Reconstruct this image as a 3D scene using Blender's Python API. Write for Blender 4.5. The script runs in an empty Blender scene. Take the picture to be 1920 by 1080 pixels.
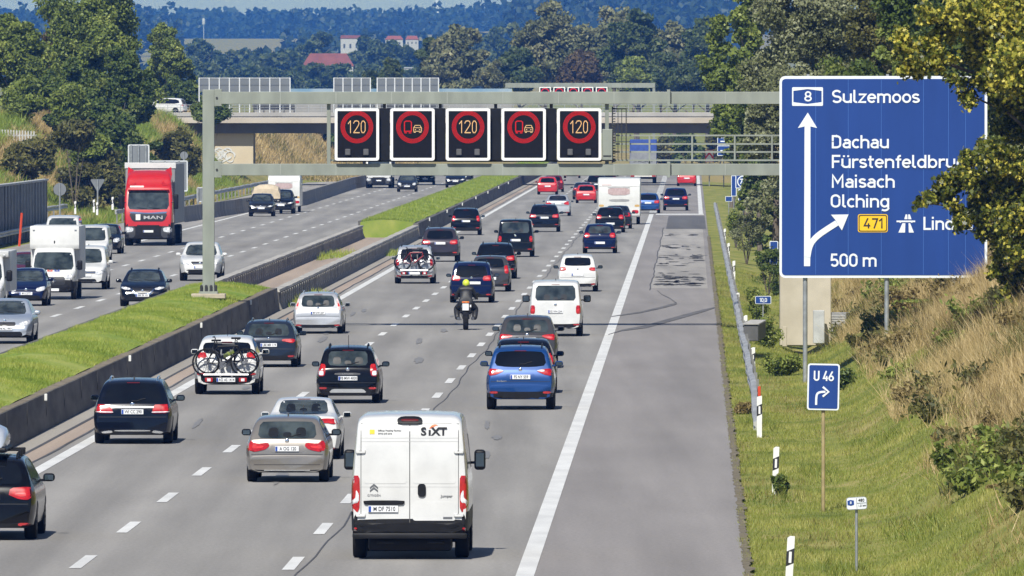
import bpy, bmesh, math, random
import numpy as np
from mathutils import Vector, Matrix
from mathutils.bvhtree import BVHTree
random.seed(7); rng = np.random.default_rng(7)
SC = bpy.context.scene; COL = SC.collection
R = math.radians
F = 24300.0; H = 8.0; CX = 960.0; HY = 184.0; TX = 0.0139
def dist(y, z=0.0): return F*(H-z)/(y-HY)                # ground pixel row -> distance
def at(x, y, D): return Vector(((x-CX)/F*D, D, H-(y-HY)/F*D))
def fd(D): return D if D < 2200 else 2200+(D-2200)*2.0         # the far country
def rd(u, D, z=0.0): return Vector((u+TX*D, D, z))        # road coordinates -> world

# ------------------------------------------------------------------ materials
MATS = {}
def new_mat(name):
    m = bpy.data.materials.new(name); m.use_nodes = True
    return m, m.node_tree.nodes, m.node_tree.links, m.node_tree.nodes['Principled BSDF']
def mat(name, col, rough=.6, metal=0, coat=0, emit=None, var=0, scale=3, col2=None, bump=0, spec=.5, detail=6, stretch=None):
    if name in MATS: return MATS[name]
    m, n, l, b = new_mat(name)
    b.inputs['Base Color'].default_value = (*col, 1); b.inputs['Roughness'].default_value = rough
    b.inputs['Metallic'].default_value = metal; b.inputs['Coat Weight'].default_value = coat
    b.inputs['Coat Roughness'].default_value = .04; b.inputs['Specular IOR Level'].default_value = spec
    if emit:
        b.inputs['Emission Color'].default_value = (*emit[0], 1); b.inputs['Emission Strength'].default_value = emit[1]
    if var or col2 or bump:
        geo = n.new('ShaderNodeNewGeometry'); t = n.new('ShaderNodeTexNoise')
        t.inputs['Scale'].default_value = scale; t.inputs['Detail'].default_value = detail
        if stretch:
            mp = n.new('ShaderNodeMapping'); mp.inputs['Scale'].default_value = stretch
            l.new(geo.outputs['Position'], mp.inputs['Vector']); l.new(mp.outputs[0], t.inputs['Vector'])
        else: l.new(geo.outputs['Position'], t.inputs['Vector'])
        r = n.new('ShaderNodeValToRGB'); r.color_ramp.elements[0].position = .35; r.color_ramp.elements[1].position = .65
        c2 = col2 or tuple(min(1, c*(1+var)) for c in col); c1 = col if col2 else tuple(c*(1-var) for c in col)
        r.color_ramp.elements[0].color = (*c1, 1); r.color_ramp.elements[1].color = (*c2, 1)
        l.new(t.outputs['Fac'], r.inputs[0]); l.new(r.outputs[0], b.inputs['Base Color'])
        if bump:
            bp = n.new('ShaderNodeBump'); bp.inputs['Strength'].default_value = bump; bp.inputs['Distance'].default_value = .05
            l.new(t.outputs['Fac'], bp.inputs['Height']); l.new(bp.outputs[0], b.inputs['Normal'])
    MATS[name] = m; return m
def paint(name, col, metal=.0, rough=.35):
    dk = max(col) < .1; return mat('paint_'+name, col, .13 if dk else rough, metal, coat=0 if dk else .8, var=.06, scale=2.5, spec=.4)
def leaf_mat(name, c1, c2, c3=None, trans=.25, rough=.55):
    if name in MATS: return MATS[name]
    m, n, l, b = new_mat(name)
    a = n.new('ShaderNodeAttribute'); a.attribute_name = 'tint'
    r = n.new('ShaderNodeValToRGB'); e = r.color_ramp.elements
    e[0].position = 0; e[0].color = (*c1, 1); e[1].position = 1; e[1].color = (*(c3 or c2), 1)
    if c3: k = e.new(.6); k.color = (*c2, 1)
    l.new(a.outputs['Fac'], r.inputs[0]); l.new(r.outputs[0], b.inputs['Base Color'])
    b.inputs['Roughness'].default_value = rough; b.inputs['Specular IOR Level'].default_value = .35
    if trans:
        tr = n.new('ShaderNodeBsdfTranslucent'); mx = n.new('ShaderNodeMixShader'); mx.inputs[0].default_value = trans
        l.new(r.outputs[0], tr.inputs['Color']); l.new(b.outputs[0], mx.inputs[1]); l.new(tr.outputs[0], mx.inputs[2])
        l.new(mx.outputs[0], n['Material Output'].inputs[0])
    MATS[name] = m; return m

def rubber(): return mat('rubber', (.009,.009,.0095), .8, var=.25, scale=9, spec=.2)
def black_plastic(): return mat('black_plastic', (.009,.009,.010), .5, var=.2, scale=6, spec=.2)
def dark_glass(): return mat('tinted_glass', (.005,.006,.008), .03, spec=.5, var=.3, scale=1.6)
def clear_glass(): return mat('window_glass', (.014,.020,.022), .03, spec=.6, col2=(.06,.075,.078), scale=2.2)
def lamp_red(): return mat('red_lamp', (.30,.005,.006), .15, coat=.5, col2=(.48,.012,.012), scale=14)
def lamp_white(): return mat('clear_lamp', (.55,.56,.58), .1, coat=1, col2=(.8,.8,.82), scale=14)
def chrome(): return mat('chrome', (.8,.8,.82), .12, 1, var=.05)
def mirror_glass(): return mat('mirror_glass', (.13,.18,.23), .03, 1, var=.08)
def plate_white(): return mat('plate_white', (.75,.76,.78), .4, var=.05, scale=20)
def plate_blue(): return mat('plate_blue', (.02,.07,.35), .4, var=.1, scale=20)
def ink(): return mat('black_ink', (.015,.015,.018), .6, var=.1)
def galv(): return mat('galvanised_steel', (.36,.38,.39), .45, .5, var=.18, scale=5)

# ------------------------------------------------------------------ objects
def tag(o, label=None, cat=None, group=None, kind=None):
    if label: o['label'] = label
    if cat: o['category'] = cat
    if group: o['group'] = group
    if kind: o['kind'] = kind
    return o
def empty(name, loc, rz=0, label=None, cat=None, group=None, scale=1):
    o = bpy.data.objects.new(name, None); COL.objects.link(o)
    o.location = loc; o.rotation_euler = (0, 0, rz); o.scale = (scale,)*3; o.empty_display_size = .3
    return tag(o, label, cat, group)
def link(name, me, m, parent=None, loc=None, rot=None):
    o = bpy.data.objects.new(name, me); COL.objects.link(o)
    for k in (m if isinstance(m, (list, tuple)) else [m]):
        if k: me.materials.append(k)
    if parent: o.parent = parent
    if loc is not None: o.location = loc
    if rot is not None: o.rotation_euler = rot
    return o
def obj(name, bm, m, parent=None, smooth=False, loc=None, rot=None, angle=35):
    me = bpy.data.meshes.new(name); bm.to_mesh(me); bm.free()
    if smooth:
        me.polygons.foreach_set('use_smooth', [True]*len(me.polygons)); me.set_sharp_from_angle(angle=R(angle))
    return link(name, me, m, parent, loc, rot)
def box(bm, c, s, bevel=0, seg=1):
    r = bmesh.ops.create_cube(bm, size=1, matrix=Matrix.Translation(c) @ Matrix.Diagonal((*s, 1)))
    if bevel:
        es = {e for v in r['verts'] for e in v.link_edges}
        bmesh.ops.bevel(bm, geom=list(es), offset=bevel, segments=seg, affect='EDGES', profile=.5)
    return bm
def boxes(name, lst, m, parent=None, bevel=0, smooth=False):
    bm = bmesh.new()
    for c, s in lst: box(bm, c, s, bevel, 2 if bevel else 1)
    return obj(name, bm, m, parent, smooth)
def tube(bm, pts, r, seg=8):
    pts = [Vector(p) for p in pts]; rr = r if isinstance(r, (list, tuple)) else [r]*len(pts); rings = []
    for i, p in enumerate(pts):
        d = (pts[min(i+1, len(pts)-1)]-pts[max(i-1, 0)]).normalized()
        a = d.cross(Vector((0,0,1)) if abs(d.z) < .9 else Vector((1,0,0))).normalized(); b = d.cross(a)
        rings.append([bm.verts.new(p+(a*math.cos(t)+b*math.sin(t))*rr[i]) for t in [2*math.pi*k/seg for k in range(seg)]])
    for A, B in zip(rings, rings[1:]):
        for k in range(seg): bm.faces.new((A[k], A[(k+1)%seg], B[(k+1)%seg], B[k]))
    bm.faces.new(rings[0]); bm.faces.new(rings[-1][::-1])
    return bm
def lathe(bm, prof, axis='X', seg=20, c=(0,0,0)):
    rings = []
    for (a, r) in prof:
        ring = []
        for k in range(seg):
            t = 2*math.pi*k/seg; p = (r*math.cos(t), r*math.sin(t))
            v = {'X': (a, p[0], p[1]), 'Y': (p[0], a, p[1]), 'Z': (p[0], p[1], a)}[axis]
            ring.append(bm.verts.new((v[0]+c[0], v[1]+c[1], v[2]+c[2])))
        rings.append(ring)
    for A, B in zip(rings, rings[1:]):
        for k in range(seg): bm.faces.new((A[k], A[(k+1)%seg], B[(k+1)%seg], B[k]))
    bm.faces.new(rings[0]); bm.faces.new(rings[-1][::-1])
    return bm
def plate_poly(bm, pts, y, t=.004):
    """upright polygon (x,z) facing -y at depth y, thickness t towards +y"""
    a = [bm.verts.new((x, y, z)) for x, z in pts]; b = [bm.verts.new((x, y+t, z)) for x, z in pts]
    bm.faces.new(a); bm.faces.new(b[::-1]); n = len(pts)
    for i in range(n): bm.faces.new((a[i], b[i], b[(i+1)%n], a[(i+1)%n]))
    return bm
def rrect(x0, x1, z0, z1, r, n=4):
    out = []
    for cx, cz, a0 in ((x1-r, z1-r, 0), (x0+r, z1-r, 90), (x0+r, z0+r, 180), (x1-r, z0+r, 270)):
        for k in range(n+1):
            t = R(a0+90*k/n); out.append((cx+r*math.cos(t), cz+r*math.sin(t)))
    return out
def ring_poly(bm, outer, inner, y, t=.004):
    n = len(outer)
    for yy in (y, y+t):
        A = [bm.verts.new((x, yy, z)) for x, z in outer]; B = [bm.verts.new((x, yy, z)) for x, z in inner]
        for i in range(n): bm.faces.new((A[i], A[(i+1)%n], B[(i+1)%n], B[i]))
    return bm
def ribbon(bm, pts, w, y, t=.004):
    pts = [Vector(p) for p in pts]; L = []; Rr = []
    for i, p in enumerate(pts):
        d = (pts[min(i+1, len(pts)-1)]-pts[max(i-1, 0)]).normalized(); nn = Vector((-d.y, d.x))*w/2
        L.append(p+nn); Rr.append(p-nn)
    return plate_poly(bm, [tuple(p) for p in L]+[tuple(p) for p in Rr[::-1]], y, t)
def text(name, s, size, m, parent, loc, sx=1, align='CENTER', bold=0, rz=0, ex=.003):
    cu = bpy.data.curves.new('t', 'FONT'); cu.body = s; cu.size = size; cu.align_x = align; cu.align_y = 'CENTER'
    cu.offset = bold*size; cu.extrude = ex; cu.resolution_u = 3
    o = bpy.data.objects.new('t', cu); me = bpy.data.meshes.new_from_object(o); me.materials.clear()
    bpy.data.objects.remove(o); bpy.data.curves.remove(cu)
    n = len(me.vertices); co = np.empty(n*3); me.vertices.foreach_get('co', co); co = co.reshape(-1, 3)
    c = math.cos(rz); q = math.sin(rz)
    out = np.stack([co[:,0]*sx, -co[:,2], co[:,1]], 1)
    if rz: out = np.stack([out[:,0]*c-out[:,1]*q, out[:,0]*q+out[:,1]*c, out[:,2]], 1)
    me.vertices.foreach_set('co', out.ravel()); me.update()
    return link(name, me, m, parent, loc)
def np_mesh(name, verts, faces_n, loop, starts, attr=None):
    me = bpy.data.meshes.new(name); me.vertices.add(len(verts)); me.vertices.foreach_set('co', verts.astype(np.float32).ravel())
    me.loops.add(len(loop)); me.loops.foreach_set('vertex_index', loop.astype(np.int32))
    me.polygons.add(faces_n); me.polygons.foreach_set('loop_start', starts.astype(np.int32))
    if attr is not None:
        a = me.attributes.new('tint', 'FLOAT', 'POINT'); a.data.foreach_set('value', attr.astype(np.float32))
    me.update(calc_edges=True); return me

# ------------------------------------------------------------------ camera, light, air
cam = bpy.data.cameras.new('camera'); co = bpy.data.objects.new('camera', cam); COL.objects.link(co)
cam.sensor_width = 36; cam.lens = F/1920*36; cam.clip_start = 5; cam.clip_end = 30000
co.location = (0, 0, H); co.rotation_euler = (R(90)-math.atan((540-HY)/F), 0, 0); SC.camera = co
SUN_AZ, SUN_EL = R(13), R(46)
sun = bpy.data.lights.new('sun', 'SUN'); so = bpy.data.objects.new('sun', sun); COL.objects.link(so)
sun.energy = 4.9; sun.angle = R(.53); sun.color = (1, .96, .89)
so.rotation_euler = Vector((math.sin(SUN_AZ)*math.cos(SUN_EL), math.cos(SUN_AZ)*math.cos(SUN_EL), -math.sin(SUN_EL))).to_track_quat('-Z', 'Y').to_euler()
w = bpy.data.worlds.new('World'); SC.world = w; w.use_nodes = True
n, l = w.node_tree.nodes, w.node_tree.links; bg = n['Background']
sky = n.new('ShaderNodeTexSky'); sky.sky_type = 'NISHITA'; sky.sun_disc = False
sky.sun_elevation = SUN_EL; sky.sun_rotation = math.pi+SUN_AZ; sky.air_density = 1.0; sky.dust_density = .25; sky.ozone_density = 3.0; sky.altitude = 500
tc = n.new('ShaderNodeTexCoord'); mp = n.new('ShaderNodeMapping'); mp.inputs['Scale'].default_value = (1, 1, 2.4)
nz = n.new('ShaderNodeTexNoise'); nz.inputs['Scale'].default_value = 2.6; nz.inputs['Detail'].default_value = 9; nz.inputs['Roughness'].default_value = .6
cr = n.new('ShaderNodeValToRGB'); cr.color_ramp.elements[0].position = .54; cr.color_ramp.elements[1].position = .74
mx = n.new('ShaderNodeMix'); mx.data_type = 'RGBA'
l.new(tc.outputs['Generated'], mp.inputs[0]); l.new(mp.outputs[0], nz.inputs['Vector']); l.new(nz.outputs['Fac'], cr.inputs[0])
tn = n.new('ShaderNodeMix'); tn.data_type = 'RGBA'; tn.blend_type = 'MULTIPLY'; tn.inputs['Factor'].default_value = 1; tn.inputs['B'].default_value = (.92, .98, 1.14, 1); l.new(sky.outputs[0], tn.inputs['A'])
l.new(cr.outputs[0], mx.inputs['Factor']); l.new(tn.outputs['Result'], mx.inputs['A']); mx.inputs['B'].default_value = (8.5, 8.8, 9.2, 1)
l.new(mx.outputs['Result'], bg.inputs[0]); bg.inputs[1].default_value = .062
SC.view_settings.view_transform = 'Standard'; SC.view_settings.look = 'None'; SC.view_settings.exposure = .25; SC.view_settings.gamma = 1
SC.cycles.max_bounces = 6; SC.cycles.volume_bounces = 0; SC.cycles.transparent_max_bounces = 6
hz = bmesh.new(); box(hz, (0, 6000, 80), (2200, 12200, 220))
hm = bpy.data.materials.new('haze_air'); hm.use_nodes = True; hn = hm.node_tree.nodes; hn.remove(hn['Principled BSDF'])
pv = hn.new('ShaderNodeVolumePrincipled'); pv.inputs['Color'].default_value = (.07, .23, .72, 1); pv.inputs['Density'].default_value = 1.2e-4
pv.inputs['Absorption Color'].default_value = (.3, .5, .9, 1)
hm.node_tree.links.new(pv.outputs[0], hn['Material Output'].inputs['Volume'])
tag(obj('haze', hz, hm), kind='stuff', label='thin blue summer haze over the valley')

# ------------------------------------------------------------------ road-sign lettering drawn stroke by stroke
def _arc(cx, cy, rx, ry, a0, a1, n=10): return [(cx+rx*math.cos(R(a0+(a1-a0)*k/n)), cy+ry*math.sin(R(a0+(a1-a0)*k/n))) for k in range(n+1)]
def _el(cx, cy, rx, ry): return _arc(cx, cy, rx, ry, 0, 360, 20)
_n = [(.07, .45)]+_arc(.26, .46, .19, .19, 180, 0)+[(.45, 0)]
_u = [(.07, .72), (.07, .26)]+_arc(.26, .26, .19, .19, 180, 360)
_O = [(.49, .66)]+_arc(.28, .68, .21, .25, 0, 180)+_arc(.28, .32, .21, .25, 180, 360)+[(.49, .70)]
GLY = {
 'S': (.58, [_arc(.28, .71, .20, .22, 25, 270)+_arc(.28, .28, .21, .215, 90, -155)[1:]]), 'u': (.56, [_u, [(.45, .72), (.45, 0)]]), 'l': (.27, [[(.07, 1), (.07, .2)]+_arc(.2, .2, .13, .13, 180, 275)]),
 'z': (.48, [[(.04, .65), (.40, .65), (.05, .07), (.43, .07)]]), 'e': (.52, [_arc(.25, .36, .19, .29, -5, 318, 18), [(.06, .37), (.44, .37)]]), 'm': (.80, [[(.07, 0), (.07, .72)], [(.07, .45)]+_arc(.225, .5, .155, .15, 180, 0)+[(.38, 0)], [(.38, .45)]+_arc(.535, .5, .155, .15, 180, 0)+[(.69, 0)]]),
 'n': (.56, [[(.07, 0), (.07, .72)], _n]), 'o': (.53, [_el(.25, .36, .19, .29)]), 's': (.45, [_arc(.21, .51, .15, .14, 20, 270)+_arc(.21, .21, .16, .14, 90, -160)[1:]]),
 'D': (.60, [[(.07, .5), (.07, .93), (.26, .93)]+_arc(.26, .70, .22, .23, 90, 0)+_arc(.26, .30, .22, .23, 0, -90)+[(.07, .07), (.07, .55)]]), 'a': (.51, [[(.40, 0), (.40, .47)]+_arc(.24, .47, .16, .18, 0, 150), [(.40, .40), (.21, .40)]+_arc(.21, .235, .15, .165, 90, 270)+[(.27, .07), (.40, .13)]]),
 'c': (.46, [_arc(.25, .36, .19, .29, 48, 312, 16)]), 'h': (.56, [[(.07, 0), (.07, 1)], _n]), 'F': (.50, [[(.07, 0), (.07, .93), (.46, .93)], [(.07, .5), (.41, .5)]]), 'ü': (.56, [_u, [(.45, .72), (.45, 0)], [(.15, .84), (.15, .97)], [(.37, .84), (.37, .97)]]),
 'r': (.38, [[(.07, 0), (.07, .72)], [(.07, .45)]+_arc(.26, .46, .19, .19, 180, 62)]), 't': (.36, [[(.14, .93), (.14, .2)]+_arc(.26, .2, .12, .13, 180, 275), [(.02, .65), (.32, .65)]]), 'f': (.34, [_arc(.28, .8, .13, .13, 85, 180)+[(.15, 0)], [(.02, .65), (.31, .65)]]),
 'd': (.56, [_el(.25, .36, .19, .29), [(.44, 0), (.44, 1)]]), 'b': (.56, [_el(.26, .36, .19, .29), [(.07, 0), (.07, 1)]]), 'k': (.50, [[(.07, 0), (.07, 1)], [(.07, .28), (.42, .72)], [(.2, .42), (.45, 0)]]), 'M': (.72, [[(.07, 0), (.07, .96), (.33, .38), (.59, .96), (.59, 0)]]),
 'i': (.21, [[(.07, 0), (.07, .72)], [(.07, .85), (.07, 1)]]), 'O': (.62, [_O]), '0': (.62, [_O]), 'g': (.56, [_el(.25, .36, .19, .29), [(.44, .72), (.44, -.06)]+_arc(.25, -.06, .19, .16, 0, -140)]), 'L': (.48, [[(.07, 1), (.07, .07), (.44, .07)]]),
 '5': (.58, [[(.44, .93), (.11, .93), (.08, .52)]+_arc(.26, .31, .21, .245, 120, -150)]), '4': (.56, [[(.32, 1), (.06, .26), (.49, .26)], [(.36, .5), (.36, 0)]]), '7': (.52, [[(.05, .93), (.44, .93), (.2, 0)]]), '1': (.40, [[(.05, .72), (.24, .95), (.24, 0)]]),
 '8': (.58, [_el(.26, .705, .17, .225), _el(.26, .275, .205, .21)]), '6': (.58, [[(.38, .96), (.10, .42)], _el(.26, .28, .2, .215)]), 'U': (.62, [[(.07, 1), (.07, .28)]+_arc(.28, .28, .21, .215, 180, 360)+[(.49, 1)]]), '2': (.56, [_arc(.25, .7, .19, .23, 165, -35)+[(.06, .07), (.47, .07)]]), ',': (.24, [[(.1, .12), (.04, -.14)]]), ' ': (.3, []),
}
def din(s, cap, m, parent, x0, x1, zbase, y, sw=.145):
    W = sum(GLY[c][0] for c in s)-.1; k = (x1-x0)/W if x1 else cap
    if x1 is None: x0 -= W*cap/2
    bm = bmesh.new(); X = x0; dy = 0
    for c in s:
        for P in GLY[c][1]:
            Q = [Vector((X+p[0]*k, zbase+p[1]*cap)) for p in P]; closed = (Q[0]-Q[-1]).length < 1e-4
            if closed: Q = Q[:-1]
            A = []; B = []; n_ = len(Q); w_ = sw*cap/2
            for i, p in enumerate(Q):
                d0 = (p-Q[i-1]).normalized() if (i or closed) else None; d1 = (Q[(i+1)%n_]-p).normalized() if (i < n_-1 or closed) else None
                d0 = d0 or d1; d1 = d1 or d0; n0 = Vector((-d0.y, d0.x)); n1 = Vector((-d1.y, d1.x)); mm = (n0+n1); mm = mm.normalized() if mm.length > .1 else n0
                q = w_/max(.55, mm.dot(n0)); A.append(bm.verts.new((p.x+mm.x*q, y-dy, p.y+mm.y*q))); B.append(bm.verts.new((p.x-mm.x*q, y-dy, p.y-mm.y*q)))
            for i in range(n_ if closed else n_-1): bm.faces.new((A[i], A[(i+1)%n_], B[(i+1)%n_], B[i]))
            dy += .0012
        X += GLY[c][0]*k; 
    return obj('lettering', bm, m, parent)
# ------------------------------------------------------------------ ground, carriageways, markings
def smooth(a, b, x):
    t = np.clip((x-a)/(b-a), 0, 1); return t*t*(3-2*t)
def ground_z(u, D):
    u = np.asarray(u, float); D = np.asarray(D, float)
    FT = [(0, -.05), (1500, -.05), (2000, 1.5), (3000, 8.5), (4300, 20.5), (5000, 31), (6300, 34), (7600, 28)]
    far = np.interp(D, [fd(q) for q, _ in FT], [z_ if q < 2200 else 8-(8-z_)*fd(q)/q for q, z_ in FT])
    right = np.interp(u, [.95, 2.5, 3.3, 4.0, 5.5, 7.4, 10, 14, 25], [0, 0, .05, .25, 1.2, 2.5, 4.0, 5.5, 6.5])
    right = right - .65*smooth(400, 450, D)*np.exp(-((u-3.8)/1.4)**2)
    right = right - 1.15*np.exp(-((u-4.9)/1.5)**2)*np.exp(-((D-438)/26.)**2)
    right = right*(1-.85*smooth(560, 700, D)) + smooth(1100, 1180, D)*(1-smooth(1230, 1400, D))*5.4*smooth(5, 14, u)
    lf = smooth(-39.5, -49, u)
    lz = lf*(1.6*smooth(500, 700, D) + 5.0*smooth(760, 960, D)*(1-.25*smooth(1250, 1350, D)))
    lz = np.where(D > 1230, np.maximum(lz, 3.4*smooth(-33, -62, u)), lz)
    side = np.where(u > 0, right, lz)
    und = .25*np.sin(u*.9+D*.045)*np.sin(D*.021+u*.3)*smooth(4, 9, np.where(u > 0, u, -(u+36)))
    k = 1-smooth(1500, 2300, D)
    hump = 14*np.exp(-(((u+TX*D)-62)/70.)**2)*smooth(fd(4000), fd(4600), D)
    return far+side*k+und*k+hump
us = np.unique(np.concatenate([np.arange(-62, -30, 1.0), [-29, -19, -15, -7, .5, .9], np.arange(1, 26, .5), [30, 45, 80, 160, 400, 1200, 4000], [-80, -120, -200, -400, -1200, -4000]]))
Ds = np.concatenate([[-60, 100], np.arange(180, 720, 6.0), np.arange(720, 1600, 14.0), np.arange(1600, 13000, 150.0), [13400, 17000, 26000]])
U, DD = np.meshgrid(us, Ds); Z = ground_z(U, np.minimum(DD, 12900)); Z[DD > 13200] = 20
V = np.stack([U+TX*DD, DD, Z], -1).reshape(-1, 3); nu, nd = len(us), len(Ds)
ii = (np.arange(nd-1)[:, None]*nu+np.arange(nu-1)[None]).ravel()
loop = np.stack([ii, ii+1, ii+nu+1, ii+nu], 1).ravel()
dry = (smooth(5.6, 7.2, U+.7*np.sin(DD*.12)+.5*np.sin(DD*.31))*(U > 0)*(1-.7*smooth(16, 24, U))+.75*smooth(-38, -44, U)*(1-.7*smooth(-54, -66, U))*(U < 0)+.45*(DD > fd(4250))*(DD < fd(5400))*(np.abs(U+TX*DD) < 230)+.85*(DD > 1250)*(DD < 1900)).ravel()
gm = np_mesh('ground', V, len(ii), loop, np.arange(len(ii))*4, np.clip(dry, 0, 1))
m, n, l, b = new_mat('ground_grass')
at_ = n.new('ShaderNodeAttribute'); at_.attribute_name = 'tint'
geo = n.new('ShaderNodeNewGeometry')
def noise(scale, stretch=(1,1,1), detail=8):
    mp = n.new('ShaderNodeMapping'); mp.inputs['Scale'].default_value = stretch
    t = n.new('ShaderNodeTexNoise'); t.inputs['Scale'].default_value = scale; t.inputs['Detail'].default_value = detail
    l.new(geo.outputs['Position'], mp.inputs[0]); l.new(mp.outputs[0], t.inputs['Vector']); return t
def ramp(src, stops):
    r = n.new('ShaderNodeValToRGB'); e = r.color_ramp.elements
    e[0].position, e[0].color = stops[0][0], (*stops[0][1], 1); e[1].position, e[1].color = stops[-1][0], (*stops[-1][1], 1)
    for p, c in stops[1:-1]: k = e.new(p); k.color = (*c, 1)
    l.new(src, r.inputs[0]); return r
g1 = ramp(noise(.9, (1,.35,1)).outputs['Fac'], [(.3, (.11,.14,.03)), (.5, (.22,.23,.055)), (.7, (.34,.29,.11))])
g2 = ramp(noise(.55, (1,.35,1)).outputs['Fac'], [(.3, (.15,.16,.045)), (.48, (.30,.235,.10)), (.7, (.42,.31,.16))])
mm = n.new('ShaderNodeMix'); mm.data_type = 'RGBA'
l.new(at_.outputs['Fac'], mm.inputs['Factor']); l.new(g1.outputs[0], mm.inputs['A']); l.new(g2.outputs[0], mm.inputs['B'])
l.new(mm.outputs['Result'], b.inputs['Base Color']); b.inputs['Roughness'].default_value = .95; b.inputs['Specular IOR Level'].default_value = .1
tag(link('ground', gm, m), kind='structure', label='grassy ground falling and rising beside the motorway')

def strip(name, u0, u1, D0, D1, z, m, step=20, kind='structure', wob=0, z1=None, seed=0):
    Dn = np.linspace(D0, D1, max(2, int((D1-D0)/step)+1)); bm = bmesh.new(); A = []; B = []
    for i, d in enumerate(Dn):
        o = wob*(math.sin(d*.11+seed)+.6*math.sin(d*.37+seed*2)) if wob else 0
        A.append(bm.verts.new(rd(u0+o, d, z))); B.append(bm.verts.new(rd(u1+o, d, z if z1 is None else z1)))
    for i in range(len(Dn)-1): bm.faces.new((A[i], B[i], B[i+1], A[i+1]))
    o = obj(name, bm, m); o['kind'] = kind; return o
def asphalt(name, c, var=.12, tracks=0):
    if name in MATS: return MATS[name]
    m, n, l, b = new_mat(name); geo = n.new('ShaderNodeNewGeometry')
    def nz(scale, st, d=5):
        mp = n.new('ShaderNodeMapping'); mp.inputs['Scale'].default_value = st; mp.inputs['Rotation'].default_value = (0, 0, TX)
        t = n.new('ShaderNodeTexNoise'); t.inputs['Scale'].default_value = scale; t.inputs['Detail'].default_value = d
        l.new(geo.outputs['Position'], mp.inputs[0]); l.new(mp.outputs[0], t.inputs['Vector']); return t.outputs['Fac']
    def mr(src, lo, hi):
        k = n.new('ShaderNodeMapRange'); k.inputs['From Min'].default_value = .3; k.inputs['From Max'].default_value = .7
        k.inputs['To Min'].default_value = lo; k.inputs['To Max'].default_value = hi; l.new(src, k.inputs['Value']); return k.outputs[0]
    def mul(a, bb):
        k = n.new('ShaderNodeMath'); k.operation = 'MULTIPLY'; l.new(a, k.inputs[0]); l.new(bb, k.inputs[1]); return k.outputs[0]
    f = mul(mul(mr(nz(.9, (1, .02, 1)), 1-var, 1+var), mr(nz(.35, (1, .12, 1)), 1-var*.7, 1+var*.7)), mr(nz(14, (1, .25, 1), 2), .93, 1.07))
    if tracks:   # wheel tracks polished and darkened along the lanes
        sp_ = n.new('ShaderNodeSeparateXYZ'); l.new(geo.outputs['Position'], sp_.inputs[0])
        k1 = n.new('ShaderNodeMath'); k1.operation = 'MULTIPLY_ADD'; k1.inputs[1].default_value = -TX; l.new(sp_.outputs['Y'], k1.inputs[0]); l.new(sp_.outputs['X'], k1.inputs[2])
        k2 = n.new('ShaderNodeMath'); k2.operation = 'MULTIPLY_ADD'; k2.inputs[1].default_value = 2*math.pi/1.82; k2.inputs[2].default_value = .9; l.new(k1.outputs[0], k2.inputs[0])
        k3 = n.new('ShaderNodeMath'); k3.operation = 'SINE'; l.new(k2.outputs[0], k3.inputs[0])
        k4 = n.new('ShaderNodeMath'); k4.operation = 'MULTIPLY_ADD'; k4.inputs[1].default_value = tracks; k4.inputs[2].default_value = 1; l.new(k3.outputs[0], k4.inputs[0]); f = mul(f, k4.outputs[0])
    v = n.new('ShaderNodeVectorMath'); v.operation = 'SCALE'; v.inputs[0].default_value = c; l.new(f, v.inputs['Scale'])
    l.new(v.outputs[0], b.inputs['Base Color']); b.inputs['Roughness'].default_value = .85; b.inputs['Specular IOR Level'].default_value = .25
    MATS[name] = m; return m
RD = asphalt('asphalt', (.258,.246,.229), .17, .06); SH = asphalt('asphalt_shoulder', (.245,.228,.218), .13)
PALE = asphalt('asphalt_pale', (.315,.297,.275), .18); DARK = asphalt('asphalt_dark', (.115,.113,.115)); TAR = mat('tar', (.07,.068,.07), .7, var=.3, scale=2)
GUT = asphalt('concrete_gutter', (.33,.305,.27), .12); TAN = asphalt('tan_paving', (.36,.29,.235), .15)
WH = mat('road_paint', (.66,.655,.63), .6, var=.1, scale=1.3, stretch=(1,.25,1))
strip('road', -15.6, -2.8, 100, 2300, .0, RD)
strip('hard_shoulder', -2.8, .95, 100, 2300, .0, SH)
strip('left_road', -31.5, -19.2, 100, 2300, .0, RD)
strip('slip_road', -36.5, -31.5, 500, 2300, .0, PALE)
strip('gutter', -15.55, -15.05, 100, 1500, .004, GUT); strip('gutter', -14.95, -14.5, 100, 1500, .004, TAN)
strip('gutter_joint', -15.05, -14.95, 100, 1500, .008, TAR, wob=.012); strip('gutter_joint', -14.5, -14.43, 100, 1500, .008, TAR, wob=.03, step=5)
# pale resurfaced block and dark patch on the shoulder
strip('shoulder_patch', -1.75, .65, 545, 792, .004, PALE); strip('shoulder_patch', -1.6, .85, 793, 880, .004, DARK)
strip('road_seam', -6.60, -6.565, 210, 1000, .006, TAR, wob=.05, step=4); strip('road_seam', -1.78, -1.73, 540, 800, .008, TAR, wob=.03, step=4)
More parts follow.
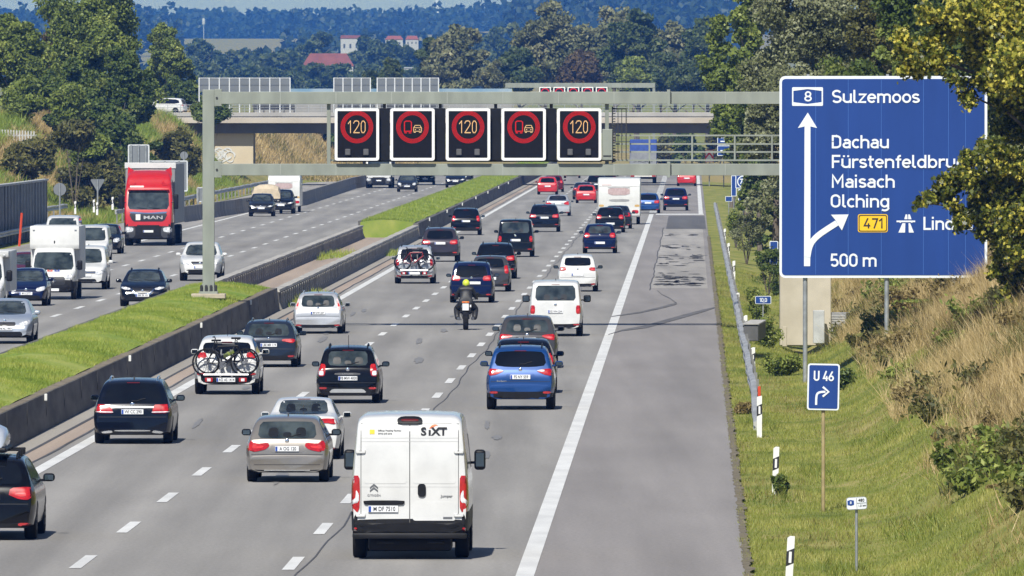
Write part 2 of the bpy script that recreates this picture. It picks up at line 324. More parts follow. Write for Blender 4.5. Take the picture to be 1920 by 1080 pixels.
# markings
strip('edge_line', -14.2, -13.9, 100, 1700, .008, WH)
bm = bmesh.new()
for d0, d1 in zip(np.arange(205, 890, 8.0), np.arange(213, 899, 8.0)):
    a = .155; bm.faces.new([bm.verts.new(rd(u, d, .008)) for u, d in ((-2.8-a, d0), (-2.8+a, d0), (-2.8+a, d1), (-2.8-a, d1))])
o = obj('shoulder_line', bm, WH); o['kind'] = 'structure'
bm = bmesh.new()
for d in np.arange(905, 1500, 9.0): bm.faces.new([bm.verts.new(rd(u, dd, .008)) for u, dd in ((-3.0, d), (-2.5, d), (-2.5, d+5.5), (-3.0, d+5.5))])
o = obj('exit_lane_line', bm, WH); o['kind'] = 'structure'
strip('exit_edge_line', .45, .75, 890, 1600, .008, WH)
bm = bmesh.new(); bm.faces.new([bm.verts.new(rd(u, dd, .009)) for u, dd in ((-2.5, 888), (.8, 888), (.8, 896), (-2.5, 896))]); o = obj('cross_line', bm, WH); o['kind'] = 'structure'
def dashes(u, first, per=18., ln=6.2, w=.105, D1=1700, D0=200):
    bm = bmesh.new(); d = first
    while d > D0: d -= per
    while d < D1:
        bm.faces.new([bm.verts.new(rd(uu, dd, .008)) for uu, dd in ((u-w, d), (u+w, d), (u+w, d+ln), (u-w, d+ln))]); d += per
    o = obj('lane_line', bm, WH); o['kind'] = 'structure'
dashes(-10.5, dist(1054)-3.1); dashes(-6.85, dist(1057)-3.1)
dashes(-23.4, dist(577, 0)-3, D0=400); dashes(-27.1, dist(507)-3, D0=400)
strip('edge_line', -19.75, -19.5, 300, 1700, .008, WH); strip('edge_line', -31.0, -30.75, 500, 1700, .008, WH)
# tar patches and skid marks on the shoulder
bm = bmesh.new()
def blob(u, d, w, ln, n=18, jit=.45):
    c = rd(u, d, .012); vs = []
    for k in range(n):
        t = 2*math.pi*k/n; r = 1+jit*random.uniform(-1, 1)
        vs.append(bm.verts.new((c.x+w*r*math.cos(t), c.y+ln*r*math.sin(t), .012)))
    bm.faces.new(vs)
for k in range(85): 
    d = random.choice([560, 575, 590, 625, 645, 655, 690, 700, 760])+random.uniform(-8, 8); u = random.uniform(-1.6, .4)
    blob(u, d, random.uniform(.06, .36), random.uniform(.5, 2.6))
o = obj('tar_stain', bm, mat('tar_stain', (.06,.057,.057), .8, var=.3, scale=4)); tag(o, kind='structure')
bm = bmesh.new()
for k in range(34): blob(random.choice([-12.2, -8.7, -4.8])+random.uniform(-.4, .4), random.uniform(230, 620), random.uniform(.05, .14), random.uniform(1.5, 6), 18, .25)
tag(obj('oil_stain', bm, mat('oil_stain', (.205,.197,.188), .6, var=.12, scale=4)), kind='structure')
def skid(pts, w):
    bm = bmesh.new(); P = []
    for (x, y) in pts: d = dist(y); P.append(Vector(((x-CX)/F*d, d)))
    Q = []
    for i in range(len(P)-1):
        for k in range(8): Q.append(P[i].lerp(P[i+1], k/8))
    Q.append(P[-1])
    A = []; B = []
    for i, p in enumerate(Q):
        t = i/(len(Q)-1); ww = w*(.25+.75*math.sin(math.pi*min(1, t*1.1+.05))); A.append(bm.verts.new((p.x, p.y-ww, .013))); B.append(bm.verts.new((p.x+.02, p.y+ww, .013)))
    for i in range(len(Q)-1): bm.faces.new((A[i], B[i], B[i+1], A[i+1]))
    tag(obj('skid_mark', bm, mat('skid', (.12,.115,.115), .8, var=.35, scale=1.2)), kind='structure')
skid([(1146, 594), (1200, 586), (1240, 577), (1262, 571), (1268, 569), (1256, 560), (1240, 552), (1232, 545)], 2.2)
skid([(1340, 577), (1318, 583), (1260, 599), (1210, 613), (1165, 620), (1140, 628)], 3.0)

# ------------------------------------------------------------------ the central reservation
def prism(name, sec, D0, D1, m, step=12, jag=0):
    """extrude a (u,z) section along the road"""
    Dn = np.linspace(D0, D1, max(2, int((D1-D0)/step)+1)); bm = bmesh.new(); prev = None
    for d in Dn:
        ring = [bm.verts.new(rd(u, d, z+(random.uniform(-jag, jag) if z > .3 else 0))) for u, z in sec]
        if prev:
            for k in range(len(sec)): bm.faces.new((prev[k], prev[(k+1)%len(sec)], ring[(k+1)%len(sec)], ring[k]))
        else: bm.faces.new(ring)
        prev = ring
    bm.faces.new(prev[::-1]); bmesh.ops.recalc_face_normals(bm, faces=bm.faces)
    return obj(name, bm, m)
WALLM = mat('retaining_concrete', (.15,.14,.125), .9, col2=(.07,.066,.062), scale=.8, stretch=(1,.35,2.5), bump=.2)
BARM = mat('barrier_concrete', (.34,.32,.29), .9, col2=(.12,.115,.11), scale=1.3, stretch=(1,2.4,.1), bump=.2)
wsec = [(-15.55, -.05), (-15.66, .84), (-15.95, .84), (-15.95, -.05)]
def wall(name, label, sec, D0, D1, m, step=12, jag=0): return tag(prism(name, sec, D0, D1, m, step, jag), label, 'wall')
wall('retaining_wall', 'low dark concrete wall holding the near grass median beside the fast lane', wsec, 200, 489, WALLM)
wall('retaining_wall', 'low concrete wall holding the farther grass median before the bridge', wsec, 741, 1500, WALLM)
CAPM = mat('barrier_cap', (.47,.445,.40), .9, col2=(.30,.285,.26), scale=.9, stretch=(1,.8,1), bump=.1)
RIBM = mat('barrier_rib_shade', (.30,.285,.26), .9, col2=(.07,.068,.065), scale=1.1, stretch=(.01,2.6,.12), detail=3)  # dark streaks in the colour stand in for shading between the ribs
def barrier(label, uf, ub):
    s_ = 1 if uf > ub else -1; m_ = (uf+ub)/2
    o = wall('barrier_wall', label, [(uf+.12, 0), (uf, .3), (uf-.04, .66), (ub+.04, .66), (ub, .3), (ub-.12, 0)], 490, 740, RIBM, 4)
    c = prism('cap', [(uf+.03, .663), (uf+.01, .75), (ub-.01, .75), (ub-.03, .663)], 490, 740, CAPM, 3, .012); c.parent = o
    for d in np.arange(492, 738, 2.6):
        bm = bmesh.new(); box(bm, (0, 0, 0), (.07, .5, .62), .01); p = obj('rib', bm, CAPM, o, loc=rd(uf+.02, d, .33))
barrier('weathered crash barrier beside the fast lane along the tan median crossing', -15.62, -15.95); barrier('weathered ribbed crash barrier on the oncoming side of the tan median crossing', -18.78, -19.12)
wall('retaining_wall', 'low concrete wall under the near grass median facing the oncoming lanes', [(-18.95, .95), (-18.95, -.05), (-19.15, -.05), (-19.15, .95)], 200, 477, WALLM)
wall('retaining_wall', 'low concrete wall under the farther grass median facing the oncoming lanes', [(-18.95, .95), (-18.95, -.05), (-19.15, -.05), (-19.15, .95)], 743, 1500, WALLM)
strip('median_crossing', -18.7, -16.0, 489, 742, .02, TAN)
GRM = mat('median_grass', (.16,.24,.035), .95, col2=(.30,.33,.08), scale=.7, stretch=(1,.3,1), spec=.1)
def median(D0, D1):
    Dn = np.linspace(D0, D1, int((D1-D0)/6)); bm = bmesh.new(); rows = []
    for d in Dn:
        rows.append([bm.verts.new(rd(u, d, z+.05*math.sin(d*.2+u))) for u, z in ((-15.9, .84), (-16.3, .93), (-17, 1.04), (-17.8, 1.07), (-18.5, 1.0), (-19.0, .93))])
    for A, B in zip(rows, rows[1:]):
        for k in range(5): bm.faces.new((A[k], A[k+1], B[k+1], B[k]))
    for rr in (rows[0], rows[-1]):
        q = [bm.verts.new((v.co.x, v.co.y, 0)) for v in rr]
        for k in range(5): bm.faces.new((rr[k], rr[k+1], q[k+1], q[k]))
    tag(obj('median_ground', bm, GRM, smooth=True), kind='structure')
median(200, 489); median(742, 1500)
for d in np.arange(214, 488, 9.0):
    bm = bmesh.new(); box(bm, (0, 0, 0), (.012, .05, .86), 0); j_ = obj('joint', bm, mat('joint_dark', (.035,.033,.03), .9, var=.2), loc=rd(-15.598, d, .41)); j_.parent = bpy.data.objects['retaining_wall']
# pale reflectors on the retaining wall
for x, y, t in ((105, 745, 'nearest the dark estate'), (272, 672, 'between the dark estate and the post above it'), (397, 610, 'behind the white car with bicycles'), (493, 567, 'nearest the gantry foot')):
    d = F*(H-.78)/(y-HY); bm = bmesh.new(); box(bm, (0, 0, 0), (.07, .05, .17), .01)
    p = rd(-15.6, d, .78)
    tag(obj('wall_reflector', bm, mat('reflector_white', (.7,.7,.66), .4, var=.1), loc=p), 'small white wall reflector, '+t, 'reflector', 'reflectors on the median wall')
for d in np.arange(770, 1150, 55.):
    bm = bmesh.new(); box(bm, (0, 0, 0), (.07, .05, .2), .01)
    tag(obj('wall_reflector', bm, MATS['reflector_white'], loc=rd(-15.6, d, .8)), 'tiny white reflector on the far median wall behind the black cars', 'reflector', 'far reflectors on the median wall')
# left concrete divider between carriageway and slip road
def poly_wall(name, label, pix, h, w, m, cat='wall', z0=0):
    bm = bmesh.new(); prev = None; P = []
    for (x, y) in pix: d = dist(y); P.append(Vector(((x-CX)/F*d, d, 0)))
    Q = []
    for a, b_ in zip(P, P[1:]):
        for k in range(10): Q.append(a.lerp(b_, k/10))
    Q.append(P[-1])
    for p in Q:
        ring = [bm.verts.new((p.x+dx, p.y, z)) for dx, z in ((w/2, z0), (w*.28, z0+h*.4), (w*.22, z0+h), (-w*.22, z0+h), (-w*.28, z0+h*.4), (-w/2, z0))]
        if prev:
            for k in range(6): bm.faces.new((prev[k], prev[(k+1)%6], ring[(k+1)%6], ring[k]))
        else: bm.faces.new(ring)
        prev = ring
    bm.faces.new(prev); bmesh.ops.recalc_face_normals(bm, faces=bm.faces)
    return tag(obj(name, bm, m), label, cat)
poly_wall('barrier_wall', 'grey concrete divider between the oncoming lanes and the slip road', [(338, 417), (465, 397), (567, 385), (660, 354), (720, 342)], 1.0, .55, BARM)

# crumbled, dusty rim between asphalt and grass
rag = random.Random(3); bm = bmesh.new(); prev = None
for k in range(900):
    d = 195+k*.62; q = (bm.verts.new(rd(.87+rag.uniform(-.03, .04), d, .007)), bm.verts.new(rd(1.0+rag.uniform(-.03, .08), d, .012)))
    if prev: bm.faces.new((prev[0], prev[1], q[1], q[0]))
    prev = q
tag(obj('verge_rim', bm, mat('rim_dirt', (.20,.165,.11), .95, col2=(.10,.085,.05), scale=3.5)), kind='structure')

# brown crumbly rim of soil where the median grass meets its wall
bm = bmesh.new(); prev = None
for k in range(620):
    d = 205+k*.455; q = (bm.verts.new(rd(-15.70, d, .846)), bm.verts.new(rd(-15.95+rag.uniform(-.1, .06), d, .862)))
    if prev: bm.faces.new((prev[0], q[0], q[1], prev[1]))
    prev = q
tag(obj('median_rim', bm, mat('rim_soil', (.24,.20,.14), .95, col2=(.13,.105,.07), scale=3)), kind='structure')
# ------------------------------------------------------------------ vehicles
def chaikin(pts, it=1, closed=False, q=.25):
    pts = [tuple(p) for p in pts]
    for _ in range(it):
        out = [] if closed else [pts[0]]; n = len(pts)
        for i in range(n if closed else n-1):
            a, b = pts[i], pts[(i+1)%n]
            out.append(tuple(a[k]*(1-q)+b[k]*q for k in range(len(a)))); out.append(tuple(a[k]*q+b[k]*(1-q) for k in range(len(a))))
        if not closed: out.append(pts[-1])
        pts = out
    return pts
def body_mesh(S):
    L, W, belt = S['L'], S['W'], S['belt']; prof = chaikin(S['prof'], 2)
    ys = [p[0] for p in prof]; zr = max(p[1] for p in prof); zb0 = S['zb']
    hz = [(zb0-.1, .90), (zb0+.1, .955), (.55*belt, 1.0), (.8*belt, .995), (belt, S.get('bw', .94)), (zr, S['rw_'])] if 'hw' not in S else S['hw']
    hz = chaikin(hz, 1); hx, hy = [p[0] for p in hz], [p[1] for p in hz]
    hw = lambda z: float(np.interp(z, hx, hy))*W/2
    ra, fa = S.get('rplan', (.10, .4)), S.get('fplan', (.2, .8))
    def pf(y):
        k = 1.0
        if y < ra[1]: k -= ra[0]*((ra[1]-y)/ra[1])**2
        if y > L-fa[1]: k -= fa[0]*((y-L+fa[1])/fa[1])**2
        return k
    bm = bmesh.new(); rings = []; last = -1
    dense = []
    for a, b_ in zip(prof, prof[1:]):
        nn = max(1, int((b_[0]-a[0])/.25))
        for k in range(nn): dense.append((a[0]+(b_[0]-a[0])*k/nn, a[1]+(b_[1]-a[1])*k/nn))
    dense.append(prof[-1])
    for y, zt in dense:
        if y-last < .004: y = last+.004
        last = y
        zb = zb0+S.get('tail', .03)*max(0, 1-y/.7)**1.5+.06*max(0, 1-(L-y)/.6)
        rr = min(S.get('rr', .09), (zt-zb)*.4); rx = S.get('rx', .16) if zt > belt+.1 else .1
        top = zt-rr; p = pf(y); pts = [(0, zb), (hw(zb)*.82*p, zb)]
        for z in (zb+.06, .42*belt, .62*belt, .8*belt, .93*belt, belt, belt+.04, belt+(zr-belt)*.4, belt+(zr-belt)*.7, top):
            z = min(max(z, zb+.05), top); pts.append((hw(z)*p, z))
        xr = hw(top)*p
        for k in (1, 2, 3, 4):
            t = R(22.5*k); pts.append((xr-rx*(1-math.cos(t)), top+rr*math.sin(t)))
        xe = xr-rx; pts.append((xe*.55, zt+S.get('crown', .02)*.75)); pts.append((0, zt+S.get('crown', .02)))
        ring = [bm.verts.new((x, y, z)) for x, z in pts]+[bm.verts.new((-x, y, z)) for x, z in pts[-2:0:-1]]
        rings.append(ring)
    N = len(rings[0])
    for A, B in zip(rings, rings[1:]):
        for k in range(N): bm.faces.new((A[k], A[(k+1)%N], B[(k+1)%N], B[k]))
    bm.faces.new(rings[0]); bm.faces.new(rings[-1][::-1])
    bmesh.ops.remove_doubles(bm, verts=bm.verts, dist=.0008)
    bmesh.ops.dissolve_degenerate(bm, edges=bm.edges, dist=.0005)
    bmesh.ops.recalc_face_normals(bm, faces=bm.faces)
    return bm
DIRS = {'rear': Vector((0,1,0)), 'front': Vector((0,-1,0)), 'right': Vector((-1,0,0)), 'left': Vector((1,0,0)), 'top': Vector((0,0,-1))}
def hit(bvh, mode, a, b_, S):
    d = DIRS[mode]
    o = {'rear': Vector((a, -3, b_)), 'front': Vector((a, S['L']+3, b_)), 'right': Vector((4, a, b_)), 'left': Vector((-4, a, b_)), 'top': Vector((a, b_, 6))}[mode]
    h = bvh.ray_cast(o, d)[0]
    if h is None:
        g = {'rear': Vector((a, .1, b_)), 'front': Vector((a, S['L']-.1, b_)), 'right': Vector((1, a, b_)), 'left': Vector((-1, a, b_)), 'top': Vector((a, b_, 1))}[mode]
        h = bvh.find_nearest(g)[0]
    return h
def decal(bvh, poly, mode, S, off=.008, rnd=1, step=.1):
    """a panel that follows the bodywork: polygon in (x,z) or (y,z), pressed onto the body"""
    P = chaikin(poly, rnd, True, .2) if rnd else [tuple(p) for p in poly]; Q = []
    for i, p in enumerate(P):
        q = P[(i+1)%len(P)]; nn = max(1, int(math.dist(p, q)/step))
        for k in range(nn): Q.append((p[0]+(q[0]-p[0])*k/nn, p[1]+(q[1]-p[1])*k/nn))
    cx = sum(p[0] for p in Q)/len(Q); cz = sum(p[1] for p in Q)/len(Q)
    bm = bmesh.new(); d = DIRS[mode]; rings = []
    for j, f in enumerate((1, 1, .82, .6, .38, .18)):
        ring = []
        for x, z in Q:
            h = hit(bvh, mode, cx+(x-cx)*f, cz+(z-cz)*f, S)
            ring.append(bm.verts.new(h+d*.015 if j == 0 else h-d*off))
        rings.append(ring)
    c = bm.verts.new(hit(bvh, mode, cx, cz, S)-d*off); n = len(Q)
    for A, B in zip(rings, rings[1:]):
        for k in range(n): bm.faces.new((A[k], A[(k+1)%n], B[(k+1)%n], B[k]))
    for k in range(n): bm.faces.new((rings[-1][k], rings[-1][(k+1)%n], c))
    bmesh.ops.recalc_face_normals(bm, faces=bm.faces)
    return bm
def mir(p): return [(-x, z) for x, z in p][::-1]
def quad(x0, x1, z0, z1): return [(x0, z0), (x1, z0), (x1, z1), (x0, z1)]
def trap(wb, zb, wt, zt, bow=0): return [(-wb, zb), (-wb*.5, zb-bow), (wb*.5, zb-bow), (wb, zb), (wt, zt), (wt*.5, zt+bow*.6), (-wt*.5, zt+bow*.6), (-wt, zt)]
WHEELS = {}
def wheel_meshes(r, w_):
    k = (round(r, 2), round(w_, 2))
    if k not in WHEELS:
        bm = lathe(bmesh.new(), [(-w_/2, r*.62), (-w_/2, r*.9), (-w_*.42, r*.98), (-w_*.2, r), (w_*.2, r), (w_*.42, r*.98), (w_/2, r*.9), (w_/2, r*.62)], seg=28)
        t = bpy.data.meshes.new('tyre'); bm.to_mesh(t); bm.free(); t.materials.append(rubber())
        bm = lathe(bmesh.new(), [(-w_*.3, r*.6), (w_*.46, r*.64), (w_*.5, r*.6), (w_*.42, r*.5), (w_*.36, r*.2), (w_*.44, r*.16), (w_*.44, .01)], seg=24)
        for kk in range(5):
            a = 2*math.pi*kk/5
            bmesh.ops.create_cube(bm, size=1, matrix=Matrix.Rotation(a, 4, 'X') @ Matrix.Translation((w_*.44, 0, r*.36)) @ Matrix.Diagonal((w_*.12, r*.15, r*.46, 1)))
        q = bpy.data.meshes.new('rim'); bm.to_mesh(q); bm.free(); q.materials.append(mat('alloy', (.42,.43,.45), .3, .8, var=.1))
        for me in (t, q): me.polygons.foreach_set('use_smooth', [True]*len(me.polygons)); me.set_sharp_from_angle(angle=R(35))
        WHEELS[k] = (t, q)
    return WHEELS[k]
def add_wheel(par, x, y, r, w_, side):
    t, q = wheel_meshes(r, w_)
    o = bpy.data.objects.new('wheel', t); COL.objects.link(o); o.parent = par; o.location = (x, y, r); o.rotation_euler = (0, 0, 0 if side > 0 else math.pi)
    k = bpy.data.objects.new('rim', q); COL.objects.link(k); k.parent = o; return o
def part(par, name, bm, m, smooth=True): return obj(name, bm, m, par, smooth)

LIGHTS = {  # right-hand rear lamp outlines (x as share of half width, z metres)
 'wide': [(.50, .80), (.55, .93), (.70, .94), (.93, .97), (.96, .84), (.93, .74), (.55, .73)],
 'tall': [(.74, .76), (.70, .88), (.70, 1.08), (.86, 1.10), (.94, .98), (.93, .76)],
 'corner': [(.47, .80), (.55, .90), (.86, .97), (.93, .93), (.93, .72), (.70, .71), (.50, .74)],
 'slim': [(.45, .93), (.47, .99), (.93, 1.0), (.95, .92), (.80, .86), (.62, .90)],
 'tri': [(.45, 1.03), (.62, 1.07), (.92, 1.09), (.95, 1.0), (.90, .90), (.70, .93)],
 'round': [(.58, .86), (.58, .98), (.68, 1.04), (.86, 1.03), (.95, .96), (.93, .84), (.82, .79), (.66, .79)],
 'high': [(.79, .86), (.76, 1.05), (.73, 1.3), (.80, 1.32), (.88, 1.08), (.92, .88)],
 'vanl': [(.76, .80), (.76, 1.1), (.93, 1.1), (.95, .80)],
}
HEAD = {
 'wide': [(.46, .62), (.52, .72), (.86, .80), (.93, .74), (.90, .64), (.62, .57)],
 'slim': [(.50, .70), (.55, .77), (.90, .82), (.94, .76), (.72, .69)],
 'round': [(.55, .60), (.56, .74), (.72, .82), (.90, .80), (.92, .66), (.78, .58)],
}
BASE = {
 'wagon': dict(L=4.7, W=1.82, zb=.2, belt=.95, rw_=.70, prof=[(0,.56),(.02,.74),(.09,.92),(.13,.97),(.42,1.34),(.6,1.42),(1.0,1.455),(1.9,1.47),(2.55,1.42),(3.4,.99),(3.6,.95),(4.4,.80),(4.62,.66),(4.7,.5)],
    win=(.66, 1.0, .575, 1.345), tl='wide', plate=.76, bump=(.2, .33), wr=.32, wx=(.82, 3.72), mz=1.02, my=3.05, sw=[(.55,1.0),(.75,1.33),(1.9,1.39),(2.5,1.34),(3.1,1.02)]),
 'suv': dict(L=4.5, W=1.86, zb=.26, belt=1.05, rw_=.72, prof=[(0,.66),(.02,.85),(.09,1.02),(.13,1.08),(.38,1.47),(.52,1.57),(.9,1.63),(1.8,1.66),(2.4,1.6),(3.2,1.13),(3.4,1.07),(4.2,.95),(4.42,.78),(4.5,.6)],
    win=(.66, 1.13, .57, 1.5), tl='wide', tz=.08, plate=.86, bump=(.24, .5), wr=.36, wx=(.82, 3.55), mz=1.14, my=2.9, sw=[(.45,1.12),(.65,1.5),(1.8,1.57),(2.35,1.52),(2.95,1.14)]),
 'hatch': dict(L=4.1, W=1.75, zb=.2, belt=.95, rw_=.71, prof=[(0,.58),(.02,.76),(.08,.92),(.12,.98),(.38,1.34),(.5,1.42),(.8,1.47),(1.6,1.48),(2.1,1.43),(2.9,1.0),(3.1,.95),(3.85,.78),(4.03,.64),(4.1,.5)],
    win=(.60, 1.02, .52, 1.36), tl='round', plate=.70, bump=(.2, .34), wr=.31, wx=(.68, 3.25), mz=1.04, my=2.6, sw=[(.45,1.03),(.62,1.33),(1.5,1.4),(2.05,1.35),(2.65,1.03)]),
 'sedan': dict(L=4.5, W=1.8, zb=.19, belt=.93, rw_=.68, prof=[(0,.56),(.02,.8),(.05,.98),(.1,1.03),(.55,1.08),(.75,1.12),(1.25,1.37),(1.5,1.42),(2.0,1.44),(2.5,1.4),(3.3,.98),(3.5,.94),(4.2,.8),(4.43,.65),(4.5,.5)],
    win=(.62, 1.11, .52, 1.37), tl='corner', tz=.06, plate=.78, bump=(.19, .3), wr=.32, wx=(.85, 3.6), mz=1.0, my=3.0, sw=[(.9,1.05),(1.3,1.33),(2.0,1.38),(2.45,1.33),(3.0,1.0)]),
 'mpv': dict(L=4.7, W=1.86, zb=.22, belt=1.02, rw_=.76, prof=[(0,.6),(.02,.8),(.07,1.0),(.1,1.05),(.28,1.5),(.38,1.6),(.7,1.69),(1.8,1.72),(2.7,1.64),(3.6,1.08),(3.8,1.03),(4.45,.88),(4.63,.7),(4.7,.52)],
    win=(.68, 1.1, .60, 1.55), tl='wide', tz=.12, plate=.84, bump=(.22, .4), wr=.33, wx=(.85, 3.75), mz=1.12, my=3.2, sw=[(.4,1.1),(.55,1.55),(2.0,1.63),(2.65,1.56),(3.3,1.12)]),
 'minivan': dict(L=4.9, W=1.9, zb=.26, belt=1.15, rw_=.83, bw=.965, prof=[(0,.6),(.02,.95),(.05,1.2),(.08,1.3),(.2,1.82),(.28,1.89),(.6,1.95),(2.2,1.97),(3.2,1.92),(3.6,1.72),(4.15,1.2),(4.35,1.12),(4.78,.95),(4.87,.75),(4.9,.55)],
    win=(.72, 1.27, .68, 1.80), tl='vanl', plate=.88, bump=(.26, .46), wr=.34, wx=(.95, 3.95), mz=1.3, my=3.75, sw=[(.4,1.3),(.45,1.78),(3.0,1.82),(3.4,1.72),(3.85,1.28)]),
}
# front furniture per type: windscreen (wb,zb,wt,zt), headlamp, grille, intake
FRONT = {
 'wagon': dict(ws=(.68, .98, .56, 1.38), hl='wide', gr=(.30, .60, .26, .72), it=(.62, .27, .58, .42), plate=.5),
 'sedan': dict(ws=(.67, .97, .55, 1.36), hl='wide', gr=(.34, .60, .30, .72), it=(.60, .25, .56, .40), plate=.5),
 'hatch': dict(ws=(.66, .99, .55, 1.38), hl='round', gr=(.36, .60, .32, .68), it=(.58, .26, .54, .42), plate=.5),
 'suv': dict(ws=(.70, 1.12, .58, 1.54), hl='slim', gr=(.34, .66, .42, .82), it=(.66, .32, .58, .5), plate=.6),
 'mpv': dict(ws=(.72, 1.08, .60, 1.58), hl='wide', gr=(.42, .64, .40, .76), it=(.62, .28, .56, .44), plate=.52),
 'minivan': dict(ws=(.78, 1.2, .68, 1.82), hl='wide', gr=(.5, .78, .5, .9), it=(.7, .32, .66, .52), plate=.6),
}
def plate(par, bvh, S, mode, x, z, s, w_=.52, h=.115, txt=True):
    p = hit(bvh, mode, x, z, S); sg = -1 if mode == 'rear' else 1
    y = min(hit(bvh, mode, x, z-h/2, S).y, hit(bvh, mode, x, z+h/2, S).y, p.y) if sg < 0 else max(hit(bvh, mode, x, z-h/2, S).y, p.y)
    bm = bmesh.new(); box(bm, (x, y+sg*.022, z), (w_, .026, h), .006)
    o = part(par, 'license_plate', bm, plate_white(), False); f = y+sg*.036
    bm = bmesh.new(); box(bm, (x+sg*(w_/2-.03), f, z), (.045, .006, h*.86)); obj('country_band', bm, plate_blue(), o)
    if s: text('plate_text', s, h*.92, ink(), o, (x-sg*.02, f, z), sx=.80*w_/.52, rz=0 if sg < 0 else math.pi, bold=.012, ex=.004)
    return o
def vehicle(kind, xl, xr, y, pt, label, cat, name='car', group=None, front=False, plate_text=None, z=0., sc=None, **ov):
    S = dict(BASE[kind]); S.update(ov)
    D = dist(y, z); px = F/D; W = S['W']
    s = sc or max(.93, min(1.06, (xr-xl)/(px*W)))
    cx = ((xl+xr)/2-CX)/px
    if front: loc = (cx-.0*TX, D+S['L']*s, z); rz = math.pi-math.atan(TX)
    else: loc = (cx, D, z); rz = -math.atan(TX)
    root = empty(name, loc, rz, label, cat, group, s)
    bm = body_mesh(S); bvh = BVHTree.FromBMesh(bm)
    clad = S.get('clad', 0); bp = black_plastic()
    for f in bm.faces:
        c = f.calc_center_median()
        if f.normal.z < -.75 or c.z < clad: f.material_index = 1
    obj('body', bm, [pt, bp], root, True, angle=42)
    hw = W/2; rear = not front
    gl = S.get('glass') or dark_glass()
    # wheels and arches
    wr = S['wr']; ww = S.get('ww', .215)
    for wy in S['wx']:
        for sd in (1, -1):
            add_wheel(root, sd*(hw*.985-ww/2), wy, wr, ww, sd)
            arch = [(wy+wr*1.12*math.cos(R(a)), wr+wr*1.12*math.sin(R(a))) for a in range(-10, 191, 20)]
            if S.get('arch', 1): part(root, 'wheel_arch', decal(bvh, arch, 'right' if sd > 0 else 'left', S, .004, 0, .3), bp)
    # side windows
    for sd in ('right', 'left'): part(root, 'side_window', decal(bvh, S['sw'], sd, S, .006, 1, .2), dark_glass())
    # door mirrors
    if S.get('mirrors', 1):
        for sd in (1, -1):
            my, mz = S['my'], S['mz']; mw, mh = S.get('msize', (.21, .145)); bx = hit(bvh, 'right', my, mz-.02, S).x; mx_ = sd*(bx+.06+mw/2)
            bm = bmesh.new(); box(bm, (mx_, my, mz), (mw, .13, mh), .06, 4)
            box(bm, (sd*(bx+.03), my+.02, mz-.05), (.16, .05, .045), .01)
            mo = part(root, 'door_mirror', bm, S.get('mirmat') or (pt if S.get('mirpaint', 1) else bp))
            bm = bmesh.new(); box(bm, (mx_, my-.066, mz), (mw*.74, .012, mh*.68), .004); obj('mirror_glass', bm, mirror_glass(), mo)
    if S.get('rails'):
        zr = max(p[1] for p in S['prof'])
        for sd in (1, -1):
            xx = sd*hw*(S['rw_']-.1); y0, y1 = S['L']*.14, S['L']*.52; bm = bmesh.new()
            P = []
            for k in range(9):
                yy = y0+(y1-y0)*k/8; P.append((xx, yy, hit(bvh, 'top', xx, yy, S).z+(.0 if k in (0, 8) else .055)))
            tube(bm, P, .02, 6); part(root, 'roof_rail', bm, S.get('railmat') or bp)
    if S.get('aerial', 1):
        yy = S.get('aery', S['L']*.2); zz = hit(bvh, 'top', 0, yy, S).z
        bm = bmesh.new()
        if S.get('aerial', 1) == 2: tube(bm, [(0, yy, zz-.01), (0, yy-.12, zz+.3)], .008, 5)
        else: bm = plate_poly(bm, [(0, 0), (.16, 0), (.02, .065)], 0, .03); bm.transform(Matrix.Translation((.015, yy, zz-.005)) @ Matrix.Rotation(R(90), 4, 'Z'))
        part(root, 'aerial', bm, bp, False)
    if rear:
        win = S['win']; wp = S.get('winpoly') or trap(*win, bow=S.get('bow', .02))
        rw = part(root, 'rear_window', decal(bvh, wp, 'rear', S, .008, 1, .12), gl)
        if S.get('wiper', 1):
            zz = win[1]+.025; P = [hit(bvh, 'rear', x, zz+.06*(x > .1)*(x/.3), S)-Vector((0, .02, 0)) for x in (-.02, .1, .2, .3)]
            part(rw, 'rear_wiper', tube(bmesh.new(), P, .012, 5), bp)
        if S.get('seats'):
            for x, wd, hh in ((-.30, .24, .2), (.30, .24, .2), (0, .2, .1)):
                z0 = win[1]+.02; part(rw, 'headrest', decal(bvh, [(x-wd/2, z0), (x+wd/2, z0), (x+wd*.4, z0+hh), (x-wd*.4, z0+hh)], 'rear', S, .011, 2, .08), mat('seat_dark', (.006,.007,.008), .3, var=.2))
        # spoiler / brake lamp
        if S.get('brake', 1):
            zz = win[3]+S.get('bz', .035); part(root, 'brake_lamp', decal(bvh, quad(-.15, .15, zz-.009, zz+.009), 'rear', S, .012, 0), mat('dim_red', (.10,.006,.008), .4, var=.2, spec=.2))
        tp = LIGHTS[S['tl']] if isinstance(S['tl'], str) else S['tl']; tz = S.get('tz', 0)
        P = [(x*hw, z_+tz) for x, z_ in tp]
        for q, md in ((P, 'right'), (mir(P), 'left')):
            lp = part(root, 'tail_lamp', decal(bvh, q, 'rear', S, .014, 1, .06), S.get('lampmat') or lamp_red())
            if S.get('clear'):
                a = [(x*hw, z_+tz) for x, z_ in S['clear']]; part(lp, 'clear_lens', decal(bvh, a if md == 'right' else mir(a), 'rear', S, .02, 1, .05), lamp_white())
            else:
                cx_ = sum(x for x, _ in q)/len(q); cz_ = sum(z_ for _, z_ in q)/len(q)
                a = [(cx_+(x-cx_)*.5, cz_-.02+(z_-cz_)*.32) for x, z_ in q]; part(lp, 'inner_lens', decal(bvh, a, 'rear', S, .019, 1, .05), mat('bright_red_lamp', (.55,.02,.018), .2, coat=.5, var=.25, scale=12))
        b0, b1 = S['bump']
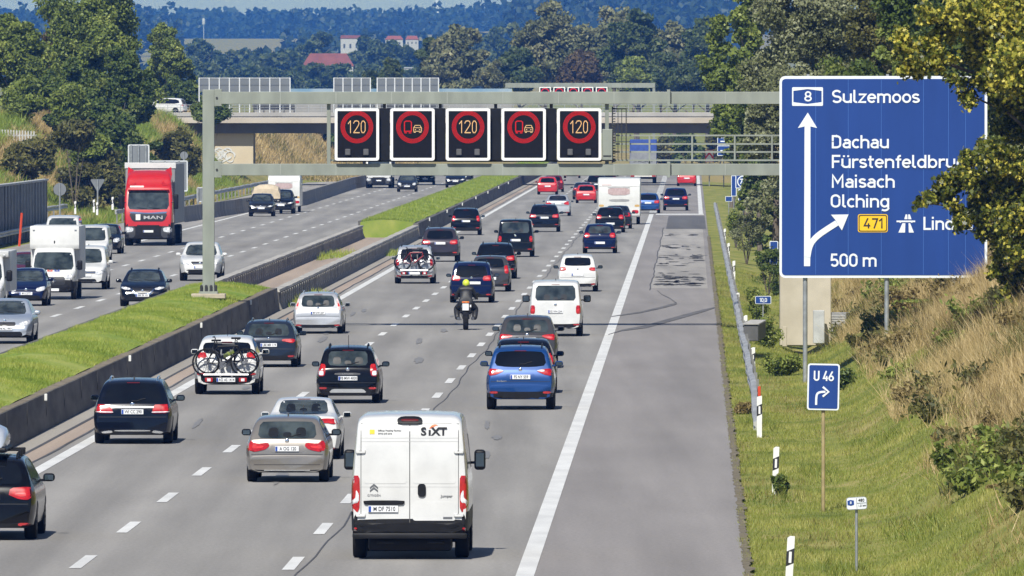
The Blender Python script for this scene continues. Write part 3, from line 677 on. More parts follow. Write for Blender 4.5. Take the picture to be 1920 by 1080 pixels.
        bd = part(root, 'rear_bumper', decal(bvh, [(-hw*.93, b0+.1), (-hw*.55, b0+.02), (hw*.55, b0+.02), (hw*.93, b0+.1), (hw*.95, b1), (hw*.5, b1-.03), (-hw*.5, b1-.03), (-hw*.95, b1)], 'rear', S, .01, 1, .12), bp)
        if S.get('skid'):
            part(bd, 'skid_plate', decal(bvh, trap(.52, b0+.1, .42, b0+.2, .0), 'rear', S, .02, 1), mat('satin_silver', (.5,.5,.5), .35, .6, var=.1))
        if S.get('refl', 1):
            for sd in (1, -1):
                q = [(sd*x, z_) for x, z_ in quad(hw*.66, hw*.9, b1-.075, b1-.02)]; part(bd, 'reflector', decal(bvh, q, 'rear', S, .018, 1), mat('reflector_red', (.35,.015,.015), .25, coat=1, var=.2))
        if S.get('chromebar'):
            zz = S['chromebar']; part(root, 'chrome_strip', decal(bvh, quad(-.5, .5, zz-.017, zz+.017), 'rear', S, .016, 0), chrome())
        if S.get('badge'):
            zz = S['badge']; p = hit(bvh, 'rear', 0, zz, S); bm = bmesh.new(); bmesh.ops.create_uvsphere(bm, u_segments=14, v_segments=8, radius=.052, matrix=Matrix.Translation((0, p.y-.008, p.z)) @ Matrix.Diagonal((1, .25, 1, 1)))
            part(root, 'badge', bm, chrome())
        if S.get('lidline', 1):  # tailgate shut line
            zz = S['plate']-.12 if S['plate'] > .6 else S['plate']+.16
            part(root, 'tailgate_seam', decal(bvh, quad(-hw*.86, hw*.86, zz-.006, zz+.006), 'rear', S, .004, 0), ink())
            if S.get('recess', 1): part(root, 'plate_recess', decal(bvh, trap(.36, S['plate']-.085, .36, S['plate']+.09), 'rear', S, .005, 1), S.get('recmat') or pt)
        if S.get('exhaust'):
            for sd in (1, -1):
                bm = lathe(bmesh.new(), [(-.06, .042), (.1, .042)], 'Y', 10, (sd*.5, .06, S['zb']+.12)); part(root, 'exhaust', bm, chrome())
        if S.get('plate_on', 1): plate(root, bvh, S, 'rear', S.get('plx', 0), S['plate'], plate_text)
    else:
        Fd = dict(FRONT[kind]); Fd.update(S.get('fr', {}))
        ws = part(root, 'windscreen', decal(bvh, trap(*Fd['ws'], bow=.03), 'front', S, .008, 1, .12), clear_glass())
        zz = Fd['ws'][1]
        for x in (-.3, .32): part(ws, 'wiper', tube(bmesh.new(), [hit(bvh, 'front', x+dx, zz+.02+dz, S)+Vector((0, .02, 0)) for dx, dz in ((-.26, 0), (0, .02), (.26, .05))], .012, 5), bp)
        q = Fd['hl']; P = [(x*hw, z_+S.get('hz', 0)) for x, z_ in (HEAD[q] if isinstance(q, str) else q)]
        for a in (P, mir(P)):
            lp = part(root, 'headlamp', decal(bvh, a, 'front', S, .014, 1, .06), mat('headlamp_glass', (.30,.31,.33), .08, coat=1, col2=(.7,.71,.74), scale=11))
            cx_ = sum(x for x, _ in a)/len(a); cz_ = sum(z_ for _, z_ in a)/len(a)
            bm = bmesh.new(); p = hit(bvh, 'front', cx_, cz_, S); bmesh.ops.create_uvsphere(bm, u_segments=12, v_segments=8, radius=.06, matrix=Matrix.Translation(p+Vector((0, .0, 0))) @ Matrix.Diagonal((1, .5, 1, 1)))
            part(lp, 'lamp_reflector', bm, mat('lit_headlamp', (.8,.8,.78), .1, emit=((1, .97, .9), S.get('lit', .25)), coat=1))
        g = Fd['gr']; gp = part(root, 'grille', decal(bvh, trap(*g), 'front', S, .012, 1, .1), mat('grille_black', (.014,.014,.016), .35, var=.3, scale=40, stretch=(.2,1,3)))
        if S.get('grbar', 1): part(gp, 'grille_bar', decal(bvh, quad(-g[0]*.96, g[0]*.96, (g[1]+g[3])/2-.012, (g[1]+g[3])/2+.012), 'front', S, .02, 0), chrome())
        if S.get('rim'):
            for sd in (1, -1): part(gp, 'grille_rim', decal(bvh, [(0, g[1]-.02), (sd*g[0]*.7, g[1]+.01), (sd*g[2]*1.02, g[3]), (sd*g[2]*1.08, g[3]-.02), (sd*g[0]*.75, g[1]-.02), (0, g[1]-.05)], 'front', S, .022, 0), chrome())
        if S.get('kidney'):
            for sd in (1, -1): part(gp, 'kidney_opening', decal(bvh, quad(sd*.19-.15, sd*.19+.15, g[1]+.015, g[3]-.012), 'front', S, .022, 1), ink())
        i_ = Fd['it']; ip = part(root, 'front_bumper_intake', decal(bvh, trap(*i_), 'front', S, .01, 1, .12), bp)
        if S.get('fbadge', 1):
            zc = (g[1]+g[3])/2+S.get('fbz', 0); p = hit(bvh, 'front', 0, zc, S); bm = bmesh.new(); bmesh.ops.create_uvsphere(bm, u_segments=14, v_segments=8, radius=.06, matrix=Matrix.Translation((0, p.y+.02, p.z)) @ Matrix.Diagonal((1, .25, 1, 1))); part(root, 'badge', bm, chrome())
        plate(root, bvh, S, 'front', 0, Fd['plate'], plate_text)
    root['S'] = 0; del root['S']
    return root, bvh, S
# ------------------------------------------------------------------ the traffic
P_black = paint('black', (.003,.003,.004)); P_navyblack = paint('blue_black', (.004,.006,.013)); P_white = paint('white', (.60,.60,.59))
P_silver = paint('silver', (.46,.47,.49), .35, .3); P_beige = paint('beige', (.235,.215,.192), .45, .3); P_blue = paint('blue', (.004,.046,.19), .25)
P_navy = paint('navy', (.004,.009,.045), .1); P_greyblue = paint('slate', (.022,.03,.048), .3); P_grey = paint('grey', (.075,.073,.078), .4)
P_purple = paint('plum_grey', (.055,.048,.06), .4); P_red = paint('red', (.46,.012,.012)); P_maroon = paint('maroon', (.09,.008,.014))
P_dkgrey = paint('graphite', (.018,.02,.023), .3); P_ice = paint('ice_silver', (.40,.44,.50), .35, .3)
G_R = 'cars driving away'; G_L = 'oncoming cars'
def V(*a, **k): return vehicle(*a, **k)

# --- estate, nearest on the fast lane
r, bv, S = V('wagon', 174, 322, 833, P_navyblack, 'black estate car with a chrome strip, beside the median wall near the big van', 'car', group=G_R, plate_text='WI CC 290', rails=1, railmat=chrome(), chromebar=.87, badge=.93,
  W=1.854, L=4.9, prof=[(0,.56),(.02,.74),(.09,.92),(.13,.98),(.46,1.38),(.64,1.46),(1.0,1.5),(1.9,1.52),(2.6,1.46),(3.5,.99),(3.7,.95),(4.6,.80),(4.82,.66),(4.9,.5)], win=(.69, .985, .58, 1.40),
  tl=[(.50, .76), (.54, .93), (.72, .935), (.93, .94), (.95, .80), (.93, .735), (.50, .73)], clear=[(.48, .742), (.93, .75), (.94, .775), (.50, .768)], sw=[(.58,1.0),(.8,1.36),(1.9,1.43),(2.55,1.38),(3.2,1.02)], refl=0)
part(r, 'bumper_trim', decal(bv, quad(-.42, .42, .30, .335), 'rear', S, .02, 1), chrome())
for sd in (1, -1): part(r, 'tailpipe_trim', decal(bv, [(sd*.45, .27), (sd*.50, .33), (sd*.74, .29), (sd*.68, .25)], 'rear', S, .02, 1), chrome())

# --- black estate with roof box at the frame edge
r, bv, S = V('wagon', -124, 66, 1014, P_black, 'black estate car carrying a silver roof box, cut by the photo edge', 'car', group=G_R, plate_text='M', W=1.77, L=4.6, tl=[(.47,.80),(.50,.92),(.80,.94),(.92,.93),(.93,.76),(.84,.71),(.66,.73),(.50,.79)], mirpaint=0, rails=1)
for yy in (1.1, 2.1):
    zz = hit(bv, 'top', .3, yy, S).z+.09; bm = bmesh.new(); box(bm, (0, yy, zz), (1.22, .06, .04), .012)
    box(bm, (-.57, yy, zz-.05), (.07, .08, .1), .01); box(bm, (.57, yy, zz-.05), (.07, .08, .1), .01); part(r, 'roof_bar', bm, black_plastic())
def roof_box(r, S, zz):
    bm = bmesh.new(); secs = [(.25, .36, .06, .0), (.3, .40, .22, 0), (.5, .42, .36, 0), (1.2, .44, .41, 0), (2.0, .42, .36, 0), (2.4, .34, .2, 0), (2.5, .28, .08, 0)]; rings = []
    for y_, hw_, h_, _ in secs:
        rings.append([bm.verts.new((x*hw_, y_, zz+z_*h_)) for x, z_ in ((-.92, 0), (-1, .25), (-1, .5), (-.88, .82), (-.55, .98), (0, 1), (.55, .98), (.88, .82), (1, .5), (1, .25), (.92, 0))])
    for A, B in zip(rings, rings[1:]):
        for k in range(11): bm.faces.new((A[k], A[(k+1)%11], B[(k+1)%11], B[k]))
    bm.faces.new(rings[0]); bm.faces.new(rings[-1][::-1]); bmesh.ops.recalc_face_normals(bm, faces=bm.faces)
    t = empty('roof_box', r.matrix_basis @ Vector((-.08, .1, 0)), r.rotation_euler.z, 'silver plastic roof box strapped on the black estate car', 'roof box', None, r.scale.x)
    obj('lid', bm, paint('box_silver', (.50,.54,.60), .2, .3), t, True, angle=50)
    bm = bmesh.new(); box(bm, (0, 1.35, zz-.035), (.88, 2.2, .08), .03, 2); obj('base', bm, black_plastic(), t)
roof_box(r, S, 1.47+.14)

# --- white suv with bicycles
r, bv, S = V('suv', 363, 486, 740, P_white, 'white off-road car with bicycles on its tail, beside the median wall', 'car', group=G_R, W=1.82, clad=.5, bump=(.24,.62), plate_on=0, lidline=0, mirmat=P_white, tl=[(.60,.98),(.64,1.1),(.92,1.08),(.95,.98),(.85,.92),(.68,.92)], win=(.60,1.16,.56,1.42), winpoly=[(-.52,1.13),(.52,1.13),(.66,1.2),(.66,1.36),(.58,1.45),(-.58,1.45),(-.66,1.36),(-.66,1.2)], badge=0, aerial=2, prof=[(0,.66),(.02,.85),(.09,1.02),(.13,1.08),(.38,1.47),(.52,1.55),(.9,1.6),(1.8,1.62),(2.4,1.58),(3.2,1.13),(3.4,1.07),(4.2,.95),(4.42,.78),(4.5,.6)])
def bike_rack(r, S, ptxt, zz, col):
    bm = bmesh.new(); tube(bm, [(-.62, -.42, zz), (.62, -.42, zz)], .028, 8); rk = obj('bike_rack', bm, mat('rack_alloy', (.6,.6,.62), .35, .6, var=.1), r, True)
    for x in (-.16, .16): obj('rack_post', tube(bmesh.new(), [(x, .05, zz-.06), (x, -.25, zz-.05), (x, -.28, zz+.42), (x*.8, -.3, zz+.7)], .02, 6), mat('rack_alloy', (.6,)*3), rk, True)
    bm = bmesh.new(); box(bm, (0, -.46, zz-.14), (1.2, .05, .14), .02, 2); lb = obj('light_board', bm, black_plastic(), rk, True)
    for sd in (1, -1):
        bm = bmesh.new(); box(bm, (sd*.47, -.49, zz-.14), (.22, .04, .12), .02, 2); k = obj('tail_lamp', bm, lamp_red(), lb, True)
        bm = bmesh.new(); box(bm, (sd*.47, -.512, zz-.14), (.1, .012, .08), .004)
        o = obj('clear_lens', bm, lamp_white(), lb)
    bm = bmesh.new(); box(bm, (0, -.49, zz-.14), (.52, .02, .115), .006); p = obj('license_plate', bm, plate_white(), rk)
    bm = bmesh.new(); box(bm, (-.235, -.502, zz-.14), (.045, .008, .1)); obj('country_band', bm, plate_blue(), lb)
    if ptxt: text('plate_text', ptxt, .105, ink(), lb, (.02, -.503, zz-.14), sx=.8, bold=.012, ex=.004)
bike_rack(r, S, 'AÖ AS 1414', .56, None)
def bicycle(r, dy, zz, x0, flip, framecol, label, wr=.345, bag=None, sc_=1.0):
    t = empty('bicycle', r.matrix_basis @ Vector((x0, dy, zz)), r.rotation_euler.z, label, 'bicycle', 'bicycles on rear racks', r.scale.x*sc_); f = flip
    for x, nm in ((-.53*f, 'wheel'), (.53*f, 'wheel')):
        bm = bmesh.new(); N = 28; rings = []
        for k in range(N):
            a = 2*math.pi*k/N
            rings.append([bm.verts.new((x+(wr+.024*math.cos(b_))*math.cos(a), .024*math.sin(b_), wr+(wr+.024*math.cos(b_))*math.sin(a))) for b_ in [2*math.pi*j/6 for j in range(6)]])
        for k in range(N):
            A, B = rings[k], rings[(k+1)%N]
            for j in range(6): bm.faces.new((A[j], A[(j+1)%6], B[(j+1)%6], B[j]))
        wo = obj('wheel', bm, rubber(), t, True)
        bm = bmesh.new()
        for k in range(10):
            a = math.pi*2*k/10; tube(bm, [(x, 0, wr), (x+wr*.95*math.cos(a), 0, wr+wr*.95*math.sin(a))], .005, 4)
        lathe(bm, [(-.05, .05), (.05, .05)], 'Y', 10, (x, 0, wr)); obj('spokes', bm, mat('spoke_grey', (.25,.25,.26), .4, .6, var=.1), wo)
    bb = (-.06*f, 0, .30); st = (-.20*f, 0, .80); hd = (.36*f, 0, .82); hl = (.40*f, 0, .66); rh = (-.53*f, 0, wr); fh = (.53*f, 0, wr)
    bm = bmesh.new()
    for a, b_, q in ((bb, hl, .034), (st, bb, .022), (st, hd, .026), (rh, bb, .016), (rh, st, .014), (hd, hl, .026)): tube(bm, [a, b_], q, 6)
    obj('frame', bm, framecol, t, True)
    obj('fork', tube(bmesh.new(), [hl, fh], .02, 6), black_plastic(), t, True)
    bm = bmesh.new(); tube(bm, [st, (-.23*f, 0, .95)], .016, 6); box(bm, (-.24*f, 0, .97), (.27, .15, .055), .02, 2); obj('saddle', bm, black_plastic(), t, True)
    bm = bmesh.new(); tube(bm, [hd, (.33*f, 0, .98), (.38*f, 0, 1.0)], .018, 6); tube(bm, [(.36*f, -.28, 1.01), (.40*f, 0, 1.0), (.36*f, .28, 1.01)], .016, 6); obj('handlebar', bm, black_plastic(), t, True)
    bm = lathe(bmesh.new(), [(-.03, .095), (.03, .095)], 'Y', 14, bb); obj('crankset', bm, mat('crank_metal', (.22,.22,.23), .35, .8, var=.2), t, True)
    if bag: 
        bm = bmesh.new(); box(bm, (.1*f, 0, .6), (.34, .09, .12), .03, 2); bm.transform(Matrix.Translation((.1*f, 0, .6)) @ Matrix.Rotation(R(-30*f), 4, 'Y') @ Matrix.Translation((-.1*f, 0, -.6))); obj('frame_battery', bm, bag, t, True)
    return t
bicycle(r, -.36, .54, -.03, 1, black_plastic(), 'black electric bicycle on the white car rack, outermost of its pair', bag=mat('lime_bag', (.015,.016,.016), .5, col2=(.22,.28,.03), scale=9), wr=.36)
bicycle(r, -.17, .60, .03, -1, mat('bike_dark', (.03,.03,.035), .4, var=.2), 'dark bicycle on the white car rack, behind the outermost one', wr=.34)

# --- blue-grey estate
V('wagon', 449, 558, 689, P_greyblue, 'dark blue-grey estate with thin wide tail lamps, right of the bicycle carrier', 'car', group=G_R, plate_text='LBE MR 119', tl='slim', tz=-.1, plate=.70, bump=(.18,.4), glass=clear_glass(), seats=1, rails=1, railmat=P_greyblue, badge=.9)
# --- silver estate
V('wagon', 549, 643, 626, P_silver, 'silver estate car with tall pale lamps, near the gantry foot', 'car', group=G_R, plate_text='M OW 237', tl='high', lampmat=mat('pink_lamp', (.62,.38,.36), .15, coat=1, col2=(.75,.6,.58), scale=9), rails=1, railmat=P_silver, bump=(.2,.36), win=(.62,1.0,.56,1.38), badge=.93, clad=.3,
  prof=[(0,.56),(.02,.74),(.09,.92),(.13,.97),(.36,1.36),(.52,1.45),(.9,1.48),(1.9,1.5),(2.55,1.45),(3.4,.99),(3.6,.95),(4.4,.80),(4.62,.66),(4.7,.5)], glass=clear_glass(), seats=1)
# --- black estate with skid plate
r, bv, S = V('wagon', 592, 712, 757, P_black, 'black rugged estate with a silver skid plate, in front of the two pale cars', 'car', group=G_R, plate_text='FB MW 4000', tl='tall', clear=[(.76,.78),(.76,.90),(.90,.91),(.91,.79)], tz=-.01, rails=1, skid=1, plate=.69, bump=(.2,.47), aerial=2, win=(.54,1.05,.52,1.41), W=1.74, badge=.93, mirpaint=1, glass=clear_glass(), seats=1,
  prof=[(0,.6),(.02,.78),(.07,.95),(.11,1.0),(.34,1.38),(.46,1.48),(.8,1.53),(1.9,1.56),(2.5,1.48),(3.35,1.02),(3.5,.98),(4.3,.84),(4.43,.68),(4.5,.5)], L=4.5)
part(r, 'handle_bar', decal(bv, quad(-.36, .34, .775, .84), 'rear', S, .014, 1), mat('satin_dark', (.05,.05,.052), .35, var=.2))
text('model_lettering', 'LOGAN', .05, mat('grey_letters', (.35,.35,.36), .4, var=.1), r, (0, hit(bv, 'rear', 0, .80, S).y-.02, .808), sx=1.7)
# --- white saloon
V('sedan', 496, 638, 862, P_white, 'white saloon right behind the beige estate car', 'car', group=G_R, tl=[(.42,.86),(.46,.97),(.62,.985),(.92,.97),(.94,.84),(.80,.84),(.66,.87)], tz=0, glass=clear_glass(), seats=1, win=(.60,1.09,.54,1.38), bz=.03, mirmat=P_white, wiper=0, plate=.72)
# --- beige estate
r, bv, S = V('wagon', 460, 616, 905, P_beige, 'beige metallic estate car left of the white rental van', 'car', group=G_R, plate_text='A OG 120', tl=[(.42,.80),(.46,.875),(.72,.84),(.84,.92),(.95,.90),(.97,.68),(.76,.67),(.52,.72)], glass=clear_glass(), seats=1, mirpaint=0, W=1.81, plate=.735, bump=(.18,.29), badge=.905, refl=0, win=(.645,.975,.59,1.31), brake=0,
  prof=[(0,.56),(.02,.72),(.08,.92),(.13,.97),(.42,1.31),(.58,1.385),(1.0,1.42),(1.9,1.43),(2.55,1.39),(3.4,.97),(3.6,.93),(4.3,.78),(4.45,.64),(4.52,.48)], L=4.52)
part(r, 'bumper_crease', decal(bv, quad(-.72, .72, .385, .40), 'rear', S, .006, 0), mat('shadow_gap', (.06,.055,.05), .5, var=.1))
part(r, 'diffuser_trim', decal(bv, quad(-.5, .5, .255, .275), 'rear', S, .02, 0), chrome())
# --- blue compact off-roader
r, bv, S = V('suv', 911, 1040, 769, P_blue, 'bright blue compact off-roader in the slow lane, behind the dark cars', 'car', group=G_R, plate_text='FS NY 559', L=4.1, W=1.765, tl='tri', tz=-.02, clear=[(.45,1.03),(.60,1.065),(.72,1.05),(.68,1.0)], bow=.045, rails=1, plate=.85, bump=(.18,.5), win=(.67,1.15,.60,1.48), badge=1.03, aerial=1, wx=(.72,3.2), clad=.42,
  prof=[(0,.62),(.02,.82),(.08,.99),(.12,1.06),(.34,1.46),(.46,1.56),(.8,1.62),(1.6,1.64),(2.1,1.58),(2.85,1.1),(3.05,1.05),(3.8,.92),(4.02,.76),(4.1,.58)], sw=[(.42,1.12),(.6,1.5),(1.6,1.56),(2.05,1.5),(2.6,1.14)], my=2.55)
text('model_lettering', 'EcoSport', .06, mat('grey_letters', (.35,.35,.36)), r, (-.48, hit(bv, 'rear', -.48, .745, S).y-.012, .745), sx=1.1)
V('hatch', 919, 1043, 738, P_navyblack, 'dark navy car almost hidden ahead of the bright blue off-roader', 'car', group=G_R, tl=[(.74,.78),(.70,.95),(.80,1.12),(.92,1.05),(.95,.8)], W=1.8)
V('suv', 932, 1045, 691, P_grey, 'grey off-road car two ahead of the bright blue off-roader', 'car', group=G_R, tl='tri', tz=-.06, W=1.79, glass=clear_glass(), seats=1, L=4.2, badge=1.0, prof=[(0,.62),(.02,.8),(.08,.97),(.12,1.02),(.34,1.40),(.46,1.5),(.8,1.55),(1.6,1.56),(2.1,1.5),(2.85,1.08),(3.05,1.03),(3.9,.9),(4.12,.76),(4.2,.58)], win=(.64,1.09,.57,1.43), wx=(.72,3.25), sw=[(.42,1.1),(.6,1.43),(1.6,1.49),(2.05,1.43),(2.6,1.1)], my=2.55)
V('minivan', 991, 1092, 631, P_white, 'white minibus in the slow lane, ahead of the grey off-road car', 'van', name='van', group='vans driving away', plate_text='ES WH 234', glass=clear_glass(), bow=.0, clad=.46, mirpaint=0, msize=(.26,.25), mz=1.28, badge=1.12, seats=1, bump=(.24,.47), lidline=0)
V('mpv', 843, 925, 568, P_navy, 'dark blue people carrier directly ahead of the motorcyclist', 'car', group=G_R, tl='wide', tz=.2, rails=1, badge=1.06, plx=.12, plate_text=None)
V('hatch', 880, 957, 547, P_grey, 'small grey hatchback right of the dark blue people carrier', 'car', group=G_R, tl='tall', W=1.7, plate=.55)
V('suv', 890, 968, 523, P_black, 'black off-road car ahead of the small grey hatchback', 'car', group=G_R, W=1.92, tl='wide', tz=.12, chromebar=1.06, exhaust=1, rails=1)
V('suv', 789, 861, 491, P_purple, 'plum-grey off-road car ahead of the silver bicycle carrier', 'car', group=G_R, tl='wide', tz=.12, plate=.9, rails=1, railmat=P_purple)
r, bv, S = V('mpv', 739, 815, 532, P_silver, 'silver people carrier with bicycles on its tail', 'car', group=G_R, W=1.83, tl='vanl', tz=.02, plate_on=0, lidline=0, clad=.3, rails=1, clear=None)
bike_rack(r, S, None, .62, None)
bicycle(r, -.36, .6, 0, 1, mat('bike_red', (.25,.02,.03), .4, var=.2), 'black bicycle with red frame on the silver car rack, outermost', wr=.37)
bicycle(r, -.17, .64, .02, -1, mat('bike_dark', (.03,)*3), 'dark bicycle on the silver car rack, inner of its pair', wr=.36)
V('suv', 845, 902, 441, P_black, 'black off-road car next to the median wall under the gantry', 'car', group=G_R, tl='tall', tz=.1, rails=1)
V('minivan', 932, 1001, 482, P_black, 'black minibus in the middle lane ahead of the black off-road car', 'van', name='van', group='vans driving away', W=1.92, glass=clear_glass(), seats=1, badge=1.12, mirpaint=0)
V('suv', 991, 1050, 435, P_navyblack, 'blue-black off-road car ahead of the black minibus', 'car', group=G_R, tl='wide', tz=.12, W=1.89, rails=1)
V('sedan', 1021, 1070, 405, P_silver, 'silver saloon right of the median, behind the two red cars', 'car', group=G_R, tl='corner', plate=.85)
V('hatch', 1007, 1046, 365, P_red, 'red hatchback in the fast lane, left of a dark car', 'car', group=G_R, W=1.72, tl='tall', bump=(.2,.3))
V('hatch', 1019, 1057, 360, P_maroon, 'dark maroon car half hidden right of the fast-lane red hatchback', 'car', group=G_R, W=1.8)
V('hatch', 1079, 1119, 381, P_red, 'red hatchback immediately left of the white caravan', 'car', group=G_R, W=1.72, tl='high', bump=(.2,.34))
V('sedan', 1074, 1112, 374, P_greyblue, 'blue-grey car mostly hidden by the red hatchback beside the caravan', 'car', group=G_R)
V('suv', 1099, 1139, 364, P_black, 'black car peeping out left of the top of the caravan', 'car', group=G_R)
V('hatch', 1116, 1172, 436, P_black, 'black hatchback close behind the white caravan', 'car', group=G_R, tl='round', plate=.52, badge=.93, bump=(.2,.4))
V('sedan', 1131, 1185, 429, P_dkgrey, 'dark grey car between the black hatchback and the caravan', 'car', group=G_R)
V('hatch', 1045, 1121, 547, P_white, 'white tall hatchback ahead of the white minibus', 'car', group=G_R, tl=[(.55,.97),(.60,1.06),(.92,1.05),(.94,.92),(.80,.90),(.62,.92)], mirpaint=0, plate=.74, bump=(.2,.38), rails=0, badge=.98, win=(.58,1.14,.54,1.46), L=4.08,
  prof=[(0,.6),(.02,.8),(.08,1.0),(.12,1.06),(.34,1.46),(.46,1.54),(.8,1.59),(1.6,1.6),(2.1,1.54),(2.95,1.05),(3.1,1.0),(3.85,.82),(4.03,.66),(4.08,.5)], plate_text=None)
V('hatch', 1092, 1157, 475, P_navy, 'dark navy hatchback with round tail lamps in the slow lane', 'car', group=G_R, tl='round', plate=.53, badge=.93, win=(.60,1.02,.52,1.36), glass=clear_glass(), seats=1)
V('wagon', 1191, 1238, 400, P_blue, 'blue estate car just right of the white caravan', 'car', group=G_R, tl='wide')
V('suv', 1243, 1291, 395, P_navy, 'navy off-road car moving onto the exit lane', 'car', group=G_R, tl='wide', tz=.1)
V('hatch', 1269, 1306, 349, P_red, 'red hatchback far ahead in the exit lane under the gantry beam', 'car', group=G_R, tl='tall')
V('sedan', 1057, 1088, 334, P_dkgrey, 'distant dark car seen just below the gantry beam', 'car', group=G_R)
V('suv', 1120, 1156, 352, P_black, 'black car ahead of the caravan, top hidden by the beam', 'car', group=G_R)

# --- oncoming
V('sedan', -41, 64, 645, P_ice, 'pale silver saloon with kidney grille, coming past the grass median', 'car', group=G_L, front=True, plate_text='FFB AL 1997', W=1.82, fr=dict(gr=(.36,.58,.36,.71), hl=[(.50,.60),(.56,.70),(.90,.78),(.95,.73),(.92,.62)]), grbar=0, lit=.1, kidney=1, fbz=.1)
V('hatch', 12, 90, 574, P_navy, 'royal blue hatchback in front of the white box truck', 'car', group=G_L, front=True, W=1.65, plate_text='M U 2777', fr=dict(hl='wide', gr=(.42,.62,.36,.68)), glass=clear_glass())
V('sedan', 226, 314, 575, P_navyblack, 'black saloon with large grille, coming alongside the gantry foot', 'car', group=G_L, front=True, W=1.84, plate_text='EBE SK 101', fr=dict(gr=(.42,.50,.46,.74), hl='slim', plate=.44), hz=-.03, grbar=0, rim=1, lit=.6, rails=1)
V('suv', 338, 418, 527, P_white, 'white off-road car behind the gantry post', 'car', group=G_L, front=True, W=1.84, clad=.36, plate_text=None, fr=dict(gr=(.3,.68,.42,.84)), L=4.36, mirmat=P_white)
V('minivan', 122, 202, 543, P_white, 'white small van right beside the white box truck', 'van', name='van', group='oncoming vans', front=True, W=1.79, L=4.4, belt=1.1, prof=[(0,.6),(.02,.95),(.05,1.2),(.08,1.3),(.2,1.68),(.28,1.76),(.6,1.8),(2.2,1.82),(2.7,1.78),(3.0,1.65),(3.55,1.12),(3.75,1.06),(4.28,.92),(4.37,.75),(4.4,.55)], fr=dict(ws=(.70,1.14,.60,1.68), hl='wide', gr=(.45,.68,.45,.78), it=(.5,.3,.45,.45)), hz=.05, sw=[(.4,1.2),(.45,1.64),(2.3,1.68),(2.7,1.6),(3.2,1.16)], wx=(.8,3.5), my=3.1, mz=1.15, mirmat=P_white, clad=.3)
V('minivan', 137, 206, 494, P_white, 'white minibus behind the small white van', 'van', name='van', group='oncoming vans', front=True, mirpaint=0)
V('minivan', 84, 152, 475, P_white, 'white van with only its roof showing over the box truck', 'van', name='van', group='oncoming vans', front=True)
V('hatch', 162, 229, 476, P_black, 'black hatchback between the white minibus and the red lorry', 'car', group=G_L, front=True, W=1.8)
V('hatch', 14, 94, 540, P_maroon, 'dark red car half hidden behind the royal blue hatchback', 'car', group=G_L, front=True, W=1.78)
V('suv', 467, 515, 406, P_dkgrey, 'dark grey car towing a beige covered trailer', 'car', group=G_L, front=True, lit=1.2)
V('suv', 503, 553, 401, P_black, 'black off-road car towing a white caravan towards us', 'car', group=G_L, front=True, W=1.83, lit=.6)
V('hatch', 745, 783, 360, P_dkgrey, 'dark small car beside the distant white lorry', 'car', group=G_L, front=True, lit=1.0, fr=dict(hl='round'))
V('suv', 780, 816, 347, P_black, 'black car half hidden behind the small dark car', 'car', group=G_L, front=True)
V('suv', 836, 874, 352, P_navyblack, 'blue-black off-road car with chrome front near the median grass', 'car', group=G_L, front=True, lit=.8)
V('hatch', 853, 888, 341, P_dkgrey, 'dark car peeping out beside the blue-black off-road car', 'car', group=G_L, front=True)

# --- big white van
WV = dict(L=5.4, W=2.05, zb=.42, tail=.05, belt=1.35, rw_=.86, bw=.985, rr=.12, rx=.2, crown=.015, prof=[(0,.62),(.04,.64),(.05,1.6),(.09,2.15),(.16,2.4),(.28,2.48),(.6,2.52),(3.4,2.52),(3.9,2.4),(4.6,1.45),(4.9,1.3),(5.3,1.05),(5.38,.8),(5.4,.6)],
  hw=[(.2,.95),(.5,.985),(1.0,1.0),(1.4,.985),(2.0,.93),(2.52,.86)], win=(.3,2.4,.3,2.45), tl=[(.85,.83),(.84,1.2),(.85,1.46),(.965,1.46),(.99,1.2),(.995,.83)], clear=[(.86,1.0),(.86,1.14),(.91,1.22),(.91,1.08),(.985,1.02),(.985,.95)], plate=.88, plx=-.46, bump=(.2,.66), wr=.34, wx=(1.15,4.55), ww=.24, my=4.2, mz=1.62, msize=(.20,.36), mirpaint=0, sw=[(3.6,1.5),(3.65,2.1),(4.0,2.05),(4.45,1.5)], rplan=(.06,.3), aerial=0, brake=0, wiper=0, lidline=0, refl=0, clad=.74, arch=1)
BASE['bigvan'] = WV
r, bv, S = V('bigvan', 656, 880, 1050, P_white, 'large white rental van with orange and black lettering, nearest vehicle', 'van', name='van', group='vans driving away', sc=1.0, glass=P_white, plate_text='M DF 7510')
for o in list(r.children):
    if o.name.startswith(('rear_window',)): bpy.data.objects.remove(o)
seam = mat('door_seam', (.10,.10,.10), .7, var=.2)
part(r, 'door_seam', decal(bv, quad(-.008, .008, .5, 2.34), 'rear', S, .003, 0, .1), seam)
for sd in (1, -1):
    part(r, 'door_seam', decal(bv, quad(sd*.845-.006, sd*.845+.006, .8, 2.36), 'rear', S, .003, 0, .1), seam)
    for zz in (1.86, .76):
        p = hit(bv, 'rear', sd*.87, zz, S); bm = bmesh.new(); box(bm, (sd*.80, p.y-.015, zz+.02), (.07, .05, .055), .012, 2); box(bm, (sd*.90, p.y-.015, zz+.02), (.07, .05, .055), .012, 2); box(bm, (sd*.85, p.y-.03, zz), (.15, .03, .03), .008, 2); part(r, 'door_hinge', bm, P_white)
    part(r, 'fog_lamp', decal(bv, quad(sd*.94-.03, sd*.94+.03, .49, .56), 'rear', S, .03, 1), lamp_red())
for z0, z1 in ((2.045, 2.053), (2.105, 2.113), (1.26, 1.266)): part(r, 'panel_crease', decal(bv, quad(-.84, .84, z0, z1), 'rear', S, .003, 0, .1), mat('soft_crease', (.42,.42,.42), .6, var=.05))
part(r, 'panel_crease', decal(bv, quad(-.84, .84, 2.35, 2.36), 'rear', S, .003, 0, .1), seam)
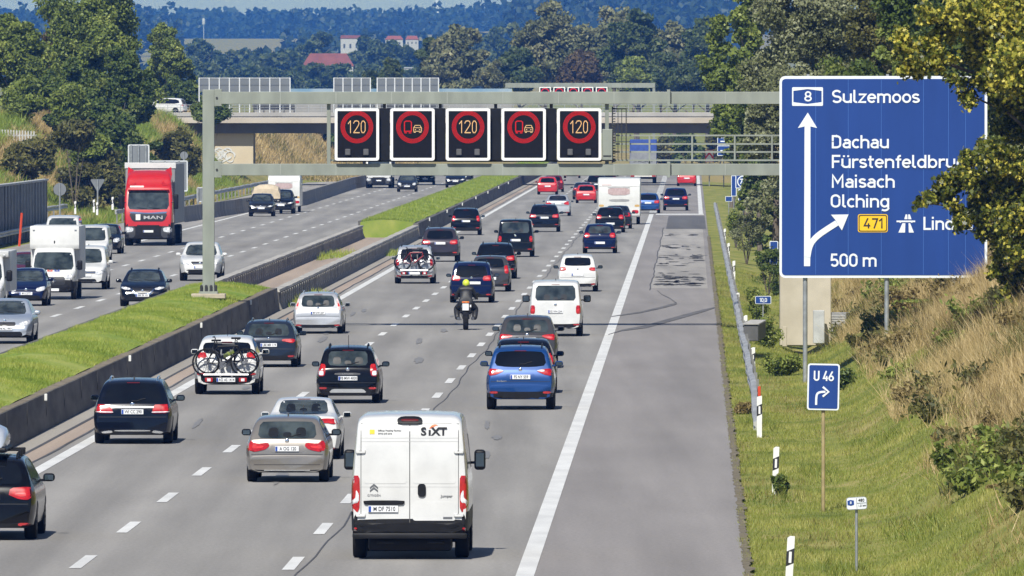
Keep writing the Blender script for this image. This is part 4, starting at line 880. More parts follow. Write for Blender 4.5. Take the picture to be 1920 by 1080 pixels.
hb = part(r, 'lamp_housing', decal(bv, [(-.21, 2.36), (.21, 2.36), (.22, 2.44), (.14, 2.485), (-.14, 2.485), (-.22, 2.44)], 'rear', S, .05, 1, .06), black_plastic())
part(hb, 'brake_lamp', decal(bv, quad(-.15, .15, 2.40, 2.44), 'rear', S, .06, 1, .06), mat('dim_red', (.10,.006,.008)))
part(r, 'handle_bar', decal(bv, [(-.80, .985), (-.76, .95), (-.12, .95), (-.09, .985), (-.09, 1.03), (-.80, 1.03)], 'rear', S, .03, 1), black_plastic())
part(r, 'door_handle', decal(bv, rrect(.14, .28, 1.09, 1.32, .06), 'rear', S, .03, 0), black_plastic())
part(r, 'lower_panel', decal(bv, quad(-.86, .86, .45, .625), 'rear', S, .012, 1), black_plastic())
bm = bmesh.new(); box(bm, (0, -.02, .42), (1.98, .16, .1), .03, 2); part(r, 'bumper_step', bm, mat('bumper_grey', (.014,.014,.015), .5, var=.2, spec=.2))
bm = bmesh.new(); box(bm, (0, 1.15, .33), (1.7, .12, .12), .03); part(r, 'rear_axle', bm, black_plastic())
bm = bmesh.new(); box(bm, (0, .75, .27), (1.45, .9, .26), .06, 2); part(r, 'underbody_filler', bm, black_plastic())  # dark block added to close the bright gap beneath the van
for x in (-.42, .45):
    bm = bmesh.new(); box(bm, (x, .05, .30), (.3, .04, .05), .01); part(r, 'tow_bracket', bm, mat('bumper_grey', (.014,)*3))
for x0_, x1_, z0_, z1_ in ((-.80, -.05, 1.32, 2.0), (.05, .80, 1.32, 2.0), (.05, .80, .68, 1.0)):
    part(r, 'pressed_panel', decal(bv, rrect(x0_, x1_, z0_, z1_, .05), 'rear', S, .006, 0, .12), P_white)
yv = lambda x, z: hit(bv, 'rear', x, z, S).y-.012
BK = ink(); OR = mat('sign_orange', (.72,.13,.02), .5, var=.05); YL = mat('sticker_yellow', (.8,.5,.02), .5, var=.05); GL = mat('grey_letters', (.35,.35,.36))
zt = 2.215
for s_, x, sx_ in (('S', .24, 1.05), ('ı', .345, 1.2), ('X', .45, 1.05), ('T', .58, 1.05)): text('company_lettering', s_, .20, BK, r, (x, yv(x, zt), zt), sx=sx_, bold=.03)
part(r, 'logo_flash', decal(bv, [(.33, 2.27), (.40, 2.285), (.44, 2.32), (.50, 2.33), (.44, 2.345), (.38, 2.335)], 'rear', S, .008, 1, .04), OR)
part(r, 'sticker', decal(bv, quad(-.695, -.61, 2.18, 2.255), 'rear', S, .008, 0), YL)
text('small_print', 'Official Mobility Partner', .042, BK, r, (-.35, yv(-.35, 2.24), 2.24)); text('small_print', 'drive and save', .042, BK, r, (-.43, yv(-.4, 2.19), 2.19))
for k in (0, .055):
    bm = bmesh.new(); plate_poly(bm, [(-.07, 0), (0, .055), (.07, 0), (.07, .03), (0, .088), (-.07, .03)], 0, .01); bm.transform(Matrix.Translation((-.62, yv(-.62, 1.22), 1.175+k))); part(r, 'emblem', bm, mat('emblem_grey', (.25,.25,.26), .3, .8, var=.1), False)
text('maker_lettering', 'CITROËN', .05, GL, r, (-.62, yv(-.6, 1.12), 1.12), sx=1.1, bold=.01); text('model_lettering', 'Jumper', .058, mat('emblem_grey', (.25,)*3), r, (.64, yv(.64, 1.105), 1.105), sx=1.2, bold=.012)
bm = bmesh.new(); box(bm, (.66, yv(.66, .72)+.004, .725), (.16, .012, .04), .004); part(r, 'badge', bm, mat('emblem_grey', (.25,)*3), False)

# --- white box truck (oncoming, luton cab)
BASE['cab'] = dict(BASE['minivan']); FRONT['cab'] = dict(ws=(.86, 1.28, .78, 1.98), hl=[(.52,.88),(.56,1.02),(.90,1.1),(.97,1.0),(.92,.88)], gr=(.52, .62, .50, .98), it=(.9, .34, .92, .6), plate=.42)
def box_truck(xl, xr, y, label, wv, hbox, logo=False):
    D = dist(y); s = (xr-xl)/(F/D*wv); r, bv, S = V('cab', xl, xr, y, P_white, label, 'truck', name='box_truck', group='oncoming lorries', front=True, sc=s, W=wv-.1, L=2.4, zb=.3, belt=1.25, bw=.98, rw_=.84,
      prof=[(0,.9),(.01,1.9),(.05,2.1),(.3,2.2),(.9,2.2),(1.3,2.02),(1.85,1.28),(2.0,1.2),(2.3,1.06),(2.38,.8),(2.4,.55)], wx=(1.75,), wr=.35, sw=[(.5,1.3),(.55,1.95),(1.1,1.9),(1.6,1.3)], my=1.5, mz=1.45, msize=(.22,.4), mirpaint=0, clad=.85 if logo else .5, aerial=0, grbar=0, plate_text=None)
    bm = bmesh.new(); box(bm, (0, -2.3, (hbox+.85)/2), (wv+.06, 4.6, hbox-.85), .04, 2); bx = part(r, 'cargo_box', bm, mat('box_white', (.6,.6,.59), .5, var=.05))
    bm = bmesh.new(); P = [(0, 2.1), (.95, 2.12), (1.0, 2.3), (.95, hbox-.05), (.85, hbox), (0, hbox)]
    A = [bm.verts.new((-wv/2-.02, y_, z_)) for y_, z_ in P]; B = [bm.verts.new((wv/2+.02, y_, z_)) for y_, z_ in P]; n_ = len(P)
    bm.faces.new(A); bm.faces.new(B[::-1])
    for i in range(n_): bm.faces.new((A[i], B[i], B[(i+1)%n_], A[(i+1)%n_]))
    bmesh.ops.recalc_face_normals(bm, faces=bm.faces); bmesh.ops.bevel(bm, geom=list(bm.edges), offset=.035, segments=2, affect='EDGES', profile=.5); part(r, 'overcab_box', bm, MATS['box_white'])
    for sd in (1, -1):
        add_wheel(r, sd*(wv/2-.16), -2.2, .35, .24, sd)
        bm = bmesh.new(); box(bm, (sd*(wv/2-.14), 1.01, hbox-.14), (.09, .03, .06), .012); part(r, 'marker_lamp', bm, lamp_white())
    bm = bmesh.new(); box(bm, (0, -1.5, .62), (.9, 4.4, .2), .02); part(r, 'chassis', bm, black_plastic())
    return r, bv, S
r, bv, S = box_truck(55, 146, 562, 'white box truck with dark grille and red-blue bonnet lettering', 2.05, 3.1, True)
for k, (s_, c_) in enumerate((('M', (.6,.12,.08)), ('M', (.06,.09,.35)))):
    x = .14-.3*k; text('company_lettering', s_, .17, mat('logo_%s' % 'rb'[k], c_, .5, var=.05), r, (x, hit(bv, 'front', x, 1.2, S).y+.03, 1.2), sx=1.9, rz=math.pi, bold=.02)
bm = bmesh.new()
for k in range(24):
    a = R(15*k); q = R(15*(k+1))
    tube(bm, [(.12*math.cos(a), 0, .12*math.sin(a)), (.12*math.cos(q), 0, .12*math.sin(q))], .012, 5)
for k in (90, 210, 330): tube(bm, [(0, 0, 0), (.12*math.cos(R(k)), 0, .12*math.sin(R(k)))], .012, 5)
bm.transform(Matrix.Translation((0, hit(bv, 'front', 0, .82, S).y+.03, .82))); part(r, 'badge', bm, chrome())
bm = bmesh.new(); box(bm, (0, .99, 2.42), (.05, .04, .12), .01); part(r, 'latch', bm, black_plastic())
box_truck(-92, 13, 592, 'white high box truck at the photo edge beside the silver saloon', 2.05, 2.35)

# --- lorries
def lorry(xl, xr, y, pt, label, top, boxcol, front=True, logo=None, lit=.3):
    W_ = 2.5; D = dist(y); s = (xr-xl)/(F/D*W_)
    BASE['lorry'] = dict(BASE['minivan']); FRONT['lorry'] = dict(ws=(1.06, 1.88, 1.02, 2.82), hl=[(.62,.72),(.60,.92),(.90,.98),(.98,.86),(.96,.68)], gr=(.80, 1.24, 1.0, 1.66), it=(.62, .5, .62, 1.06), plate=.74)
    r, bv, S = V('lorry', xl, xr, y, pt, label, 'lorry', name='lorry', group='oncoming lorries', front=True, sc=s, W=W_, L=2.3, zb=.32, tail=0, belt=1.9, bw=.99, rw_=.92, rr=.16, rx=.2, fplan=(.1,.5), rplan=(0,.1),
      prof=[(0,1.0),(.01,3.6),(.05,3.85),(.5,3.85),(1.2,3.6),(1.55,3.1),(1.75,2.95),(2.1,1.95),(2.22,1.5),(2.28,.9),(2.3,.6)], hw=[(.2,.96),(.9,1.0),(1.9,.99),(2.9,.95),(3.85,.84)], wx=(1.2,), wr=.5, ww=.32, sw=[(1.0,2.0),(1.05,2.7),(1.6,2.7),(1.9,2.0)], my=1.95, mz=2.25, msize=(.26,.75), mirpaint=0, clad=1.06, aerial=0, grbar=0, fbadge=0, lit=lit, plate_text=None)
    bm = bmesh.new(); box(bm, (0, -6.3, (top+1.1)/2), (2.54, 12.0, top-1.1), .03, 1); tr = part(r, 'trailer_body', bm, boxcol, False)
    bm = bmesh.new(); box(bm, (0, -.30, top-.08), (2.62, .10, .30), .015); part(tr, 'trailer_rim', bm, mat('box_white', (.6,)*3))
    bm = bmesh.new(); box(bm, (0, -5, .9), (1.2, 11, .25), .02); part(r, 'chassis', bm, black_plastic())
    for yy in (-.9, -8.6, -9.9):
        for sd in (1, -1): add_wheel(r, sd*1.06, yy, .5, .34, sd)
    for sd in (1, -1):
        part(r, 'roof_deflector', decal(bv, [(sd*.62, 3.08), (sd*1.1, 3.1), (sd*1.05, 3.5), (sd*.9, 3.4)], 'front', S, .03, 1), pt)
        part(r, 'bumper_corner', decal(bv, [(sd*.66, .42), (sd*1.2, .42), (sd*1.22, .98), (sd*.66, 1.02)], 'front', S, .010, 1), mat('bumper_slate', (.035,.036,.04), .5, var=.2))
        bm = bmesh.new(); A_ = [bm.verts.new((sd*x, y_, z_)) for x, y_, z_ in ((1.12, .35, 3.45), (1.12, 1.2, 3.2), (1.02, 1.45, 3.0), (.66, 1.5, 3.05), (.6, .4, 3.6), (1.1, .3, 3.9), (1.14, .2, 3.5))]
        B_ = [bm.verts.new((v.co.x, v.co.y+.1, v.co.z+.12)) for v in A_]; bm.faces.new(A_); bm.faces.new(B_[::-1])
        for q_ in range(7): bm.faces.new((A_[q_], B_[q_], B_[(q_+1)%7], A_[(q_+1)%7]))
        bmesh.ops.recalc_face_normals(bm, faces=bm.faces); part(r, 'roof_fin', bm, pt)
        part(r, 'step_well', decal(bv, quad(sd*.98, sd*1.2, .46, .62), 'front', S, .012, 1), black_plastic())
    bm = bmesh.new(); box(bm, (0, hit(bv, 'front', 0, 2.8, S).y+.08, 2.86), (2.1, .22, .05), .015, 2); part(r, 'sun_visor', bm, pt if pt != P_red else P_red)
    return r, bv, S
r, bv, S = lorry(233, 325, 461, P_red, 'red lorry with white trailer front, coming in the slow lane', 4.16, mat('curtain_grey', (.18,.18,.19), .6, col2=(.28,.28,.28), scale=2, stretch=(1,3,.2)), lit=.9)
text('maker_lettering', 'MAN', .24, mat('letter_silver', (.55,.55,.56), .4, .3, var=.05), r, (-.25, hit(bv, 'front', -.2, 1.44, S).y+.03, 1.44), sx=1.9, rz=math.pi, bold=.012)
bm = bmesh.new(); box(bm, (.52, hit(bv, 'front', .5, 1.48, S).y+.03, 1.46), (.24, .02, .3), .005); part(r, 'sticker', bm, mat('sticker_white', (.7,.7,.66), .5, var=.05))
part(r, 'grille_chrome', decal(bv, [(-.9, 1.64), (.9, 1.64), (.98, 1.76), (0, 1.68), (-.98, 1.76)], 'front', S, .02, 1), chrome())
part(r, 'company_lettering', decal(bv, quad(.25, .95, 2.98, 3.06), 'front', S, .012, 0), mat('sticker_white', (.7,)*3)); 
r, bv, S = lorry(686, 735, 353, P_white, 'white lorry in the distance on the oncoming side', 4.0, mat('box_white', (.6,)*3))
# --- blue lorry driving away
D = dist(344); r = empty('lorry', ((1206-CX)/F*D, D, 0), -math.atan(TX), 'lorry with blue body and grey tarpaulin back, driving away under the bridge', 'lorry', None, 1.0)
bm = bmesh.new(); box(bm, (0, 6, 2.6), (2.52, 12, 3.0), .03); obj('trailer_body', bm, mat('tarp_blue', (.03,.07,.30), .6, var=.15), r)
bm = bmesh.new(); box(bm, (0, -.03, 2.0), (2.46, .04, 2.1), .02); bk = obj('rear_door', bm, mat('tarp_grey', (.22,.23,.25), .6, var=.12), r)
text('company_lettering', 'SPADAW', .42, ink(), bk, (0, -.06, 2.1), sx=1.1)
bm = bmesh.new(); box(bm, (0, .02, .72), (2.4, .12, .22), .02); obj('light_bar', bm, mat('bar_white', (.65,.64,.62), .5, var=.1), r)
for sd in (1, -1):
    bm = bmesh.new(); box(bm, (sd*1.0, -.05, .72), (.35, .05, .16), .01); obj('tail_lamp', bm, lamp_red(), r)
    add_wheel(r, sd*1.05, 1.6, .5, .36, sd); add_wheel(r, sd*1.05, 3.0, .5, .36, sd)
bm = bmesh.new(); box(bm, (0, 6, .9), (1.3, 11.6, .4), .02); obj('chassis', bm, black_plastic(), r)
bm = bmesh.new(); box(bm, (0, 13.6, 1.95), (2.45, 2.2, 3.2), .12, 2); obj('cab', bm, P_navy, r, True)

# --- caravans and trailer
def caravan(xl, xr, y, label, facing, Wc=2.3, Hc=2.6):
    D = dist(y); s = (xr-xl)/(F/D*Wc); r = empty('caravan', (((xl+xr)/2-CX)/F*D, D, 0), -math.atan(TX), label, 'caravan', 'caravans', s)
    prof = [(.0,.5),(.06,.9),(.02,1.6),(.14,2.3),(.3,2.52),(.7,2.58),(4.6,2.58),(5.2,2.3),(5.4,1.5),(5.3,.6),(5.1,.42),(.2,.42)]
    bm = bmesh.new(); prof = chaikin(prof, 1, True, .2); rings = []
    for x, q in ((-Wc/2, .96), (-Wc/2+.05, 1), (Wc/2-.05, 1), (Wc/2, .96)): rings.append([bm.verts.new((x, 2.7+(y_-2.7)*q, 1.5+(z_-1.5)*q)) for y_, z_ in prof])
    N = len(prof)
    for A, B in zip(rings, rings[1:]):
        for k in range(N): bm.faces.new((A[k], A[(k+1)%N], B[(k+1)%N], B[k]))
    bm.faces.new(rings[0]); bm.faces.new(rings[-1][::-1]); bmesh.ops.recalc_face_normals(bm, faces=bm.faces); bv = BVHTree.FromBMesh(bm); S = dict(L=5.4, W=Wc)
    obj('body', bm, mat('caravan_white', (.62,.62,.6), .35, coat=.5, var=.04), r, True)
    wn = part(r, 'rear_window', decal(bv, quad(-.62, .58, 1.62, 2.02), 'rear', S, .02, 1, .1), mat('curtained_window', (.38,.27,.25), .2, coat=1, col2=(.5,.38,.36), scale=12))
    part(wn, 'window_frame', decal(bv, quad(-.62, .58, 2.02, 2.06), 'rear', S, .03, 0), mat('frame_grey', (.3,.3,.3), .5, var=.1))
    part(r, 'lower_window', decal(bv, quad(-.55, .55, 1.28, 1.4), 'rear', S, .02, 1, .1), mat('frame_grey', (.3,)*3))
    part(r, 'trim_stripe', decal(bv, quad(-1.1, 1.1, 2.1, 2.115), 'rear', S, .01, 0), mat('frame_grey', (.3,)*3))
    for sd in (1, -1):
        part(r, 'tail_lamp', decal(bv, quad(sd*.88-.18, sd*.88+.18, .62, .8), 'rear', S, .03, 1), lamp_red())
        part(r, 'side_stripe', decal(bv, quad(sd*.98-.13, sd*.98+.13, .98, 1.1), 'rear', S, .01, 1), mat('stripe_ochre', (.55,.35,.12), .5, var=.1))
        add_wheel(r, sd*(Wc/2-.14), 2.6, .33, .2, sd)
    bm = bmesh.new(); box(bm, (0, .08, .5), (Wc*.96, .1, .16), .03); part(r, 'bumper', bm, mat('frame_grey', (.3,)*3))
    bm = bmesh.new(); box(bm, (0, 2.7, .36), (.9, 4.6, .1), .02); part(r, 'chassis', bm, black_plastic())
    return r, bv, S
r, bv, S = caravan(1121, 1201, 421, 'white caravan with pink curtained window, towed in the slow lane', 1, 2.35)
text('company_lettering', 'Caravelair', .12, mat('pink_ink', (.6,.2,.2), .5, var=.1), r, (-.68, hit(bv, 'rear', -.6, 2.2, S).y-.03, 2.2), sx=1.1)
caravan(502, 563, 398, 'white caravan behind the oncoming black off-road car', 1, 2.25, 2.6)
D = dist(402); r = empty('trailer', ((497-CX)/F*D, D+5.5, 0), math.pi-math.atan(TX), 'beige tarpaulin-covered trailer behind the dark grey car', 'trailer', None, 1)
bm = bmesh.new(); rings = []
for y_, q in ((-2.6, .6), (-2.4, .9), (-1.5, 1), (0, 1.0), (1.0, .95), (1.3, .7)):
    rings.append([bm.verts.new((x*.98, y_, 1.05+z_*q)) for x, z_ in ((-1, 0), (-1, .45), (-.85, .8), (-.5, .95), (0, 1.0), (.5, .95), (.85, .8), (1, .45), (1, 0))])
for A, B in zip(rings, rings[1:]):
    for k in range(9): bm.faces.new((A[k], A[(k+1)%9], B[(k+1)%9], B[k]))
bm.faces.new(rings[0]); bm.faces.new(rings[-1][::-1]); bmesh.ops.recalc_face_normals(bm, faces=bm.faces); obj('cover', bm, mat('beige_tarp', (.52,.43,.31), .8, var=.12, bump=.2), r, True)
bm = bmesh.new(); box(bm, (0, -.6, .8), (1.85, 3.6, .5), .03); obj('bed', bm, mat('frame_grey', (.3,)*3), r)
for sd in (1, -1): add_wheel(r, sd*.98, -.6, .32, .2, sd)

# --- motorcycle and rider
D = dist(619); mroot = empty('motorcycle', ((873-CX)/F*D, D, 0), -math.atan(TX), 'dark touring motorcycle in the middle lane', 'motorcycle')
add_wheel(mroot, 0, .32, .31, .18, 1).name = 'wheel'; add_wheel(mroot, 0, 1.75, .3, .12, 1)
bm = bmesh.new(); rings = []
for y_, w_, z0, z1 in ((.02,.10,.78,.9), (.2,.17,.66,.92), (.6,.2,.5,.86), (1.0,.22,.36,.98), (1.4,.26,.4,1.05), (1.75,.22,.55,1.1), (1.95,.1,.7,.98)):
    rings.append([bm.verts.new((x*w_, y_, z0+(z1-z0)*q)) for x, q in ((-.5,0),(-1,.35),(-.9,.75),(-.4,1),(.4,1),(.9,.75),(1,.35),(.5,0))])
for A, B in zip(rings, rings[1:]):
    for k in range(8): bm.faces.new((A[k], A[(k+1)%8], B[(k+1)%8], B[k]))
bm.faces.new(rings[0]); bm.faces.new(rings[-1][::-1]); bmesh.ops.recalc_face_normals(bm, faces=bm.faces); obj('fairing', bm, P_black, mroot, True)
bm = bmesh.new(); box(bm, (0, .16, .52), (.22, .2, .34), .05, 2); obj('mudguard', bm, black_plastic(), mroot, True)
bm = bmesh.new(); box(bm, (0, .02, .80), (.22, .02, .25), .01); lp = obj('license_plate', bm, plate_white(), mroot)
bm = bmesh.new(); box(bm, (0, .02, .965), (.26, .08, .06), .02, 2); obj('tail_lamp', bm, mat('amber_lamp', (.75,.3,.03), .15, coat=1, col2=(.6,.05,.03), scale=18), mroot, True)
for sd in (1, -1):
    obj('exhaust', lathe(bmesh.new(), [(-.05, .05), (.0, .06), (.6, .055), (.7, .03)], 'Y', 12, (sd*.24, .1, .40)), mat('exhaust_steel', (.2,.2,.21), .3, .9, var=.1), mroot, True)
    bm = bmesh.new(); tube(bm, [(sd*.05, 1.55, 1.02), (sd*.34, 1.42, 1.06), (sd*.4, 1.36, 1.05)], .018, 6); obj('handlebar', bm, black_plastic(), mroot, True)
    bm = bmesh.new(); tube(bm, [(sd*.3, 1.5, 1.05), (sd*.36, 1.52, 1.2)], .01, 5); box(bm, (sd*.38, 1.52, 1.23), (.13, .04, .08), .02, 2); obj('mirror', bm, black_plastic(), mroot, True)
    bm = bmesh.new(); box(bm, (sd*.02+sd*.0, .0, .9), (.02, .01, .02)); bm.free()
bm = bmesh.new(); box(bm, (.17, .03, .83), (.05, .02, .09), .01); obj('sticker', bm, plate_white(), mroot)
def skin_body(name, verts, edges, rad, m, parent=None, sub=2, root_i=0):
    me = bpy.data.meshes.new(name); me.from_pydata(verts, edges, []); o = link(name, me, m, parent)
    o.modifiers.new('skin', 'SKIN'); sk = me.skin_vertices[0].data
    for i, q in enumerate(rad): sk[i].radius = (q, q) if not isinstance(q, tuple) else q
    for i in range(len(verts)): sk[i].use_root = (i == root_i)
    sb = o.modifiers.new('sub', 'SUBSURF'); sb.levels = sub; sb.render_levels = sub
    dg = bpy.context.evaluated_depsgraph_get(); nm = bpy.data.meshes.new_from_object(o.evaluated_get(dg)); o.modifiers.clear(); o.data = nm
    nm.polygons.foreach_set('use_smooth', [True]*len(nm.polygons))
    if not nm.materials: nm.materials.append(m)
    return o
leather = mat('black_leather', (.014,.014,.016), .55, var=.3, scale=8)
vs = [(0,.72,.92), (0,.80,1.12), (0,.92,1.34), (0,.98,1.44), (0,1.0,1.50), (.19,.95,1.40), (.30,1.1,1.18), (.36,1.36,1.07), (-.19,.95,1.40), (-.30,1.1,1.18), (-.36,1.36,1.07), (.15,.74,.88), (.33,1.05,.72), (.30,.72,.42), (.30,.84,.36), (-.15,.74,.88), (-.33,1.05,.72), (-.30,.72,.42), (-.30,.84,.36)]
es = [(0,1),(1,2),(2,3),(3,4),(3,5),(5,6),(6,7),(3,8),(8,9),(9,10),(0,11),(11,12),(12,13),(13,14),(0,15),(15,16),(16,17),(17,18)]
rad = [(.22,.18), (.22,.17), (.25,.17), (.18,.13), .08, .115, .085, .055, .115, .085, .055, .14, .12, .095, .075, .14, .12, .095, .075]
prt = empty('person', mroot.location, mroot.rotation_euler.z, 'motorcyclist in black clothing and yellow-green helmet riding the touring motorcycle', 'person')
pb = skin_body('body', vs, es, rad, leather, prt)
for sd in (1, -1):   # gloved hands closed on the grips
    hv = [(sd*.36, 1.36, 1.07), (sd*.365, 1.40, 1.065)]; he = [(0, 1)]; hr = [.042, .04]
    for k in range(4):
        x = sd*(.335+.022*k); b_ = len(hv); hv += [(x, 1.43, 1.075), (x, 1.45, 1.05), (x, 1.42, 1.03)]; he += [(1, b_), (b_, b_+1), (b_+1, b_+2)]; hr += [.011, .01, .009]
    b_ = len(hv); hv += [(sd*.32, 1.39, 1.045), (sd*.325, 1.42, 1.025)]; he += [(1, b_), (b_, b_+1)]; hr += [.013, .011]
    skin_body('glove', hv, he, hr, leather, prt, 1)
hel = mat('helmet_yellow', (.62,.72,.04), .25, coat=1, var=.08, scale=6)
bm = bmesh.new(); bmesh.ops.create_uvsphere(bm, u_segments=20, v_segments=14, radius=.14, matrix=Matrix.Translation((0, 1.03, 1.60)) @ Matrix.Diagonal((.92, 1.12, 1.03, 1)))
ho = obj('helmet', bm, hel, prt, True)
bm = bmesh.new(); box(bm, (0, 1.03, 1.515), (.2, .24, .06), .02, 2); obj('helmet_trim', bm, black_plastic(), ho, True)
# ------------------------------------------------------------------ gantry with variable signs
GS = mat('gantry_steel', (.235,.255,.22), .5, var=.12, scale=1.2, stretch=(1.6,1,.5)); GD = 452.0; gs = F/GD
def gx(x): return (x-CX)/gs
def gz(y): return H-(y-HY)/gs
def gbox(x0, x1, y0, y1, d0, d1): return ((gx((x0+x1)/2), (d0+d1)/2, gz((y0+y1)/2)), ((x1-x0)/gs, d1-d0, (y1-y0)/gs))
g = empty('sign_gantry', (0, 0, 0), 0, 'grey-green steel gantry spanning the road on a post in the grass median', 'gantry')
for k in range(9):
    x = 526+104.2*k
    for y0, y1 in ((173, 194.5), (307.5, 328.5)): boxes('weld_seam', [gbox(x-.7, x+.7, y0, y1, GD-.304, GD-.29)], mat('seam_pale', (.30,.32,.29), .5, var=.1), g)
o = boxes('post', [gbox(380, 402, 168, 550, GD-.25, GD+.25)], GS, g, .015)
boxes('base_plate', [gbox(375, 408, 546, 553, GD-.35, GD+.35)], GS, o)
for k in range(4):
    bm = lathe(bmesh.new(), [(gz(552), .05), (gz(536), .05), (gz(534), .03)], 'Z', 8, (gx(378+9*k), GD-.29, 0)); obj('anchor_bolt', bm, mat('bolt_dark', (.03,.03,.03), .6, var=.2), o)
for k in (0, 1):
    bm = bmesh.new(); plate_poly(bm, [(gx(380+(0 if k else -8)), gz(550)), (gx(402+(8 if k else 0)), gz(550)), (gx(398 if k else 402), gz(520)), (gx(380 if k else 384), gz(520))], GD-.02, .03); obj('stiffener', bm, GS, o)
for nm, y0, y1 in (('upper', 172, 195), ('lower', 307, 329)):
    bmo = boxes('beam', [gbox(415, 1500, y0, y1, GD-.3, GD+.3)], GS, g, .012)
    boxes('beam_bracket', [gbox(402, 416, y0-5, y1+4, GD-.27, GD+.27)], GS, bmo, .01)
    boxes('splice_flange', [gbox(1250.5, 1256.5, y0-4, y1+4, GD-.36, GD+.36)], GS, bmo, .008)
    for k in range(6): boxes('flange_bolt', [gbox(1257, 1258.6, y0+1+k*3.6, y0+2.6+k*3.6, GD-.34, GD-.28)], MATS['bolt_dark'], bmo)
    bm = lathe(bmesh.new(), [(GD-.30, .04), (GD-.25, .04)], 'Y', 10, (gx(407), 0, gz((y0+y1)/2))); obj('drain_hole', bm, MATS['bolt_dark'], bmo)
boxes('post', [gbox(1494, 1520, 168, 500, GD-.25, GD+.25)], GS, g, .015)
for x in (616.5, 1138): boxes('strut', [gbox(x-3.5, x+3.5, 195, 307, GD-.1, GD+.1)], GS, g, .006)
ch = boxes('control_cabinet', [gbox(1129, 1148, 242, 300, GD-.45, GD-.12)], GS, g, .015)
boxes('cabinet_label', [gbox(1131, 1146, 291, 294, GD-.457, GD-.451)], MATS['bolt_dark'], ch)
# walkway railing and cage ladder on the back
for x in (1218, 1298, 1378, 1448): boxes('railing_post', [gbox(x-1.6, x+1.6, 253, 307, GD+.5, GD+.57)], GS, g)
for y in (254, 270, 285): boxes('railing', [gbox(1150, 1470, y-1.5, y+1.5, GD+.58, GD+.63)], GS, g)
boxes('walkway', [gbox(620, 1470, 299, 302, GD+.05, GD+.6)], GS, g)
lad = boxes('ladder', [gbox(1147, 1149.5, 200, 305, GD-.1, GD-.05), gbox(1173, 1175, 203, 300, GD-.1, GD-.05)]+[gbox(1147, 1154, y, y+2, GD-.12, GD-.06) for y in range(202, 304, 5)]+[gbox(1149.4, 1173, 203, 205, GD-.09, GD-.06)]+[gbox(x, x+1.4, 205, 300, GD-.095, GD-.06) for x in (1158, 1165)], MATS['bolt_dark'], g)
boxes('cable_tray', [gbox(625, 1128, 300.5, 303.5, GD-.05, GD+.02)], MATS['bolt_dark'], g)
for k in range(4):
    x = 721+104.2*k; boxes('spacer_box', [gbox(x-10, x+10, 203, 301, GD-.22, GD+.02)], mat('spacer_black', (.011,.012,.015), .6, var=.15, spec=.15), g, .01)
    boxes('hanger', [gbox(x-3, x+3, 195, 204, GD-.16, GD-.04)], MATS['bolt_dark'], g)
PB = mat('panel_black', (.006,.006,.009), .6, var=.15, scale=8, spec=.15); PW = mat('panel_white', (.76,.76,.76), .45, var=.03)
LED_R = mat('led_red', (.2,.006,.006), .6, emit=((1, .03, .03), .55), col2=(.06,.002,.002), scale=26, spec=.1); LED_A = mat('led_amber', (.4,.3,.15), .5, emit=((1, .6, .28), .55))
names = ['outermost over the oncoming side', 'between the first and middle signs', 'in the middle of the row', 'between the middle sign and the ladder end', 'next to the control cabinet and ladder']
